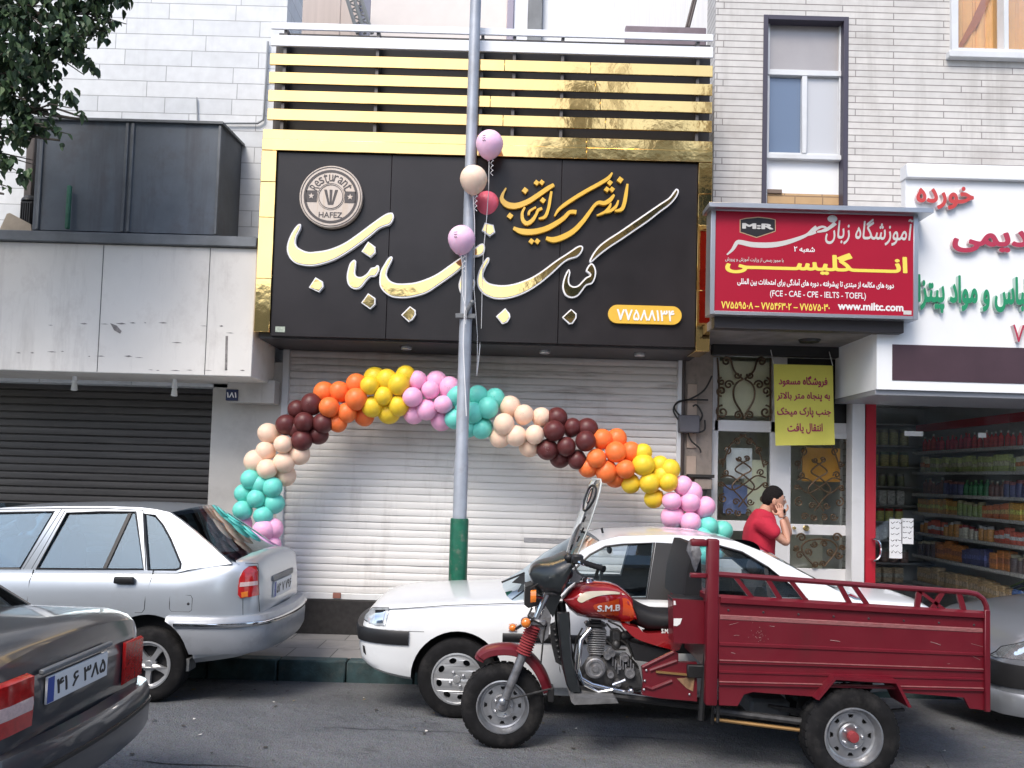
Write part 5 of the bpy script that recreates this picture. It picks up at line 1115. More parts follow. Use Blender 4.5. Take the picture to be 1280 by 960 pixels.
    def seats(s, xs, zb, back_h=.5):
        for x in xs:
            for y in (s.Y0 + s.W * .29, s.Y0 + s.W * .71):
                mb = MB(); mb.puff([(x - .09, zb + back_h * .9), (x + .02, zb + back_h), (x + .1, zb + back_h * .9)], [(x - .09, zb - .25), (x + .1, zb - .25)], y, lambda t: .22, 8, 12); so_ = mb.build('seat', M['seat'], s.root)
                mb = MB(); mb.ball((x + .03, y, zb + back_h + .085), (.05, .12, .07), 12, 8); mb.tube([(x + .02, y, zb + back_h - .03), (x + .03, y, zb + back_h + .05)], .012, 6); mb.build('headrest', M['seat'], so_)
def lens(car, poly, out, name, m_, par):
    """lamp glass following the body side, with a rim"""
    bm = bmesh.new(); f = bm.faces.new([bm.verts.new((x, 0, z)) for x, z in poly]); bmesh.ops.triangulate(bm, faces=[f])
    bmesh.ops.subdivide_edges(bm, edges=bm.edges[:], cuts=5, use_grid_fill=True)
    edge = [v for v in bm.verts if v.is_boundary]; eb = [e for e in bm.edges if e.is_boundary]
    for v in bm.verts: v.co.y = car.Y0 + car.side(v.co.x, v.co.z) - out
    r_ = bmesh.ops.extrude_edge_only(bm, edges=eb)
    for v in r_['geom']:
        if isinstance(v, bmesh.types.BMVert): v.co.y += out + .012
    mb = MB(); mb.bm_add(bm); bm.free(); return mb.build(name, m_, par)
def px_list(L, Y): return [XZ(x, y, Y) for x, y in L]
def plate(par, x, y0, y1, z0, z1, nx, text='۷۷ ۸ ۱۹۶'):
    """number plate on an end face, looking along +X (nx 1) or -X"""
    mb = MB(); mb.box(min(x, x + .012 * nx), max(x, x + .012 * nx), y0, y1, z0, z1, .002); po = mb.build('number_plate', M['plate_w'], par)
    xf = x + .0125 * nx
    mb = MB(); yb = y0 if nx > 0 else y1; mb.box(min(xf, xf + .001 * nx), max(xf, xf + .001 * nx), min(yb, yb + .05 * nx), max(yb, yb + .05 * nx), z0 + .004, z1 - .004); mb.build('plate_band', M['plate_b'], po)
    mb = MB(); L = y1 - y0
    put_text(mb, text, .0, 1, 0, 1, 0, .001, .02, fn=lambda u, v_, d: (xf + nx * d, (y0 + .07 + u * (L - .09)) if nx > 0 else (y1 - .07 - u * (L - .09)), z0 + .025 + v_ * (z1 - z0 - .05))); mb.build('plate_number', M['black'], po, smooth=False)
    return po

# ---- white saloon
Yw_ = 6.02
top = px_list([(441,800),(443,790),(447,780),(455,770),(468,763),(490,758),(560,755),(640,752.5),(690,750.5),(800,748),(1000,750),(1060,751),(1110,753),(1160,757),(1180,764),(1186,775)], Yw_)
bot = px_list([(441,818),(447,832),(460,841),(480,847),(510,853),(640,866),(1000,876),(1120,868),(1186,850)], Yw_)
wc = Car('white_saloon', 'white saloon parked at the kerb behind the red cargo tricycle', Yw_, 1.52, top, bot, M['paint_white'], (.42, .26), (.4, .2))
fw = P(571, 845, Yw_); rwx = fw.x + 2.66; Rw = .285; fz = Rw
wc.shell([(fw.x, fz + .005, .335), (rwx, fz + .005, .335)], cav=(P(672, 750, Yw_).x, P(1050, 750, Yw_).x, .4))
for x in (fw.x, rwx):
    wheel('wheel', wc.root, (x, Yw_ + .015, fz), Rw, .18, .178, 'hubcap'); wheel('wheel', wc.root, (x, Yw_ + 1.52 - .015, fz), Rw, .18, .178, 'hubcap', True)
out_ = px_list([(655,750),(700,706),(735,685),(752,677),(775,671.5),(840,669.5),(890,672),(925,678),(955,690),(1000,714),(1045,738),(1072,752)], Yw_ + .12)
win = [px_list(l, Yw_ + .12) for l in ([(700,745),(712,717),(738,694),(758,684),(780,681.5),(820,679.5),(806,746)], [(850,681),(903,683.5),(930,691),(960,709),(1006,747.5),(850,747.5)])]
zb_w = P(850, 750, Yw_).z
rx = (P(752, 677, Yw_ + .12).x, P(955, 690, Yw_ + .12).x)
wc.cabin(out_, win, zb_w, rx, M['tint_clear'])
wc.screen(px_list([(640,749),(670,731),(700,707),(735,686),(750,678)], Yw_ + .12), 'windscreen', M['tint'], -.1); wc.screen(px_list([(1085,752),(1045,739),(1000,715),(955,691)], Yw_ + .12), 'rear_window', M['tint'], .08)
mb = MB()                                                             # black door post and quarter light bars
for pl_ in ([(822,679),(850,680.5),(849,748),(807,747)],):
    mb.prism(px_list(pl_, Yw_ + .12), 0, 1, fn=lambda x, z, t: (x, wc.cd(z) - .004 + .012 * t, z))
mb.build('door_post', M['black'], wc.root, smooth=False)
mb = MB(); mb.prism(px_list([(957,706),(961,709),(961,748),(957,748)], Yw_ + .12), 0, 1, fn=lambda x, z, t: (x, wc.cd(z) + .006 + .012 * t, z)); mb.build('quarter_bar', M['black'], wc.root, smooth=False)
mb = MB(); mb.box(P(660, 750, Yw_).x, P(715, 750, Yw_).x, Yw_ + .14, Yw_ + 1.38, zb_w - .2, zb_w + .05, .04, seg=3); mb.build('dashboard', M['dark_int'], wc.root)
mb = MB(); mb.box(P(1000, 750, Yw_).x, P(1060, 750, Yw_).x, Yw_ + .14, Yw_ + 1.38, zb_w - .05, zb_w + .03, .02); mb.build('parcel_shelf', M['dark_int'], wc.root)
wc.seats([P(850, 750, 6.8).x], zb_w, .14); wc.seats([P(950, 750, 6.8).x], zb_w, .06)
c = P(745, 735, 6.45); mb = MB(); tt = [(c.x + .1 * math.sin(a) * .35, c.y + .19 * math.cos(a), c.z + .17 * math.sin(a)) for a in [2 * math.pi * i / 24 for i in range(24)]]; mb.tube(tt, .014, 6, True); mb.build('steering_wheel', M['black'], wc.root)
mb = MB(); mb.ball((P(765, 690, 6.6).x, 6.78, P(765, 690, 6.6).z), (.02, .1, .03), 10, 6); mb.build('inner_mirror', M['black'], wc.root)
z = P(850, 797, Yw_)
wc.seam([P(510, 757, Yw_).xz[:] if False else XZ(470, 764.5, Yw_), XZ(560, 758, Yw_), XZ(690, 754, Yw_)], .003, name='bonnet_seam')
wc.seam([XZ(690, 756, Yw_), XZ(692, 790, Yw_), XZ(700, 838, Yw_), XZ(704, 862, Yw_)]); wc.seam([XZ(838, 752, Yw_), XZ(838, 860, Yw_)]); wc.seam([XZ(1000, 755, Yw_), XZ(985, 800, Yw_)])
zr = P(750, 800, Yw_).z; wc.band(P(628, 800, Yw_).x, P(985, 800, Yw_).x, zr - .03, zr + .03, .02, 'side_moulding', M['black'])
zb0 = P(480, 806, Yw_).z; zb1 = P(480, 788, Yw_).z
wc.wrap('f', zb0, zb1, .022, P(511, 797, Yw_).x, 'bumper_strip', M['black'])
hl = lens(wc, px_list([(452,773),(462,763),(484,761.5),(484,768),(480,783),(466,783),(450,779)], Yw_), .010, 'headlight', M['lamp_clear'], wc.root)
lens(wc, px_list([(466,765),(480,763.8),(477,780),(466,781)], Yw_), .014, 'reflector', M['chrome'], hl)
wc.seam([XZ(452,773,Yw_), XZ(462,763,Yw_), XZ(484,761.5,Yw_), XZ(480,784,Yw_), XZ(466,785,Yw_), XZ(450,780,Yw_), XZ(452,773,Yw_)], .003, hl, 'lamp_seal')
mb = MB(); mb.prism(px_list([(449,811),(452,812),(454,823),(450,820)], Yw_), 0, 1, fn=lambda x, z, t: (x, Yw_ + wc.side(x, z) - .006 + .02 * t, z)); mb.build('bumper_slot', M['black'], wc.root, smooth=False)
wc.seam([XZ(480,788.5,Yw_), XZ(530,790,Yw_)], .0025, name='bumper_seam')
mb = MB(); mb.prism(px_list([(640,728),(652,718),(656,717),(656,730)], 6.35), 6.33, 6.36); mb.tube([P(627, 728, 6.35), P(656, 716, 6.35)], .008, 5); mb.build('wiper', M['black'], wc.root)
wc.band(P(640, 860, Yw_).x, P(990, 868, Yw_).x, .17, .235, .008, 'sill_panel', mat('sill_grey', (.4, .42, .44), .5), zf=lambda x: 0)
mb = MB(); q = RECT(636, 780, 646, 789, Yw_); mb.box(q[0], q[1], Yw_ - .008, Yw_ + .02, q[2], q[3], .004); mb.build('side_repeater', M['lamp_amber'], wc.root)
mb = MB(); mb.tube([(P(755, 668, 6.7).x, 6.7, P(755, 672, 6.7).z), (P(752, 662, 6.7).x, 6.7, P(752, 660, 6.7).z)], .01, 6); mb.build('aerial_stub', M['black'], wc.root)

# ---- silver saloon
Ys_ = 6.2
top = px_list([(-315,795),(-312,775),(-300,760),(-280,752),(-200,731),(-140,718),(0,710),(120,711.5),(225,712),(255,706),(289,702),(300,702.5),(309,704.5),(315,713),(318,730)], Ys_)
bot = px_list([(-315,815),(-300,835),(-250,842),(0,852),(140,852),(235,832),(290,826),(318,818)], Ys_)
sc_ = Car('silver_saloon', 'silver saloon parked beside the balloon arch with its tail towards the white car', Ys_, 1.5, top, bot, M['paint_silver'], (.45, .26), (.42, .24), shoulder=.045)
rw = P(182, 833, Ys_); Rs = .277; fx = rw.x - 2.52
sc_.shell([(rw.x, Rs + .04, .335), (fx, Rs + .02, .335)], cav=(P(-120, 710, Ys_).x, P(255, 710, Ys_).x, .45))
for x in (rw.x, fx):
    wheel('wheel', sc_.root, (x, Ys_ + .02, Rs), Rs, .18, .17, 'alloy'); wheel('wheel', sc_.root, (x, Ys_ + 1.48, Rs), Rs, .18, .17, 'alloy', True)
Yc = Ys_ + .12
out_ = px_list([(-165,716),(-80,652),(-45,638.5),(0,635),(66,633.5),(130,633.5),(170,635),(190,637.5),(206,641),(222,651),(240,664),(265,683),(292,704),(240,711),(225,715)], Yc)
win = [px_list(l, Yc) for l in ([(-130,709),(-62,652),(-45,644),(-20,641.5),(60,640),(32,709)], [(77,642),(120,640.5),(163,640.5),(184,710.5),(52,709.5)], [(174,642.5),(188,645),(200,657),(212,674),(229,704),(229,709),(224,711),(190,711)])]
zb_s = P(100, 713, Ys_).z
sc_.cabin(out_, win, zb_s, (P(-45, 638, Yc).x, P(206, 641, Yc).x), M['tint'])
sc_.screen(px_list([(-185,716),(-130,680),(-80,652),(-48,639)], Yc), 'windscreen', M['tint'], -.1); sc_.screen(px_list([(300,706),(265,684),(240,665),(222,652),(207,641)], Yc), 'rear_window', M['tint_dark'], .1)
mb = MB(); mb.prism(px_list([(154,641),(158.5,641),(137.5,710),(133,710)], Yc), 0, 1, fn=lambda x, z, t: (x, sc_.cd(z) + .002 + .014 * t, z)); mb.build('quarter_bar', M['black'], sc_.root, smooth=False)
mb = MB(); mb.box(P(215, 710, 6.2).x, P(285, 710, 6.2).x, Ys_ + .14, Ys_ + 1.36, zb_s - .06, zb_s + .04, .02); mb.build('parcel_shelf', M['dark_int'], sc_.root)
sc_.seats([P(40, 700, 6.8).x, P(190, 700, 6.8).x], zb_s, .22)
# door frames read as separate edges
sc_.seam([XZ(188, 713, Ys_), XZ(186, 727, Ys_), XZ(181, 745, Ys_), XZ(180, 762, Ys_), XZ(177, 766, Ys_), XZ(168, 766, Ys_)]); sc_.seam([XZ(37, 713, Ys_), XZ(34, 727, Ys_), XZ(30, 845, Ys_)])
for L in ([(69, 637), (36, 710)], [(74, 638), (46, 710)]):
    mb = MB(); L2 = px_list(L, Yc); mb.tube([(L2[0][0], sc_.cd(L2[0][1]) + .001, L2[0][1]), (L2[1][0], sc_.cd(L2[1][1]) + .001, L2[1][1])], .0035, 6); mb.build('door_seam', M['black'], sc_.root)
mb = MB(); L2 = px_list([(-40, 637.5), (66, 636.3), (120, 636), (172, 638.5), (187, 711)], Yc); mb.tube([(x, sc_.cd(z) + .0005, z) for x, z in L2], .004, 6); mb.build('door_seam', M['black'], sc_.root)
q = RECT(142, 721, 167, 730, Ys_); mb = MB(); mb.box(q[0], q[1], Ys_ - .012, Ys_ + .03, q[2], q[3], .012, seg=2); mb.build('door_handle', M['black'], sc_.root)
fd = [XZ(a_, b_, Ys_) for a_, b_ in ((213,744),(238,744.5),(240,748),(239.5,763),(236,765),(214,764.5),(211.5,761),(211.5,747),(213,744))]; sc_.seam(fd, .003, name='fuel_flap_seam')
p = P(235, 755, Ys_); mb = MB(); mb.ball((p.x, Ys_ + .012, p.z), .014, 8, 6); mb.build('flap_lock', M['black'], sc_.root)
# bumper with chrome strip
zbt, zbb = P(290, 771, Ys_).z, P(290, 819, Ys_).z
bmp = sc_.wrap('r', zbb, zbt, .075, P(206, 790, Ys_).x + .02, 'rear_bumper', [mat('bumper_silver', (.36, .38, .41), .38, metal=.4, var=.05, dark=(.2, .2, .2), damt=.5, dscale=5), M['dark_int']])
carve(bmp, [(rw.x, Rs + .04, .335, Ys_ - .4, Ys_ + .3), (rw.x, Rs + .04, .335, Ys_ + 1.2, Ys_ + 1.9)])
zc_ = P(290, 781, Ys_).z; sc_.wrap('r', zc_ - .022, zc_ + .022, .088, P(206, 790, Ys_).x + .09, 'chrome_strip', M['chrome'], bmp)
tl = [(294.5,735),(295.5,724),(299,715),(304,710.5),(311.5,710.5),(313.5,718),(314.5,748),(297.5,749.5),(294.5,745)]
def tail(poly, name, m_, pr, par): return lens(sc_, px_list(poly, Ys_), pr, name, m_, par)
tlo = tail(tl, 'tail_light', M['lamp_red'], .016, sc_.root)
tail([(296.5,729.5),(313.8,729.5),(314,734.5),(296,735)], 'white_band', M['lamp_pink'], .019, tlo); tail([(298,742),(305,741),(305,748),(298.5,748.5)], 'amber_lens', M['lamp_amber'], .019, tlo)
sc_.seam([XZ(a_, b_, Ys_) for a_, b_ in tl + [tl[0]]], .003, tlo, 'lamp_seal')
sc_.seam([XZ(300, 706, Ys_), XZ(313, 707.5, Ys_), XZ(314.8, 770, Ys_)], .0025, name='boot_seam'); sc_.seam([XZ(299, 750, Ys_), XZ(299, 771, Ys_)], .0025, name='panel_seam')
ex = sc_.xr + .002; cy = Ys_ + .75
plate(sc_.root, ex, cy - .26, cy + .26, P(345, 741, 6.95).z, P(345, 722, 6.95).z, 1, '۵۲ ۷ ۷۹۶')
mb = MB(); mb.box(ex - .01, ex + .014, cy - .3, cy + .3, P(345, 721, 6.95).z, P(345, 714, 6.95).z, .006); mb.build('plate_trim', M['grey_metal'], sc_.root)
q = RECT(228, 822, 239, 838, 6.3); mb = MB(); mb.box(q[0], q[1], 6.26, 6.4, q[2], q[3], .004); mb.build('mudflap', M['grey_metal'], sc_.root)

# ---- dark saloon passing close to the camera
Yd_ = 3.08
DX = -.13
top = [(-6.1,.5),(-6.08,.62),(-6.0,.7),(-5.2,.84),(-4.9,.9),(-3.5,.91),(-2.75,.925),(-2.5,.935),(-1.98,.93),(-1.87,.905),(-1.825,.85),(-1.81,.74)]
bot = [(-6.1,.4),(-6.0,.26),(-5.5,.2),(-2.6,.2),(-2.2,.3),(-1.81,.36)]
top = [(x + DX, z + .06) for x, z in top]; bot = [(x + DX, z) for x, z in bot]
dc = Car('dark_saloon', 'dark saloon driving past close to the camera, its red tail light at the frame edge', Yd_, 1.52, top, bot, M['paint_dark'], (.45, .25), (.35, .16))
dc.shell([(-2.75 + DX, .29, .33), (-5.2 + DX, .29, .33)])
for x in (-2.75 + DX, -5.2 + DX):
    wheel('wheel', dc.root, (x, Yd_ + .02, .28), .28, .18, .17, 'alloy'); wheel('wheel', dc.root, (x, Yd_ + 1.5, .28), .28, .18, .17, 'alloy', True)
out_ = [(-5.0,.9),(-4.4,1.27),(-4.2,1.345),(-3.9,1.37),(-3.4,1.365),(-3.1,1.335),(-2.95,1.28),(-2.45,.935),(-2.7,.9)]
win = [[(-4.75,.95),(-4.25,1.27),(-3.95,1.3),(-3.9,.94)], [(-3.82,.94),(-3.85,1.3),(-3.3,1.29),(-3.15,.95)], [(-3.08,.96),(-3.2,1.27),(-3.08,1.25),(-2.7,.98)]]
out_ = [(x + DX, z + .05) for x, z in out_]; win = [[(x + DX, z + .05) for x, z in w_] for w_ in win]
dc.cabin(out_, win, .96, (-4.2 + DX, -3.1 + DX), M['tint_dark']); dc.screen([(-5.05 + DX,.96),(-4.4 + DX,1.32),(-4.2 + DX,1.39)], 'windscreen', M['tint_dark'], -.08); dc.screen([(-2.42 + DX,.97),(-2.95 + DX,1.33),(-3.1 + DX,1.38)], 'rear_window', M['tint_dark'], .08)
mb = MB(); mb.box(-4.95 + DX, -2.5 + DX, Yd_ + .1, Yd_ + 1.42, .9, .985, .02); mb.build('dashboard_shelf', mat('parcel_shelf', (.22, .18, .14), .9, var=.2), dc.root); dc.seats([-4.0 + DX, -3.2 + DX], .93, .2)
b_ = dc.wrap('r', .36, .62, .06, -2.35 + DX, 'rear_bumper', M['paint_dark']); dc.wrap('r', .5, .53, .068, -2.35 + DX, 'bumper_strip', M['black'], b_)
def dtail(y0, y1, z0, z1, name, m_, par, o=.0):
    rings = []
    L = [( -2.05, None), (-1.95, None), (-1.9, None), (-1.86, None), (-1.835, None), (-1.822, None)]
    path = [(x + DX, Yd_ + dc.side(x + DX, (z0 + z1) / 2)) for x, _ in L] + [(-1.812 + DX, Yd_ + .2), (-1.808 + DX, y1)]
    path = [p for p in path if p[1] >= y0 - .5]
    for i, p_ in enumerate(path):
        a_, b2 = Vector(path[max(i - 1, 0)]), Vector(path[min(i + 1, len(path) - 1)]); t = (b2 - a_).normalized(); n_ = Vector((t.y, -t.x))
        rings.append([(p_[0] + n_.x * d, p_[1] + n_.y * d, zz) for d, zz in ((-.02, z0), (.012 + o, z0 + .01), (.016 + o, (z0 + z1) / 2), (.012 + o, z1 - .01), (-.02, z1))])
    mb = MB(); mb.loft(rings); return mb.build(name, m_, par, ang=50)
t_ = dtail(0, Yd_ + .36, .67, .89, 'tail_light', M['lamp_red'], dc.root); dtail(0, Yd_ + .355, .735, .81, 'reversing_lens', M['lamp_pink'], t_, .003)
plate(dc.root, -1.806 + DX, Yd_ + .46, Yd_ + .98, .735, .85, 1, '۴۱ ۶ ۳۸۵')
mb = MB(); mb.box(-1.815 + DX, -1.79 + DX, Yd_ + .42, Yd_ + 1.02, .868, .89, .005); mb.build('boot_handle', M['grey_metal'], dc.root)
mb = MB(); q = 3.0; rings = [[(-1.806, Yd_ + 1.16, .64), (-1.79, Yd_ + 1.16, .65), (-1.79, Yd_ + 1.16, .85), (-1.806, Yd_ + 1.16, .855)], [(-1.815, Yd_ + 1.38, .64), (-1.80, Yd_ + 1.38, .65), (-1.80, Yd_ + 1.38, .84), (-1.815, Yd_ + 1.38, .85)]]; mb.loft([[(x + DX, y, z) for x, y, z in r_] for r_ in rings]); mb.build('tail_light', M['lamp_red'], dc.root)

# ---- grey hatchback
Yg = 5.75
top = [(3.34,.46),(3.345,.52),(3.37,.6),(3.42,.68),(3.5,.745),(3.65,.80),(4.1,.88),(4.35,.92),(6.6,.98),(6.85,.95),(6.95,.8)]
bot = [(3.34,.33),(3.38,.22),(3.5,.17),(4.5,.2),(6.6,.2),(6.95,.3)]
GX = .15
top = [(x + GX, z - (.03 if x < 4.4 else 0)) for x, z in top]; bot = [(x + GX, z) for x, z in bot]
gc = Car('grey_hatchback', 'grey hatchback at the right edge showing its headlight behind the cargo bed', Yg, 1.5, top, bot, M['paint_grey'], (.5, .3), (.4, .2), .05)
gc.shell([(4.2 + GX, .3, .34), (6.3 + GX, .3, .34)])
for x in (4.2 + GX, 6.3 + GX):
    wheel('wheel', gc.root, (x, Yg + .02, .29), .29, .18, .18, 'alloy'); wheel('wheel', gc.root, (x, Yg + 1.48, .29), .29, .18, .18, 'alloy', True)
out_ = [(4.2,.92),(4.9,1.33),(5.3,1.43),(6.2,1.42),(6.6,1.35),(6.85,.98),(6.7,.94)]
out_ = [(x + GX, z) for x, z in out_]
gc.cabin(out_, [[(x + GX, z) for x, z in w_] for w_ in [[(4.5,.97),(5.05,1.32),(5.5,1.36),(5.5,.98)], [(5.58,.98),(5.58,1.36),(6.15,1.35),(6.5,1.28),(6.62,1.0)]]], .94, (4.9 + GX, 6.6 + GX), M['tint'])
gc.screen([(4.15 + GX,.92),(4.6 + GX,1.16),(4.88 + GX,1.32)], 'windscreen', M['tint'], -.12); gc.screen([(6.88 + GX,.98),(6.62 + GX,1.34)], 'rear_window', M['tint_dark'], .05)
hp_ = [(3.372, .575), (3.41, .655), (3.53, .715), (3.70, .75), (3.84, .765), (3.80, .70), (3.68, .635), (3.52, .59)]; hp_ = [(x + GX - .03, z - .02) for x, z in hp_]
h_ = lens(gc, hp_, .008, 'headlight', mat('headlight_glass', (.62, .66, .7), .06, metal=.75, var=.45, vs_=9, coat=1), gc.root); gc.seam(hp_ + hp_[:1], .005, h_, 'lamp_seal')
for xx, r_ in ((3.68, .045), (3.81, .038)):
    zz = .635 + .10 * (xx - 3.57) / .43; mb = MB(); mb.ball((xx, Yg + gc.side(xx, zz) - .004, zz), (r_, .014, r_), 14, 8); mb.build('reflector', M['chrome'], h_)
gc.wrap('f', .36, .53, .012, 3.62 + GX, 'lower_grille', M['black']); gc.wrap('f', .17, .33, .035, 4.0 + GX, 'front_bumper', M['paint_grey'])
fx_, fz_ = 3.66 + GX, .29; mb = MB(); mb.lathe([(.001, -.05), (.045, -.048), (.055, -.04), (.055, .02)], (fx_, Yg + gc.side(fx_, fz_), fz_), 'y', 18); mb.build('fog_lamp', M['lamp_clear'], gc.root)
gc.seam([(4.02, .80), (4.02, .62), (4.04, .55)], .003, name='wing_seam')
gc.seats([5.5 + GX], .95, .25)
# ------------------------------------------------------------------ cargo tricycle
M['tr_red'] = mat('cargo_red', (.125, .004, .012), .42, var=.12, vs_=3, coat=.12, dark=(.09, .012, .014), dscale=3, damt=.5, bump=.004, bs=4, rvar=.14)
M['tr_wear'] = mat('worn_red_band', (.24, .09, .09), .6, var=.3, vs_=30, stretch=(1, 1, 6), dark=(.22, .02, .03), damt=.8, dscale=18)
M['tank_red'] = mat('tank_red', (.33, .012, .016), .12, coat=1, var=.1, metal=.25)
M['tank_orange'] = mat('tank_orange', (.50, .065, .014), .15, coat=1, var=.1)
M['cream'] = mat('decal_cream', (.62, .55, .42), .3)
M['leather'] = mat('seat_vinyl', (.013, .013, .015), .6, bump=.001, bs=160, spec=.3)
M['vinyl'] = mat('black_vinyl_wrap', (.014, .017, .019), .28, var=.4, vs_=6, bump=.006, bs=9, coat=.3)
M['engine'] = mat('engine_alloy', (.27, .27, .28), .45, metal=.75, var=.3, vs_=20, dark=(.08, .06, .05), damt=.7, dscale=12)
M['engine_dark'] = mat('engine_dark', (.06, .06, .062), .5, metal=.5, var=.4, vs_=25)
M['gold_trim'] = mat('bronze_trim', (.42, .25, .1), .4, metal=.7)
M['gaiter'] = mat('gaiter_red', (.24, .03, .035), .6)
streaks(M['tr_red'], (.07, .012, .012), .5, 3, (1, 1, .5), .52, .75, 7)
Yc_ = 5.47                                             # centre line of the machine
Yn = 4.98                                              # near side of the cargo bed
tri = thing('cargo_tricycle', 'dark red motor cargo tricycle with a pressed steel bed and clear windshield', 'tricycle', (1.0, Yc_, 0))
T = lambda px, py, dy=0: P(px, py, Yc_ + dy)
TX = lambda px, py, dy=0: XZ(px, py, Yc_ + dy)
def tl_(L, dy=0): return [TX(a, b, dy) for a, b in L]
# front wheel, fork, mudguard
def truck_wheel(c, Rt, rr, wd, hubm, near=True):
    c = Vector(c); w_ = MB()
    prof = [(rr * .97, .035), (rr + .004, .004), (rr + (Rt - rr) * .3, -.008), (rr + (Rt - rr) * .6, -.010), (Rt * .93, .0), (Rt * .985, .014), (Rt, .03), (Rt + .002, wd * .5), (Rt, wd - .03), (Rt * .985, wd - .014), (Rt * .93, wd), (rr + (Rt - rr) * .4, wd + .006), (rr * .97, wd - .035)]
    w_.lathe(prof, c, 'y', 56)
    nb = 36
    for i in range(nb):                                  # shoulder blocks
        a = 2 * math.pi * i / nb; m3 = Matrix.Rotation(-a, 3, 'Y')
        for y0, y1 in ((.012, .05), (wd - .05, wd - .012), (.06, wd - .06)):
            b_ = [Vector((Rt - .006, y, z)) for y in (y0, y1) for z in (-.019, .019)] + [Vector((Rt + .003, y, z)) for y in (y0 + .004, y1 - .004) for z in (-.017, .017)]
            w_.add([c + m3 @ p for p in b_], [[0, 1, 3, 2], [4, 6, 7, 5], [0, 4, 5, 1], [2, 3, 7, 6], [0, 2, 6, 4], [1, 5, 7, 3]])
    wo = w_.build('wheel', M['rubber'], tri)
    rim = MB(); rim.lathe([(rr * 1.03, .018), (rr * 1.05, -.004), (rr * 1.0, -.006), (rr * .94, .02), (rr * .88, .045), (rr * .80, .05), (rr * .78, .06), (rr * 1.0, .07)], c, 'y', 44)
    hs = holes_ring(8, rr, .62, .74, .14)
    circ = [(rr * .80 * math.cos(2 * math.pi * i / 48), rr * .80 * math.sin(2 * math.pi * i / 48)) for i in range(48)]
    rim.prism(circ, 0, 0, hs, fn=lambda x, z, t: (c.x + x, c.y + .046 - .02 * max(0, 1 - ((x * x + z * z) ** .5 / (rr * .6)) ** 4) + .012 * t, c.z + z))
    rim.build('steel_rim', M['steel'], wo)
    dk = MB(); dk.lathe([(.001, .075), (rr * .96, .075), (rr * .96, .09), (.001, .09)], c, 'y', 24); dk.build('brake_drum', M['engine_dark'], wo)
    hb = MB(); hb.lathe([(.001, -.012), (rr * .17, -.01), (rr * .2, .0), (rr * .2, .035), (.001, .035)], c, 'y', 20); hb.build('hub_cap', hubm, wo)
    pl = MB(); pl.lathe([(rr * .2, .024), (rr * .42, .018), (rr * .46, .026), (rr * .46, .034)], c, 'y', 32)
    for i in range(5):
        a = 2 * math.pi * i / 5; pl.ball((c.x + rr * .34 * math.cos(a), c.y + .014, c.z + rr * .34 * math.sin(a)), .011, 8, 6)
    pl.build('hub_plate', M['steel'], wo); return wo
fc = T(628.5, 874.5); Rf = S(51, 5.42); 
truck_wheel((fc.x, Yc_ - .065, Rf), Rf, S(31, 5.42), .13, M['engine'])
fk = [(628, 879), (653, 819)]; 
for dy in (-.115, .115):
    s_ = 'near' if dy < 0 else 'far'
    mb = MB(); a, b, c_, d = T(627, 884, dy), T(654, 818, dy), T(667, 782, dy), T(684, 741, dy)
    mb.tube([a, a + (b - a) * .12, b], [.02, .028, .028], 14); mb.tube([a + Vector((-.01, 0, -.01)), a + Vector((.02, 0, .05))], .036, 12); mb.build('fork_leg', M['engine'], tri)
    mb = MB(); n = 22; pts = [b + (c_ - b) * (i / n) for i in range(n + 1)]; mb.tube(pts, [.040 + .012 * (i % 2) for i in range(n + 1)], 14); mb.build('fork_gaiter', M['gaiter'], tri)
    mb = MB(); mb.tube([c_, d, T(692, 718, dy)], .024, 12); mb.build('fork_tube', M['chrome'], tri)
mb = MB(); 
for (px, py) in ((671, 774), (686, 736)): c = T(px, py); mb.box(c.x - .05, c.x + .06, Yc_ - .15, Yc_ + .15, c.z - .022, c.z + .022, .012)
mb.tube([T(675, 780), T(692, 728)], .035, 10); mb.build('fork_yoke', M['engine'], tri)
mb = MB(); mb.tube([T(628.5, 876, -.15), T(628.5, 876, .15)], .014, 10); mb.ball(T(628, 877, -.15), (.022, .014, .022), 10, 6); mb.build('axle', M['steel'], tri)
# mudguard
gp = tl_([(596, 822), (600, 815), (611, 809), (627, 806.5), (645, 808), (660, 815), (672, 827), (681, 842), (688, 861)]); gp = [(p.x, p.y) for p in spline([(a, b, 0) for a, b in gp], 4)]
rings = []
for i, (x, z) in enumerate(gp):
    a, b = Vector(gp[max(i - 1, 0)]), Vector(gp[min(i + 1, len(gp) - 1)]); t = (b - a).normalized(); n_ = Vector((-t.y, t.x)); n_ = n_ if n_.y > -.3 or True else -n_
    if n_.dot(Vector((x - fc.x, z - Rf))) < 0: n_ = -n_
    taper = 1 if 2 < i < len(gp) - 3 else .8
    prof = [(-.085 * taper, -.045), (-.082 * taper, -.01), (-.06 * taper, .008), (0, .016), (.06 * taper, .008), (.082 * taper, -.01), (.085 * taper, -.045)]
    ring = [(x + n_.x * h, Yc_ + y, z + n_.y * h) for y, h in prof] + [(x + n_.x * (h - .004), Yc_ + y * .95, z + n_.y * (h - .004)) for y, h in reversed(prof)]
    rings.append(ring)
mb = MB(); mb.loft(rings); mg = mb.build('front_mudguard', M['tr_red'], tri)
mb = MB(); mb.tube([T(652, 812, -.09), T(645, 828, -.1), T(640, 845, -.12)], .009, 6); mb.tube([T(688, 861, -.08), T(660, 868, -.1), T(630, 876, -.14)], .006, 6); mb.build('mudguard_stay', M['engine_dark'], mg)
mb = MB(); mb.box(T(684, 862).x, T(692, 862).x, Yc_ - .075, Yc_ + .075, T(688, 874).z, T(688, 858).z, .005); mb.build('mudflap', M['black'], mg)
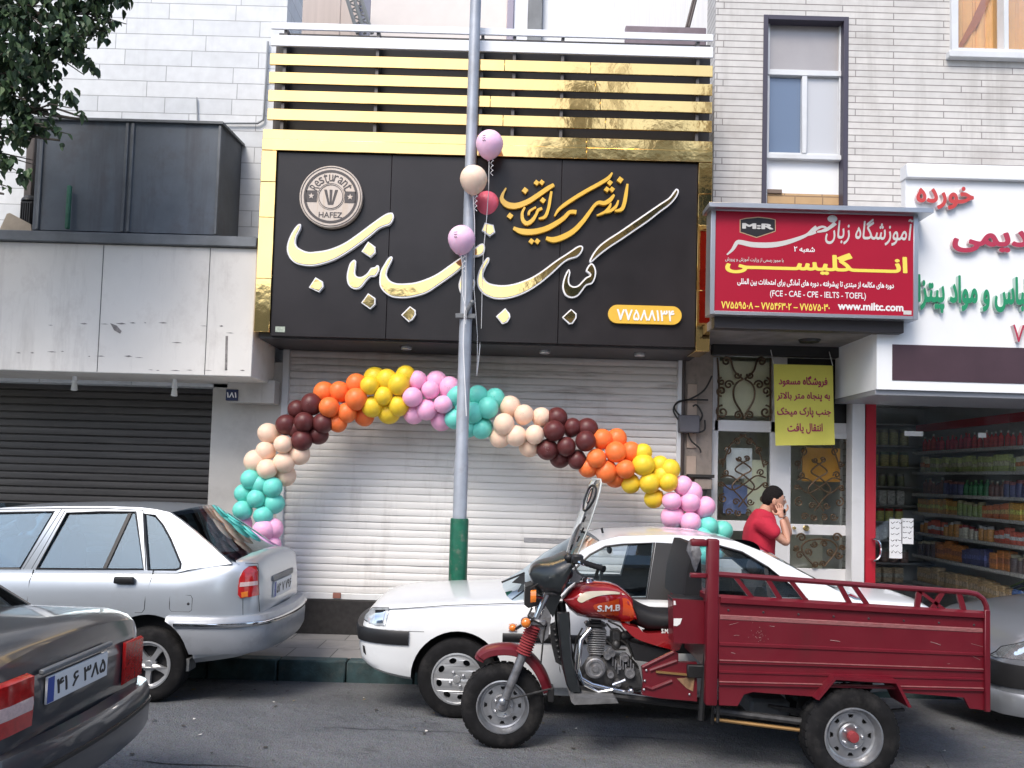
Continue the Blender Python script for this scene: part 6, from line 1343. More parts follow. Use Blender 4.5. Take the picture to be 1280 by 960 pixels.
# headlight, indicators
c = T(663, 741); mb = MB(); mb.prism(tl_([(656, 731), (672, 726), (677, 752), (660, 757), (655, 753)]), Yc_ - .11, Yc_ + .11); hd = mb.build('headlight', M['black'], tri)
mb = MB(); a_ = tl_([(655.5, 733), (657.5, 732.6), (660, 754), (657, 754.5)]); mb.prism(a_, Yc_ - .095, Yc_ + .095); mb.build('headlight_lens', M['lamp_clear'], hd)
for (px, py, dy, r) in ((657.5, 778.5, -.2, .031), (641, 785, .2, .026)):
    c = T(px, py, dy); mb = MB(); mb.ball(c, (r, r * .9, r), 14, 10); io = mb.build('indicator', M['lamp_amber'], tri)
    mb = MB(); mb.tube([c + Vector((.02, .02 * (1 if dy < 0 else -1), 0)), T(669, 772, dy * .6)], .011, 6); mb.lathe([(r * 1.08, -.004), (r * 1.15, .006), (r * .9, .02)], c + Vector((0, .008, 0)), 'y', 16); mb.build('indicator_stem', M['chrome'], io)
c = T(666, 746, -.17); mb = MB(); mb.puff([(c.x - .015, c.z + .04), (c.x + .02, c.z + .045)], [(c.x - .015, c.z - .04), (c.x + .02, c.z - .035)], c.y, lambda t: .025, 6, 10); mb.tube([c, T(684, 748, -.1)], .012, 6, mi=1); mb.build('indicator', [M['lamp_amber'], M['chrome']], tri)
mb = MB(); mb.prism(tl_([(669, 762), (683, 752), (688, 768), (684, 792), (676, 800), (671, 785)]), Yc_ - .125, Yc_ + .125); mb.build('fork_cover', M['engine'], tri)
mb = MB(); pts = [T(665, 760, -.12), T(660, 770, -.16), T(668, 776, -.16), T(680, 782, -.14)]; mb.tube([p for p in pts], .007, 6); mb.tube([T(690, 760, -.1), T(680, 790, -.13), T(676, 830, -.12)], .006, 6); mb.tube([T(702, 720, -.1), T(680, 725, -.16), T(664, 735, -.15), T(670, 750, -.13)], .006, 6); mb.build('brake_cable', M['cable'], tri)
# wrapped fairing
fa_top = tl_([(661, 716), (664, 706), (672, 701), (690, 697), (703, 691), (708, 689), (713, 700)]); fa_bot = tl_([(661, 716), (665, 730), (676, 741), (688, 738), (700, 742), (706, 728), (713, 702)])
mb = MB(); mb.puff(fa_top, fa_bot, Yc_, lambda t: .10 + .15 * math.sin(min(1, t * 1.3) * math.pi / 2), 16, 24, pw=.6); mb.build('fairing', M['vinyl'], tri)
mb = MB(); mb.prism(tl_([(664, 735), (676, 741), (692, 737), (700, 742), (690, 768), (680, 752), (668, 744)]), Yc_ - .13, Yc_ + .13); mb.build('fairing_skirt', M['vinyl'], tri)
# windshield: a bowed clear sheet
wl = tl_([(706, 696), (713, 672), (720, 650), (727, 628), (733, 612), (737, 603), (739.5, 599)]); rings = []
hw_ = [.19, .225, .245, .25, .235, .19, .10]
for k in range(13):
    u = -1 + 2 * k / 12; rings.append([(x + .075 * u * u * (.4 + .6 * (1 - abs(i - 2.5) / 6)), Yc_ + w_ * u, z) for i, ((x, z), w_) in enumerate(zip(wl, hw_))])
mb = MB(); mb.loft(rings, caps=False, closed=False); ws = mb.build('windshield', glass('perspex', (.86, .88, .86), boost=1.6, rough=.05), tri, fix=False)
mb = MB()
for k in (0, 12): mb.tube(rings[k], .006, 6)
mb.tube([r_[-1] for r_ in rings], .006, 6); mb.build('windshield_edge', mat('perspex_edge', (.5, .52, .5), .3), ws)
def on_ws(u, v_, off=0):
    j = v_ * 6; i = min(int(j), 5); f_ = j - i; k = (u + 1) * 6; kk = min(int(k), 11); g_ = k - kk
    p = lambda a, b: Vector(rings[a][b]); q0 = p(kk, i).lerp(p(kk, i + 1), f_); q1 = p(kk + 1, i).lerp(p(kk + 1, i + 1), f_); q = q0.lerp(q1, g_); q.y -= off; q.x += off * .3; return q
mb = MB(); ov = [on_ws(-.55 + .3 * math.cos(t), .60 + .17 * math.sin(t), .004) for t in [2 * math.pi * i / 28 for i in range(28)]]; mb.tube(ov, .008, 6, True)
mb.tube([on_ws(-.56 + .1 * math.cos(t), .60 + .10 * math.sin(t), .004) for t in [2 * math.pi * i / 16 for i in range(16)]], .004, 5, True); mb.build('oval_sticker', M['black'], ws)
for u, v_ in ((-.7, .38), (-.75, .2), (-.5, .12), (-.8, .28)): mb = MB(); mb.tube([on_ws(u, v_, .003), on_ws(u + .03, v_ - .05, .003)], .006, 5); mb.build('sticker_mark', M['black'], ws)
# handlebar
for s in (-1, 1):
    mb = MB(); mb.tube([T(694, 716, s * .08), T(702, 705, s * .12), T(716, 700, s * .26), T(735, 706, s * .34)] if s < 0 else [T(694, 716, .08), T(702, 705, .12), T(716, 700, .26), T(728, 706, .36)], .012, 8); hbo = mb.build('handlebar', M['chrome'], tri)
    g0, g1 = T(727, 702.5, s * .30), T(755, 711.5, s * .42); mb = MB(); n = 12; mb.tube([g0 + (g1 - g0) * (i / n) for i in range(n + 1)], [.019 if i % 2 else .0165 for i in range(n)] + [.022], 10); mb.build('grip', M['rubber'], hbo)
    c = T(720, 699, s * .27); mb = MB(); mb.box(c.x - .03, c.x + .045, c.y - .03, c.y + .03, c.z - .03, c.z + .03, .01); mb.ball(T(711, 697, s * .24), (.03, .03, .028), 10, 8); mb.tube([T(716, 702, s * .27), T(722, 716, s * .3), T(733, 722, s * .38)], .007, 6); mb.build('lever', M['black'], hbo)
mb = MB(); mb.box(T(699, 705).x, T(715, 705).x, Yc_ - .11, Yc_ + .11, T(705, 722).z, T(705, 706).z, .02); mb.lathe([(.001, .05), (.045, .045), (.05, 0), (.05, -.03), (.001, -.03)], T(708, 704), 'z', 20); mb.build('instrument_cluster', M['black'], tri)
mb = MB(); mb.prism(tl_([(713, 716), (722, 712), (727, 720), (722, 727), (712, 727)]), Yc_ - .05, Yc_ + .05); mb.build('ignition_cover', M['engine'], tri)
# leg shield tube, horn, footboard
mb = MB(); 
rings = []
for (x0, x1, y) in ((697, 712, 766), (697, 713, 780), (699, 713.5, 800), (701, 715, 822), (704, 719, 840), (708, 724, 856), (712, 727, 864)):
    a, b = T(x0, y, -.22), T(x1, y, -.22); rings.append([(a.x, a.y, a.z), (a.x + .01, a.y - .02, a.z), (b.x - .01, b.y - .02, b.z), (b.x, b.y, b.z), (b.x, b.y + .04, b.z), (a.x, a.y + .04, a.z)])
mb.loft(rings); mb.build('leg_guard', M['vinyl'], tri)
mb = MB(); rings = [[(p[0], 2 * Yc_ - p[1], p[2]) for p in r_] for r_ in rings]; mb.loft(rings); mb.build('leg_guard', M['vinyl'], tri)
mb = MB(); mb.prism(tl_([(688, 782), (694, 779), (697, 800), (702, 815), (701, 830), (694, 826), (689, 805)], -.1), Yc_ - .14, Yc_ - .04)
for i in range(6): c = T(693 + i * 1.3, 787 + i * 7, -.145); mb.ball(c, .012, 8, 6)
mb.build('horn_plate', M['black'], tri)
mb = MB(); mb.prism(tl_([(712, 870), (716, 865), (766, 867), (770, 872), (716, 874)], -.2), Yc_ - .33, Yc_ + .33); mb.build('footboard', mat('footboard_grey', (.16, .16, .16), .5, metal=.4, var=.4, vs_=14), tri)
mb = MB(); mb.tube([T(701, 752), T(706, 790), T(716, 840), T(730, 866), T(800, 872), T(880, 878)], .03, 10); mb.tube([T(704, 748), T(760, 760), T(830, 790), T(880, 800)], .03, 10)
for dy in (-.15, .15): mb.tube([T(766, 870, dy), T(880, 884, dy)], .022, 8)
mb.build('frame_tube', M['black'], tri)
# tank
tt = tl_([(702, 746), (706, 741), (711, 735), (721, 727), (740, 725.5), (760, 727), (772, 731), (781, 738), (790, 746), (793, 770)]); tb = tl_([(702, 747), (710, 758), (721, 767), (737, 771), (756, 773), (774, 777), (786, 777), (793, 772)])
hwt = lambda t: .05 + .135 * math.sin(min(1, .12 + t * 1.05) * math.pi) ** .6 if t < .8 else .11
mb = MB(); mb.puff(tt, tb, Yc_, hwt, 22, 28, pw=.82); tk = mb.build('fuel_tank', M['tank_red'], tri, ang=60)
def tank_y(x, z):
    x0, x1 = tt[0][0], tt[-1][0]; t = (x - x0) / (x1 - x0); a, b = lerp_pts(tt, x), lerp_pts(tb, x); m_, h = (a + b) / 2, max((a - b) / 2, .01); ca = max(-1, min(1, (z - m_) / h)); ca = math.copysign(abs(ca) ** (1 / .82), ca); sa = math.sqrt(max(0, 1 - ca * ca)); return Yc_ - hwt(t) * sa ** .82
def on_tank(poly, d, m_, name, k=5):
    """decal following the tank side"""
    poly = [(p.x, p.y) for p in spline([(a, b, 0) for a, b in poly], k, True)]
    bm = bmesh.new(); vs_ = [bm.verts.new((x, 0, z)) for x, z in poly]; f = bm.faces.new(vs_); bmesh.ops.triangulate(bm, faces=[f])
    bmesh.ops.subdivide_edges(bm, edges=bm.edges[:], cuts=2, use_grid_fill=True)
    for v in bm.verts: v.co.y = tank_y(v.co.x, v.co.z) - d
    mb = MB(); mb.bm_add(bm); bm.free(); return mb.build(name, m_, tk)
on_tank(tl_([(738, 752), (760, 747), (780, 745), (788, 756), (789, 772), (775, 774), (755, 768)]), .003, M['tank_orange'], 'orange_decal')
on_tank(tl_([(719, 744), (728, 736), (745, 734.5), (765, 736), (779, 741), (762, 739), (745, 740), (732, 744), (724, 748)]), .005, M['cream'], 'cream_stripe')
mb = MB(); q = (T(743, 758).x, T(773, 758).x, T(758, 759.5).z, T(758, 751.5).z); put_text(mb, 'S.M.B', *q, 0, .0, .03, 0, fn=lambda x, z, d: (x, tank_y(x, z) - .007, z)); mb.build('tank_lettering', M['sign_white'], tk, smooth=False)
mb = MB(); mb.tube([(x, tank_y(x, z) - .002, z) for x, z in [(p.x, p.y) for p in spline([(a, b + .004, 0) for a, b in tb[1:-1]], 4)]], .005, 6); mb.build('tank_trim', M['sign_white'], tk)
mb = MB(); mb.lathe([(.001, .02), (.035, .018), (.04, 0), (.001, -.01)], (T(735, 725).x, Yc_, T(735, 726).z), 'z', 18); mb.build('filler_cap', M['chrome'], tk)
# seat, side cover
st_ = tl_([(788, 747), (795, 751), (804, 756), (815, 760), (838, 761), (846, 762)]); sb_ = tl_([(788, 758), (795, 778), (804, 784), (820, 784.5), (846, 783)])
mb = MB(); mb.puff(st_, sb_, Yc_, lambda t: .12 + .05 * t, 14, 18, pw=.7); mb.build('saddle', M['leather'], tri)
cv = tl_([(774, 776), (793, 779), (804, 786), (843, 785), (843, 806), (827, 804), (806, 798), (790, 792), (780, 783)])
mb = MB(); mb.prism([(p.x, p.y) for p in spline([(a, b, 0) for a, b in cv], 3, True)], Yc_ - .16, Yc_ + .16); sc2 = mb.build('side_cover', M['tank_red'], tri)
mb = MB(); q = (T(821, 789).x, T(838, 789).x, T(830, 791.5, -.16).z, T(830, 786, -.16).z); put_text(mb, 'S.M.B 6', *q, Yc_ - .161, .002, .03); mb.build('cover_lettering', M['sign_white'], sc2, smooth=False)
# engine
en = None
mb = MB(); 
c0, c1 = T(735, 836, -.05), T(790, 858, -.05)
mb.puff(tl_([(727, 838), (738, 820), (760, 816), (785, 818), (797, 830), (800, 850)]), tl_([(727, 846), (738, 862), (760, 868), (785, 868), (800, 858)]), Yc_, lambda t: .12, 14, 14, pw=.6); en = mb.build('engine', M['engine_dark'], tri)
mb = MB(); x0, x1 = T(733, 790).x, T(756, 790).x; zt_, zb_ = T(744, 782).z, T(744, 820).z
mb.box(x0 + .025, x1 - .02, Yc_ - .06, Yc_ + .06, zb_ - .02, zt_, .01); n = 11
for i in range(n): z = zb_ + .03 + (zt_ - zb_ - .05) * i / (n - 1); mb.box(x0 + (.012 if i < 4 else 0), x1 + .002 - (.01 if i < 4 else 0), Yc_ - .085, Yc_ + .085, z - .004, z + .004, .002)
mb.build('finned_cylinder', M['engine'], en)
mb = MB(); mb.box(T(731, 780).x, T(757, 780).x, Yc_ - .08, Yc_ + .08, zt_ + .002, T(744, 778).z, .012); mb.box(T(736, 780).x, T(752, 780).x, Yc_ - .06, Yc_ + .06, T(744, 778).z, T(744, 774).z, .012); mb.build('cylinder_head', M['engine_dark'], en)
cc = T(744, 835, -.15); mb = MB(); mb.lathe([(.001, -.03), (.02, -.03), (.024, -.022), (.04, -.022), (.045, -.028), (.052, -.028), (.056, -.015), (.063, -.012), (.066, .0), (.066, .06), (.001, .06)], (cc.x, cc.y, cc.z), 'y', 32); mb.build('clutch_cover', M['engine'], en)
for (px, py, r, dp) in ((759, 820, .022, .15), (764, 816, .026, .14), (763, 843, .022, .16), (772, 854, .022, .15), (781, 822, .026, .13), (787, 841, .034, .13), (774, 834, .014, .15)):
    c = T(px, py, -dp); mb = MB(); mb.lathe([(.001, -.016), (r * .5, -.016), (r * .54, -.022), (r * .9, -.022), (r, -.014), (r, .05), (.001, .05)], c, 'y', 18); mb.build('crankcase_cover', M['engine'], en)
mb = MB(); mb.tube([T(738, 786, -.1), T(726, 800, -.14), T(722, 835, -.15), T(726, 848, -.16), T(740, 856, -.16), T(765, 862, -.16), T(820, 872, -.12)], .018, 10); mb.build('exhaust_pipe', M['chrome'], tri)
mb = MB(); mb.tube([T(722, 842, -.18), T(730, 856, -.18), T(748, 865, -.19), T(766, 862, -.2)], .008, 8); mb.tube([T(766, 856, -.2), T(782, 850, -.22)], .010, 8); mb.box(T(779, 850).x, T(785, 850).x, Yc_ - .27, Yc_ - .18, T(782, 853).z, T(782, 848).z, .006); mb.build('gear_lever', M['chrome'], tri)
mb = MB(); mb.box(T(763, 790).x, T(776, 790).x, Yc_ - .05, Yc_ + .05, T(768, 808).z, T(768, 786).z, .015); mb.ball(T(770, 806, -.05), (.03, .03, .035), 12, 8); mb.tube([T(774, 796), T(792, 792)], .03, 10); mb.build('carburettor', M['engine_dark'], en)
for L in ([(758, 779), (764, 786), (770, 790)], [(728, 785), (720, 800), (716, 830)], [(776, 800), (784, 806), (790, 818), (786, 832)], [(757, 800), (770, 812), (782, 812)], [(760, 776), (775, 783), (786, 796)]): mb = MB(); mb.tube([T(a, b, -.1) for a, b in L], .006, 6); mb.build('hose', M['cable'], en)
mb = MB(); mb.prism(tl_([(784, 798), (806, 803), (842, 810), (842, 816), (806, 822), (790, 820)]), Yc_ - .13, Yc_ + .13); mb.build('air_box', M['leather'], tri)
mb = MB()
for i in range(9): a = T(766 + i * 3.2, 826 + (i % 3) * 5, -.135); mb.box(a.x - .004, a.x + .004, a.y - .01, a.y + .03, a.z - .03, a.z + .03, .002)
mb.build('casting_rib', M['engine'], en)
# lower red engine cover with bronze strip
mb = MB(); mb.prism(tl_([(801, 832), (842, 812), (846, 815), (846, 826), (869, 826), (869, 874), (822, 870), (801, 866), (803, 850)], -.25), Yc_ - .30, Yc_ - .26); lc = mb.build('lower_cover', M['tr_red'], tri, smooth=False)
mb = MB()
for L in ([(803, 834), (842, 815)], [(806, 858), (815, 861), (840, 851)], [(812, 838), (846, 826)]): mb.tube([P(a, b, Yc_ - .3) for a, b in L], .012, 8)
mb.build('pressed_rib', M['tr_red'], lc)
mb = MB(); mb.prism([XZ(a, b, Yc_ - .31) for a, b in ((820, 838.5), (868, 843), (868, 845.5), (820, 841))], Yc_ - .315, Yc_ - .301); mb.build('bronze_strip', M['gold_trim'], lc)
mb = MB(); mb.prism([XZ(a, b, Yc_ - .3) for a, b in ((846, 848), (868, 846), (866, 864), (858, 860))], Yc_ - .306, Yc_ - .301); mb.build('rust_patch', mat('rust', (.25, .15, .08), .8, var=.4, vs_=20), lc, smooth=False)
mb = MB()
for a, b in ((805, 862), (862, 868), (806, 851), (808, 838)): mb.ball(P(a, b, Yc_ - .305), (.008, .006, .008), 8, 6)
mb.build('cover_bolt', M['steel'], lc)
# driver's bench base
Yq = 5.08
qb = [(841, 748), (884, 751), (884, 805), (842, 804)]
mb = MB(); mb.prism([XZ(a, b, Yq) for a, b in qb], Yq, Yq + .16); bb = mb.build('bench_base', M['tr_red'], tri, smooth=False); mb = MB(); q_ = RECT(841, 745, 884, 750, Yq); mb.box(q_[0], q_[1] - .01, Yq + .004, Yq + .156, q_[2] - .02, q_[2] + .012, .008); mb.build('bench_cushion', M['leather'], tri)
mb = MB(); mb.prism([XZ(a, b, Yq) for a, b in ((842, 773), (852.5, 773), (850, 780), (846, 782.5), (842, 782))], Yq - .003, Yq - .0005); mb.build('white_sticker', M['sign_white'], bb, smooth=False)
mb = MB(); mb.prism([XZ(a, b, Yq) for a, b in ((842, 751), (844, 751), (845, 756), (842, 756))], Yq - .003, Yq - .0005); mb.build('white_mark', M['sign_white'], bb, smooth=False)
mb = MB(); rings = []
for (x0, x1, y) in ((851, 876, 750), (852, 876, 735), (854, 876, 715), (858, 875, 700), (861, 874, 690), (864, 872, 680)):
    a, b = P(x0, y, 5.25), P(x1, y, 5.25); rings.append([(a.x, 5.22, a.z), (a.x + .01, 5.19, a.z), (b.x - .01, 5.19, b.z), (b.x, 5.22, b.z), (b.x, 5.8, b.z), (a.x, 5.8, b.z)])
mb.loft(rings); bk = mb.build('seat_back', M['leather'], tri)
mb = MB(); mb.puff([XZ(a, b, 5.2) for a, b in ((861, 690), (862, 676), (867, 672), (872, 676), (874, 690))], [XZ(a, b, 5.2) for a, b in ((861, 690), (864, 704), (868, 716), (872, 704), (874, 692))], 5.2, lambda t: .07, 10, 12); mb.build('grey_rag', mat('rag_grey', (.19, .19, .2), .9, var=.4, vs_=20, bump=.01, bs=30), bk)
# cargo bed
bed = MB()
X = lambda px, py: XZ(px, py, Yn)
side_poly = [X(*p) for p in ((898, 746), (1230, 766), (1233, 888), (1212, 885.5), (1205, 872), (1130, 866), (1117, 849.5), (1037, 844), (1020, 871), (941, 865), (930, 868), (922, 882.5), (899, 881.5))]
def bed_y(x, z):                                          # pressed ribs in the side sheet
    return 0
zl0, zl1 = X(898, 746)[1], X(1230, 766)[1]; xl0, xl1 = X(898, 746)[0], X(1230, 766)[0]
def zline(f): return lambda x: (zl0 + (zl1 - zl0) * (x - xl0) / (xl1 - xl0)) - f
for far in (0, 1):
    yy = Yn if not far else Yn + 1.14
    mb = MB(); mb.prism(side_poly if not far else [(x, min(z, zl1 - .16)) for x, z in side_poly], yy, yy + .02 if not far else yy - .02); sd = mb.build('bed_side', M['tr_red'], tri, smooth=False)
    def longrib(h0, h1, out, nm, m_, x0=.0, x1=1.0):
        r_ = []; n = 10
        for i in range(n + 1):
            t = x0 + (x1 - x0) * i / n; x = xl0 + .01 + (xl1 - xl0 - .02) * t; sc3 = 1 - .11 * t; z0 = zline(0)(x) - h0 * sc3; z1 = zline(0)(x) - h1 * sc3; sg_ = -1 if not far else 1
            r_.append([(x, yy + sg_ * -.005, z0), (x, yy + sg_ * out, z0 - (z0 - z1) * .25), (x, yy + sg_ * out, z1 + (z0 - z1) * .25), (x, yy + sg_ * -.005, z1)])
        mb = MB(); mb.loft(r_); return mb.build(nm, m_, sd)
    if not far:
        longrib(-.012, .045, .022, 'top_lip', M['tr_red']); longrib(.098, .140, .004, 'worn_band', M['tr_wear']); longrib(.262, .292, .008, 'pressed_rib', M['tr_red']); longrib(.372, .392, .012, 'pressed_rib', M['tr_red']); longrib(.43, .45, .007, 'pressed_rib', M['tr_red']); longrib(.498, .52, .014, 'pressed_rib', M['tr_red'])
        longrib(.368, .3745, .0135, 'worn_edge', M['tr_wear']); longrib(.494, .500, .0155, 'worn_edge', M['tr_wear'])
# floor, front and tail boards
zfl = X(1065, 842)[1]
mb = MB(); mb.box(xl0, xl1, Yn + .022, Yn + 1.118, zfl - .01, zfl + .03); mb.build('bed_floor', M['tr_red'], tri, smooth=False)
a = X(1232, 766); mb = MB(); mb.box(a[0] - .012, a[0] + .006, Yn + .021, Yn + 1.119, zfl - .1, a[1] - .13, .004); mb.build('tailboard', M['tr_red'], tri)
mb = MB(); mb.box(xl0 - .012, xl0 + .01, Yn + .04, Yn + 1.1, zfl - .05, zl0 - .01, .004); mb.build('headboard', M['tr_red'], tri)
pp_ = [X(1231, 768), X(1236, 768), X(1236, 889), X(1212, 886), (X(1214, 884)[0], X(1214, 884)[1]), X(1231, 886)]
mb = MB(); mb.box(X(1229, 800)[0], X(1236, 800)[0], Yn - .02, Yn - .001, X(1232, 889)[1], X(1232, 762)[1], .004); mb.build('rear_post', M['tr_red'], tri)
# front hoop
xp0, xp1 = X(883, 780)[0], X(898, 780)[0]; zp0, zp1 = X(890, 882)[1], X(890, 674)[1]
mb = MB(); mb.box(xp0, xp1, Yn - .012, Yn + .055, zp0, zp1, .012, seg=2); mb.box(xp0, xp1, Yn + 1.09, Yn + 1.157, zp0, zl0 + .02, .012, seg=2); mb.box(xp0 - .10, xp0 - .002, Yn - .008, Yn + .05, zp1 - .045, zp1 - .003, .012, seg=2)
mb.box(xp0 + .005, xp1 - .005, Yn + .056, Yn + 1.089, zl0 - .05, zl0 + .01, .008); zc4 = X(890, 720)[1]; mb.box(xp0 - .10, xp0 - .002, Yn - .004, Yn + .03, zc4 - .014, zc4 + .014, .005); mb.build('front_hoop', M['tr_red'], tri)
# rails
for far in (0,):
    dy = .01 if not far else 1.10
    Yr_ = Yn + dy; Q = lambda px, py: Vector((X(px, py)[0], Yr_, X(px, py)[1]))
    mb = MB(); mb.tube([Q(898, 718), Q(1000, 725.5), Q(1100, 733), Q(1150, 736.5), Q(1210, 740.5), Q(1222, 743), Q(1230, 749), Q(1234, 758), Q(1235, 768)], .0165, 8); mb.tube([Q(898, 746), Q(1232, 767)], .014, 8)
    mb.build('side_rail', M['tr_red'], tri)
    for (a_, b_) in (((918, 719.5), (940, 747)), ((959, 722.5), (976, 750)), ((988, 725), (1009, 752)), ((1049, 729.5), (1063, 755)), ((1067, 731), (1085, 756.5)), ((1150, 737), (1147, 761)), ((1150, 739), (1182, 763)), ((1180, 739), (1166, 762)), ((1199, 740.5), (1206, 765))):
        mb = MB(); a2, b2 = Q(*a_), Q(*b_); mb.box(-.016, .016, -.008, .008, 0, 1, 0); m3 = Matrix(); d = b2 - a2
        v_ = [(a2 + d * p[2] + Vector((p[0], p[1], 0))) for p in mb.v]; mb.v = [tuple(p) for p in v_]; mb.build('rail_bar', M['tr_red'], tri, smooth=False)
# wheel arch, rear wheels, axle, springs
for far in (0, 1):
    y0, y1 = (Yn - .075, Yn + .15) if not far else (Yn + .99, Yn + 1.215)
    pts = [X(1015, 871), X(1019, 868), X(1038, 843), X(1114, 847.5), (X(1131, 880))]; r_ = []
    mb = MB(); mb.prism([X(1014.5, 870), X(1037, 842.5), X(1115, 847), X(1132, 880), X(1128, 880), X(1113, 850.5), X(1039, 846), X(1018, 871)], y0, y1); mb.build('wheel_arch', M['tr_red'], tri, smooth=False)
rc_ = P(1065, 917, 4.96); Rr = .277
for far in (0, 1):
    if not far: w1_ = truck_wheel((rc_.x, 4.935, Rr), Rr, S(34.5, 4.95), .17, M['gaiter'])
c2 = copy_tree(w1_, tri); c2.location = (0, 1.23 , 0) ; c2.rotation_euler = (0, 0, 0)
mb = MB(); mb.tube([(rc_.x, 5.02, Rr), (rc_.x, 6.05, Rr)], .045, 12); mb.ball((rc_.x, Yc_ + .05, Rr), (.13, .12, .13), 16, 10); mb.build('rear_axle', M['engine_dark'], tri)
for y in (5.2, 5.85):
    mb = MB()
    for i in range(4): mb.tube([(rc_.x - .42 + .07 * i, y, Rr + .1 - .02 * i), (rc_.x, y, Rr + .05 - .017 * i), (rc_.x + .42 - .07 * i, y, Rr + .1 - .02 * i)], .012, 6)
    mb.build('leaf_spring', M['engine_dark'], tri)
mb = MB()
for y in (5.14, 5.85):
    a, b = X(866, 880), X(1225, 868); mb.box(a[0], b[0], y, y + .05, zfl - .09, zfl - .012, .006)
mb.build('chassis_rail', M['black'], tri)
for (ya, yb2, nm) in (((893, 888), (1003, 902), 'lower_rail'), ((893, 899), (1003, 913), 'brake_rod')):
    mb = MB(); mb.tube([P(ya[0], ya[1], 5.1), P(yb2[0], yb2[1], 5.05)], .012 if nm == 'brake_rod' else .022, 8); mb.build(nm, M['engine_dark'] if nm == 'lower_rail' else M['gold_trim'], tri)
mb = MB(); mb.box(P(935, 880, 5.3).x, P(985, 880, 5.3).x, 5.25, 5.6, P(960, 895, 5.3).z, P(960, 872, 5.3).z, .02); mb.build('fuel_box', mat('box_dull', (.09, .1, .11), .5, var=.3), tri)
mb = MB(); mb.tube([P(885, 800, 5.15), P(876, 900, 5.15)], .02, 8); mb.tube([P(898, 882, 5.02), P(897, 903, 5.02)], .01, 6); mb.tube([P(880, 830, 5.2), P(895, 845, 5.2), P(890, 905, 5.2)], .012, 6); mb.build('parking_stand', M['black'], tri)
mb = MB(); mb.box(P(1140, 880, 5.6).x, P(1200, 880, 5.6).x, 5.3, 5.9, zfl - .16, zfl - .06, .02); mb.build('spare_carrier', M['black'], tri)

# scratches, bolts and weld beads on the bed
M['scratch'] = mat('scratch_pale', (.30, .20, .19), .6, var=.4, vs_=60)
random.seed(31); mb = MB(); side0 = [o for o in bpy.data.objects if o.name == 'bed_side'][0]
for i in range(9):
    x = random.uniform(xl0 + .05, xl1 - .05); z = zline(0)(x) - random.choice((random.uniform(.15, .25), random.uniform(.3, .36), random.uniform(.17, .24))); a_ = random.gauss(0, .25); l = random.uniform(.01, .07)
    mb.tube([(x, Yn - .0008, z), (x + l * .5, Yn - .001, z + l * .5 * math.sin(a_) + random.gauss(0, .002)), (x + l, Yn - .0008, z + l * math.sin(a_))], random.uniform(.0006, .0016), 4)
for i in range(34):
    p0 = Vector((X(950, 790)[0] + random.gauss(0, .035), Yn, X(950, 795)[1] + random.gauss(0, .03))); mb.ball((p0.x, Yn + .0005, p0.z), (random.uniform(.001, .003), .0018, random.uniform(.001, .003)), 6, 4)
mb.build('scratch', M['scratch'], side0)['kind'] = 'stuff'
for i in range(8):
    x = xl0 + .06 + (xl1 - xl0 - .12) * i / 7; mb = MB(); mb.ball((x, Yn - .001, zline(.075)(x)), (.007, .005, .007), 8, 5); mb.build('bolt', M['engine_dark'], side0)
# ------------------------------------------------------------------ lamp post with a green foot
Yp = 7.82
pole = thing('lamp_post', 'grey steel lamp post with peeling green painted foot in front of shutter', 'lamp post', (P(573, 728, Yp).x, Yp, .06))
M['pole'] = mat('pole_grey', (.34, .37, .42), .5, metal=.25, var=.12, vs_=6, dark=(.22, .2, .19), damt=.4, dscale=7)
M['pole_green'] = mat('pole_green', (.004, .10, .055), .4, var=.25, vs_=9, dark=(.2, .17, .14), damt=.75, dscale=11, bump=.002, bs=40)
b0, b1 = P(573, 728, Yp), P(576, 648, Yp); X0, X1 = b0.x, P(577, 560, Yp).x
xc = P(576, 600, Yp).x; zg = b1.z
mb = MB(); mb.lathe([(.001, .06 - zg), (.088, .06 - zg), (.086, -.02), (.082, 0), (.001, .002)], (xc, Yp, zg), 'z', 28); mb.build('green_foot', M['pole_green'], pole)
z1, z2 = P(580, 572, Yp).z, P(580, 400, Yp).z
mb = MB(); mb.lathe([(.066, zg), (.066, z1), (.060, z1 + .02), (.060, z2), (.056, z2 + .05), (.052, 7.6), (.001, 7.6)], (xc, Yp, 0), 'z', 28); mb.build('shaft', M['pole'], pole)
c = P(582, 395, Yp - .06); mb = MB(); mb.box(xc - .095, xc + .095, Yp - .075, Yp - .055, c.z - .022, c.z + .022, .004); mb.lathe([(.062, -.02), (.066, -.02), (.066, .02), (.062, .02)], (xc, Yp, c.z), 'z', 24, closed=True); mb.tube([(xc, Yp - .08, c.z + .01), (xc + .055, Yp - .09, c.z + .12)], .02, 8); mb.ball((xc + .06, Yp - .09, c.z + .125), .026, 10, 8); mb.build('clamp', M['grey_metal'], pole)
mb = MB(); mb.tube([(xc, Yp, 7.55), (xc, Yp - .3, 8.0), (xc, Yp - 1.1, 8.25)], .04, 10); mb.puff([(xc - .2, 8.32), (xc, 8.36), (xc + .2, 8.32)], [(xc - .2, 8.22), (xc + .2, 8.22)], Yp - 1.3, lambda t: .12, 8, 12); mb.build('lamp_head', M['pole'], pole)

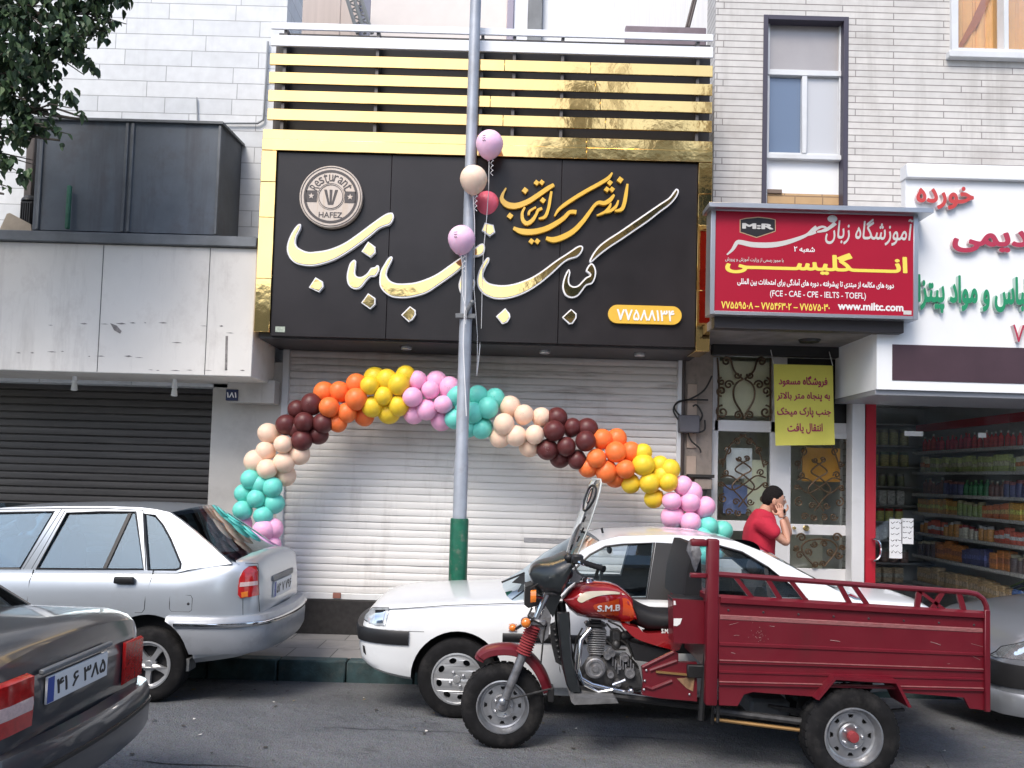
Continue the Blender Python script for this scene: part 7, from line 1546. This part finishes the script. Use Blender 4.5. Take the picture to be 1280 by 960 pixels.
# ------------------------------------------------------------------ balloons
BC = {'pink': (.90, .46, .68), 'teal': (.17, .66, .57), 'peach': (.88, .64, .49), 'maroon': (.115, .026, .026), 'orange': (.88, .20, .05), 'yellow': (.86, .60, .04), 'coral': (.90, .17, .24), 'rose': (.90, .58, .78), 'cream': (.88, .68, .54)}
def latex(n, c):
    m = mat('latex_' + n, c, .42, var=.04, spec=.4); b = m.node_tree.nodes['Principled BSDF']
    b.inputs['Subsurface Weight'].default_value = .45; b.inputs['Subsurface Radius'].default_value = (.05, .03, .03); b.inputs['Subsurface Scale'].default_value = .3; return m
LM = {k: latex(k, c) for k, c in BC.items()}
def balloon_mesh(r, name, m_):
    prof = []
    for i in range(15):
        t = math.pi * i / 14; z = math.cos(t); rr = math.sin(t); k = 1 - .16 * max(0, -z) ** 1.3
        prof.append((max(.0008, r * rr * k), r * (z if z > 0 else z * 1.16)))
    prof += [(.006, -r * 1.17), (.012, -r * 1.23), (.004, -r * 1.24)]
    mb = MB(); mb.lathe(prof, (0, 0, 0), 'z', 24); return mb.build(name, m_, origin=(0, 0, 0), ang=80)
A = lambda L, ox, oy, s=3.31: [(ox + x / s, oy + y / s) for x, y in L]
CL = [('pink', A([(75,755),(120,810),(165,770),(198,765),(172,840),(140,880),(195,830),(100,880)], 280, 430), 'pink balloon in the lowest left cluster of the arch beside the silver car'),
 ('teal', A([(110,560),(83,618),(200,592),(133,640),(205,660),(77,688),(162,710),(150,580)], 280, 430), 'turquoise balloon in the left leg of the arch above the lowest pink ones'),
 ('peach', A([(185,370),(245,415),(172,442),(130,485),(248,490),(178,518),(310,455),(255,545)], 280, 430), 'peach balloon in the left leg of the arch below the maroon cluster'),
 ('maroon', A([(305,272),(362,250),(258,335),(332,322),(408,328),(322,398),(390,375),(300,350)], 280, 430), 'maroon balloon in the left cluster of the arch next to orange ones'),
 ('orange', A([(415,200),(480,198),(548,165),(435,262),(547,228),(508,285),(470,325),(580,295)], 280, 430), 'orange balloon in the upper left of the arch between maroon and yellow'),
 ('yellow', A([(603,172),(675,150),(723,168),(752,130),(660,215),(614,260),(723,255),(683,285),(625,140)], 280, 430), 'yellow balloon at the top of the arch left of the lamp post'),
 ('pink', A([(800,150),(855,190),(780,220),(932,180),(880,155),(838,272),(907,250),(785,290),(900,312)], 280, 430), 'pink balloon at the top of the arch just left of the lamp post'),
 ('teal', A([(965,215),(1050,215),(1120,225),(1030,285),(955,310),(1092,265),(1068,350),(1010,345),(990,260)], 280, 430), 'turquoise balloon at the top of the arch behind the lamp post'),
 ('peach', A([(190,258),(248,292),(320,302),(165,332),(215,380),(293,375),(150,385),(270,425)], 580, 430), 'peach balloon in the arch right of the lamp post beside the maroon ones'),
 ('maroon', A([(385,305),(372,360),(448,345),(510,350),(503,402),(423,424),(345,437),(468,480),(397,470)], 580, 430), 'maroon balloon in the right slope of the arch above the windshield'),
 ('orange', A([(572,393),(630,395),(548,473),(628,447),(690,445),(590,528),(668,518),(515,510),(625,550)], 580, 430), 'orange balloon in the right slope of the arch between maroon and yellow'),
 ('yellow', A([(740,450),(742,500),(810,500),(850,520),(690,580),(768,575),(845,570),(785,640),(820,545)], 580, 430), 'yellow balloon in the right slope of the arch above the pink cluster'),
 ('pink', A([(905,585),(940,615),(860,650),(935,655),(995,675),(862,715),(938,738),(870,755)], 580, 430), 'pink balloon in the right end of the arch beside the entrance'),
 ('teal', A([(1010,755),(1065,775),(930,795),(985,800),(1000,870),(1040,850),(970,860)], 580, 430), 'turquoise balloon at the right foot of the arch behind the white car')]
random.seed(4); Yb_ = 8.2
protos = {}
cents = [Vector((sum(p[0] for p in L) / len(L), sum(p[1] for p in L) / len(L))) for _, L, _ in CL]
def line_dist(p):
    best = (1e9, None)
    for a, b in zip(cents, cents[1:]):
        d = b - a; t = max(-.4, min(1.4, (p - a).dot(d) / d.dot(d))); q = a + d * t; 
        if (p - q).length < best[0]: best = ((p - q).length, q)
    return best
marks = []
for ci, (col, L, lab) in enumerate(CL):
    for i, (x, y) in enumerate(L):
        if col not in protos: o = protos[col] = balloon_mesh(.107, col + '_balloon', LM[col])
        else: o = protos[col].copy(); COL.objects.link(o)
        d, q = line_dist(Vector((x, y))); yy = Yb_ - .10 + .17 * min(1, d / 30) ** 1.6 + random.uniform(-.012, .012) + (.06 if i == len(L) - 1 else 0)
        p = P(x, y, yy); c = P(q.x, q.y, Yb_ + .02); out = (p - c); out = out.normalized() if out.length > .02 else Vector((0, -1, 0))
        out = (out + Vector((random.uniform(-.2, .2), -.25, random.uniform(-.2, .2)))).normalized()
        o.location = p; o.rotation_euler = out.to_track_quat('Z', 'Y').to_euler(); s = random.uniform(.86, 1.06); o.scale = (s * random.uniform(.96, 1.03), s * random.uniform(.96, 1.03), s * random.uniform(.97, 1.08))
        tag(o, lab, 'balloon', '%s balloons, cluster %s of the arch' % (col, 'abcdefghijklmn'[ci]))
        if (ci, i) in ((0, 1), (1, 5), (3, 1), (5, 1), (6, 0), (6, 3), (7, 2), (8, 2), (8, 1), (9, 6), (1, 2), (4, 2)): marks.append((o, p, col))
M['ink'] = mat('balloon_print', (.03, .02, .03), .5); M['inkw'] = mat('balloon_print_white', (.75, .7, .7), .5)
for o, p, col in marks:                                                  # small handwriting printed on some balloons
    mb = MB(); r = .104 * o.scale[0]; random.seed(int(p.x * 1000))
    mi = o.matrix_basis.inverted()
    def onb(u, v_): 
        d = Vector((u, -1, v_)).normalized(); return (d * r * 1.003)
    for ln in range(3):
        L = [onb(-.45 + .1 * k + random.uniform(-.03, .03), .25 - .2 * ln + random.uniform(-.08, .08)) for k in range(5 + ln)]
        mb.tube([Matrix.Diagonal((1 / o.scale[0],) * 3).to_3x3() @ (o.rotation_euler.to_matrix().inverted() @ q) for q in L], .0022, 4)
    me_o = mb.build('printed_writing', M['inkw'] if col == 'maroon' else M['ink'], origin=(0, 0, 0)); me_o.parent = o; me_o.location = (0, 0, 0)
# four on strings at the post
for (x, y, col, lab) in ((612, 180, 'rose', 'light pink balloon floating highest beside the lamp post'), (592, 224, 'cream', 'pale peach balloon tied in front of the lamp post'), (609, 256, 'coral', 'coral red balloon tied behind the lamp post under the peach one'), (577, 299, 'pink', 'pale pink balloon lowest of those tied to the lamp post, with small print')):
    Y_ = 7.66 if col != 'coral' else 8.0
    if col == 'rose': Y_ = 7.72
    o = balloon_mesh(S(17.5, Y_), {'rose': 'pink', 'cream': 'peach', 'coral': 'red', 'pink': 'pink'}[col] + '_balloon', LM[{'pink': 'rose'}.get(col, col)]); o.location = P(x, y, Y_); o.rotation_euler = (.06, .05, 0); tag(o, lab, 'balloon')
    kb = o.location + Vector((0, 0, -S(21, Y_))); en_ = (P(597, 470, 8.0) if col != 'pink' else P(583, 405, Yp - .09))
    mb = MB(); n = 8; mb.tube([kb + (en_ - kb) * (i / n) + Vector((.01 * math.sin(i * 1.3), 0, -.05 * math.sin(math.pi * i / n))) - o.location for i in range(n + 1)], .0035, 5)
    for k in range(14): pass
    cur = [kb + Vector((.03 + .012 * math.sin(k * 1.6), -.02 + .012 * math.cos(k * 1.6), -.012 * k)) - o.location for k in range(14)]; mb.tube(cur, .003, 4)
    inv = o.rotation_euler.to_matrix().inverted(); mb.v = [tuple(inv @ Vector(v)) for v in mb.v]
    st = mb.build('ribbon', M['white_ac'], origin=(0, 0, 0)); st.parent = o
    if col in ('pink', 'rose'):
        mb = MB(); r = S(17.5, Y_)
        for ln in range(3): mb.tube([inv @ (Vector((-.55 + .09 * k, -1, .28 - .2 * ln + .05 * math.sin(k * 3 + ln))).normalized() * r * 1.003) for k in range(4)], .003, 4)
        w2_ = mb.build('printed_writing', M['ink'], origin=(0, 0, 0)); w2_.parent = o
# festoon line down the post
mb = MB(); mb.tube([P(583, 300, 7.7), P(582, 360, 7.72), P(579, 430, 7.72), P(583, 520, 7.73)], .005, 5); tag(mb.build('white_string', M['white_ac'], origin=P(582, 360, 7.7)), 'thin white string hanging down the front of the lamp post', 'string')

# ------------------------------------------------------------------ man in red
M['skin'] = mat('skin', (.48, .25, .17), .5, var=.08, vs_=20, sub=.1); M['shirt'] = mat('shirt_red', (.42, .012, .035), .85, var=.12, vs_=9, bump=.012, bs=9); M['hair'] = mat('hair_black', (.010, .008, .008), .85, bump=.012, bs=60, spec=.15); M['trousers'] = mat('trousers_dark', (.03, .032, .04), .85, var=.2); M['shoe'] = mat('shoe_black', (.02, .018, .016), .4)
Ym = 7.86
man = thing('person', 'man in a red T-shirt standing at the entrance with hands at his mouth', 'person', (P(950, 760, Ym).x, Ym, .06))
def skin(name, verts, edges, m_, par, lv=2):
    me = bpy.data.meshes.new(name); b = Vector(man['base']); me.from_pydata([tuple(Vector(v[:3]) - b) for v in verts], edges, [])
    o = bpy.data.objects.new(name, me); COL.objects.link(o)
    md = o.modifiers.new('s', 'SKIN'); md.use_smooth_shade = True; 
    for i, v in enumerate(verts):
        r = v[3] if isinstance(v[3], tuple) else (v[3], v[3]); me.skin_vertices[0].data[i].radius = r
    me.skin_vertices[0].data[0].use_root = True
    sb = o.modifiers.new('d', 'SUBSURF'); sb.levels = lv; sb.render_levels = lv
    dg = bpy.context.evaluated_depsgraph_get(); nm = bpy.data.meshes.new_from_object(o.evaluated_get(dg)); o.modifiers.clear(); o.data = nm; nm.materials.clear(); nm.materials.append(m_)
    nm.polygons.foreach_set('use_smooth', [True] * len(nm.polygons)); o.parent = par; nm.name = name; return o
mp = lambda px, py, dy=0: tuple(P(px, py, Ym + dy))
hip = mp(951, 712); xh = hip[0]
def V(p, r): return (p[0], p[1], p[2], r)
zh = .93
# body: pelvis root, torso, neck, head, arms, legs
bv = [V((xh, Ym, zh), .12), V((xh - .01, Ym, zh + .16), .11), V(mp(948, 668), .12), V(mp(950, 648), .095), V(mp(957, 637), .055), V(mp(960, 630), .055),
      V((xh + .02, Ym - .09, zh - .08), .095), V((xh + .03, Ym - .1, .5), .065), V((xh, Ym - .1, .12), .045), V((xh + .13, Ym - .11, .095), .038),
      V((xh + .01, Ym + .09, zh - .08), .095), V((xh + .05, Ym + .1, .5), .065), V((xh + .03, Ym + .1, .12), .045), V((xh + .16, Ym + .11, .095), .038)]
be = [(0, 1), (1, 2), (2, 3), (3, 4), (4, 5), (0, 6), (6, 7), (7, 8), (8, 9), (0, 10), (10, 11), (11, 12), (12, 13)]
# near arm: shoulder, elbow, wrist
sh_, el, wr = mp(955, 652, -.17), mp(984, 681, -.2), mp(977, 648, -.12)
k0 = len(bv); bv += [V(sh_, .042), V(mp(968, 666, -.2), .044), V(el, .043), V(mp(982, 664, -.16), .037), V(wr, .029)]; be += [(3, k0), (k0, k0 + 1), (k0 + 1, k0 + 2), (k0 + 2, k0 + 3), (k0 + 3, k0 + 4)]
k1 = len(bv); bv += [V(mp(952, 652, .17), .042), V(mp(975, 672, .16), .045), V(mp(987, 668, .08), .038), V(mp(981, 645, .02), .029)]; be += [(3, k1), (k1, k1 + 1), (k1 + 1, k1 + 2), (k1 + 2, k1 + 3)]
skin('body', bv, be, M['skin'], man)
# hands: palm and five fingers each, closed in front of the mouth
def hand(w0, d, side):
    d = Vector(d).normalized(); w0 = Vector(w0); n = Vector((0, side, 0)); c_ = d.cross(n).normalized(); n = c_.cross(d).normalized()
    vs2 = [V(tuple(w0), (.026, .02)), V(tuple(w0 + d * .05), (.036, .017)), V(tuple(w0 + d * .09), (.034, .014))]; es = [(0, 1), (1, 2)]
    for i, (o_, l) in enumerate(((-.03, .065), (-.01, .078), (.011, .072), (.03, .058))):
        b = w0 + d * .095 + c_ * o_; k = len(vs2); curl = Vector((-.6, 0, .2)); curl = (d * .3 + Vector((-1, 0, .1)) * .7).normalized()
        vs2 += [V(tuple(b), .0095), V(tuple(b + d * l * .45), .009), V(tuple(b + d * l * .55 + curl * l * .35), .0082), V(tuple(b + d * l * .5 + curl * l * .62), .007)]; es += [(2, k), (k, k + 1), (k + 1, k + 2), (k + 2, k + 3)]
    k = len(vs2); t = (c_ * -.8 + d * .5).normalized(); b = w0 + d * .03 - c_ * .028; vs2 += [V(tuple(b + t * .02), .012), V(tuple(b + t * .045), .0105), V(tuple(b + t * .05 + d * .03), .009)]; es += [(1, k), (k, k + 1), (k + 1, k + 2)]
    return skin('hand', vs2, es, M['skin'], man, 1)
hand(wr, (-.02, .1, .25), -1); hand(mp(981, 645, .02), (-.12, -.02, .2), 1)
# head
hc = Vector(mp(966.5, 625)); 
def headm(name, m_, sx, rx, rz, zmin=-9, grow=1.0, hair=False):
    mb = MB(); n, m = 28, 20; rings = []
    for i in range(m + 1):
        ph = math.pi * i / m; z = math.cos(ph); ring = []
        for j in range(n):
            t = 2 * math.pi * j / n; x, y = math.sin(ph) * math.cos(t), math.sin(ph) * math.sin(t)
            jx = 1.0
            X_, Y_, Z_ = x * .102, y * .078, z * .128
            if z < 0: Y_ *= 1 - .28 * (-z); X_ = X_ * (1 - .12 * (-z)) + .018 * (-z)
            if x > .75 and not hair:                                       # face relief: nose, brow, mouth
                f_ = (x - .75) / .25; X_ += .030 * math.exp(-((z + .12) / .16) ** 2 - (y / .16) ** 2); X_ += .010 * math.exp(-((z - .12) / .08) ** 2); X_ -= .010 * math.exp(-((z - .02) / .07) ** 2 - ((abs(y) - .3) / .15) ** 2); X_ += .012 * math.exp(-((z + .48) / .08) ** 2 - (y / .25) ** 2); X_ += .012 * math.exp(-((z + .78) / .12) ** 2 - (y / .3) ** 2)
            if hair:
                cut = -.02 + .50 * max(0, x) - .62 * max(0, -x); 
                g_ = .9 + .175 * min(1, max(0, (z - cut + .12) / .24)) + .012 * math.sin(9 * t + 5 * ph)
                X_, Y_, Z_ = X_ * g_, Y_ * g_, Z_ * (.9 + .19 * min(1, max(0, (z - cut + .12) / .24)))
            ring.append(tuple(hc + Vector((X_, Y_, Z_)) * 1.0))
        rings.append(ring)
    mb.loft(rings, caps=False); return mb.build(name, m_, man, ang=70)
headm('head', M['skin'], 1, 1, 1); headm('hair', M['hair'], 1, 1, 1, hair=True)
for s in (-1, 1):
    mb = MB(); mb.ball(hc + Vector((-.012, s * .077, -.012)), (.022, .012, .034), 12, 8); mb.build('ear', M['skin'], man)
for s in (-1, 1):
    mb = MB(); mb.ball(hc + Vector((.088, s * .03, .006)), (.012, .014, .009), 10, 6); mb.build('eye', M['sign_white'], man)
mb = MB()
for s in (-1, 1): mb.tube([hc + Vector((.098, s * .015, .03)), hc + Vector((.094, s * .045, .034))], .006, 6)
mb.puff([(hc.x + .03, hc.z - .06), (hc.x + .1, hc.z - .075), (hc.x + .108, hc.z - .085)], [(hc.x + .03, hc.z - .11), (hc.x + .09, hc.z - .13), (hc.x + .108, hc.z - .12)], hc.y, lambda t: .065 - .03 * t, 8, 12); mb.build('beard', M['hair'], man)
# clothes
tv = [V((xh, Ym, zh - .06), (.165, .14)), V((xh - .01, Ym, zh + .12), (.165, .145)), V(mp(947, 674), (.175, .17)), V(mp(949, 652), (.16, .16)), V(mp(955, 641), (.1, .1)), V(mp(953, 651, -.15), .105), V(mp(965, 664, -.205), .077), V(mp(973, 671, -.21), .071), V(mp(952, 651, .16), .1), V(mp(968, 666, .17), .075)]
skin('t_shirt', tv, [(0, 1), (1, 2), (2, 3), (3, 4), (3, 5), (5, 6), (6, 7), (3, 8), (8, 9)], M['shirt'], man)
lv_ = [V((xh, Ym, zh - .02), (.15, .13)), V((xh + .02, Ym - .09, zh - .1), .108), V((xh + .03, Ym - .1, .5), .08), V((xh, Ym - .1, .13), .066), V((xh + .01, Ym + .09, zh - .1), .108), V((xh + .05, Ym + .1, .5), .08), V((xh + .03, Ym + .1, .13), .066)]
skin('trousers', lv_, [(0, 1), (1, 2), (2, 3), (0, 4), (4, 5), (5, 6)], M['trousers'], man)
for (a, b) in ((0, -.1), (.03, .1)):
    mb = MB(); mb.puff([(xh + a - .09, .12), (xh + a, .16), (xh + a + .2, .1)], [(xh + a - .09, .062), (xh + a + .2, .062)], Ym + b, lambda t: .05, 10, 12, pw=.6); mb.build('shoe', M['shoe'], man)

# ------------------------------------------------------------------ tree reaching in from the left
tr = thing('street_tree', 'leafy street tree whose drooping branches hang over the left canopy', 'tree', (-6.3, 6.9, .06))
M['bark'] = mat('bark', (.09, .075, .06), .9, var=.4, vs_=9, bump=.01, bs=25)
def leafmat(n, c): return mat(n, c, .55, var=.35, vs_=5, spec=.35)
LMs = [leafmat('leaf_a', (.046, .085, .036)), leafmat('leaf_b', (.07, .115, .045)), leafmat('leaf_c', (.034, .062, .036))]
random.seed(9)
mb = MB(); tk_pts = [Vector((-6.3, 6.9, .06)), Vector((-6.28, 6.9, 1.6)), Vector((-6.2, 6.85, 3.0)), Vector((-6.0, 6.75, 4.6)), Vector((-5.8, 6.7, 6.2))]
mb.tube(spline(tk_pts, 4), [.17 - .006 * i for i in range(17)], 12); mb.build('trunk', M['bark'], tr)
lobes = [((20, 20), 62, 1.0), ((75, 15), 55, .9), ((120, -10), 45, .9), ((40, 70), 50, 1.0), ((15, 110), 45, .95), ((10, 165), 34, .7), ((60, 130), 22, .5), ((95, 60), 32, .7), ((55, 95), 32, .6), ((40, 165), 30, .7), ((75, 168), 14, .5), ((15, 200), 24, .6), ((140, 20), 16, .5), ((-60, 60), 90, 1.0), ((-80, -60), 120, 1.0), ((40, -80), 110, 1), ((-60, 180), 60, .9), ((5, 235), 12, .35), ((105, 142), 11, .4), ((118, 38), 16, .5)]
mb = MB(); tips = []
for (c, r, d) in lobes:
    e = P(c[0], c[1], 6.7); s = Vector((-6.05, 6.78, min(6.0, max(3.2, e.z - .5)))); mid = s.lerp(e, .55) + Vector((0, .05, .25)); pts = spline([s, mid, e + Vector((0, 0, -.05))], 6); mb.tube(pts, [.035 * (1 - i / len(pts)) + .006 for i in range(len(pts))], 6); tips.append(e)
    for k in range(int(3 + r / 20)):
        a = random.uniform(0, 6.28); q = e + Vector((math.cos(a) * S(r, 6.7) * .7, random.uniform(-.25, .25), math.sin(a) * S(r, 6.7) * .6)); mb.tube([pts[-4], (pts[-4] + q) / 2 + Vector((0, 0, .05)), q], [.010, .007, .004], 5)
mb.build('limbs', M['bark'], tr)
leaf = MB()
def add_leaf(p, l):
    yaw = random.uniform(0, 6.28); droop = random.uniform(.5, 1.35); rx = Matrix.Rotation(yaw, 3, 'Z') @ Matrix.Rotation(droop, 3, 'Y') @ Matrix.Rotation(random.uniform(-.6, .6), 3, 'X')
    w_ = l * .36; pts = [(0, 0, 0), (l * .22, w_ * .75, .006), (l * .5, w_, .01), (l * .8, w_ * .5, 0), (l, 0, -.012), (l * .8, -w_ * .5, 0), (l * .5, -w_, .01), (l * .22, -w_ * .75, .006), (l * .5, 0, -.008)]
    leaf.add([p + rx @ Vector(q) for q in pts], [[0, 1, 8], [1, 2, 8], [2, 3, 8], [3, 4, 8], [4, 5, 8], [5, 6, 8], [6, 7, 8], [7, 0, 8]], random.choice((0, 0, 1, 2, 2)))
for (c, r, d) in lobes:
    n = int(r * r * .125 * d)
    subs = [(random.gauss(0, .5), random.gauss(0, .4), random.gauss(0, .5)) for _ in range(max(4, int(r / 5)))]
    for i in range(n):
        s = random.choice(subs); u = (s[0] + random.gauss(0, .17), s[1] + random.gauss(0, .2), s[2] + random.gauss(0, .17))
        Y_ = 6.7 + u[1] * S(r, 6.7) * .9; p = P(c[0] + u[0] * r, c[1] - u[2] * r, Y_); add_leaf(p, random.uniform(.04, .1))
leaf.build('crown', LMs, tr, smooth=False, fix=False)

# ------------------------------------------------------------------ litter on the asphalt
random.seed(14)
M['paper_bit'] = mat('paper_bit', (.6, .58, .55), .8); M['leaf_dry'] = mat('dry_leaf', (.2, .15, .07), .8); M['silt'] = mat('silt_bit', (.05, .045, .04), .95)
def ground_at(px, py):
    d = P(px, py, 5) - Vector((0, 0, HCAM)); return Vector((0, 0, HCAM)) + d * (HCAM / -d.z)
mb = MB(); spots = [(ground_at(px, py), 0) for (px, py) in ((342, 878), (455, 868), (533, 915), (243, 900), (720, 912), (1045, 945), (1180, 940), (250, 920))]
for i in range(170): spots.append((Vector((random.uniform(-4, 5), random.triangular(4.2, 7.42, 7.4), 0)), random.choice((1, 2, 2, 2, 2))))
for g0, k in spots:
    y = g0.y; z0 = lerp_pts([(6.3, 0), (6.9, -.06), (7.46, -.12)], y); s = random.uniform(.008, .022) if k == 0 and y < 6 else random.uniform(.006, .02); a = random.uniform(0, 3)
    pts = [(g0.x + s * math.cos(a + t) * random.uniform(.6, 1.2), y + s * math.sin(a + t) * random.uniform(.6, 1.2), z0 + .006 + random.uniform(0, .008)) for t in (0, 1.3, 2.6, 3.9, 5.2)]
    mb.add(pts, [[0, 1, 2, 3, 4]], k)
tag(mb.build('road_litter', [M['paper_bit'], M['leaf_dry'], M['silt']], fix=False, smooth=False), 'scraps of paper and leaf on the asphalt', kind='stuff')
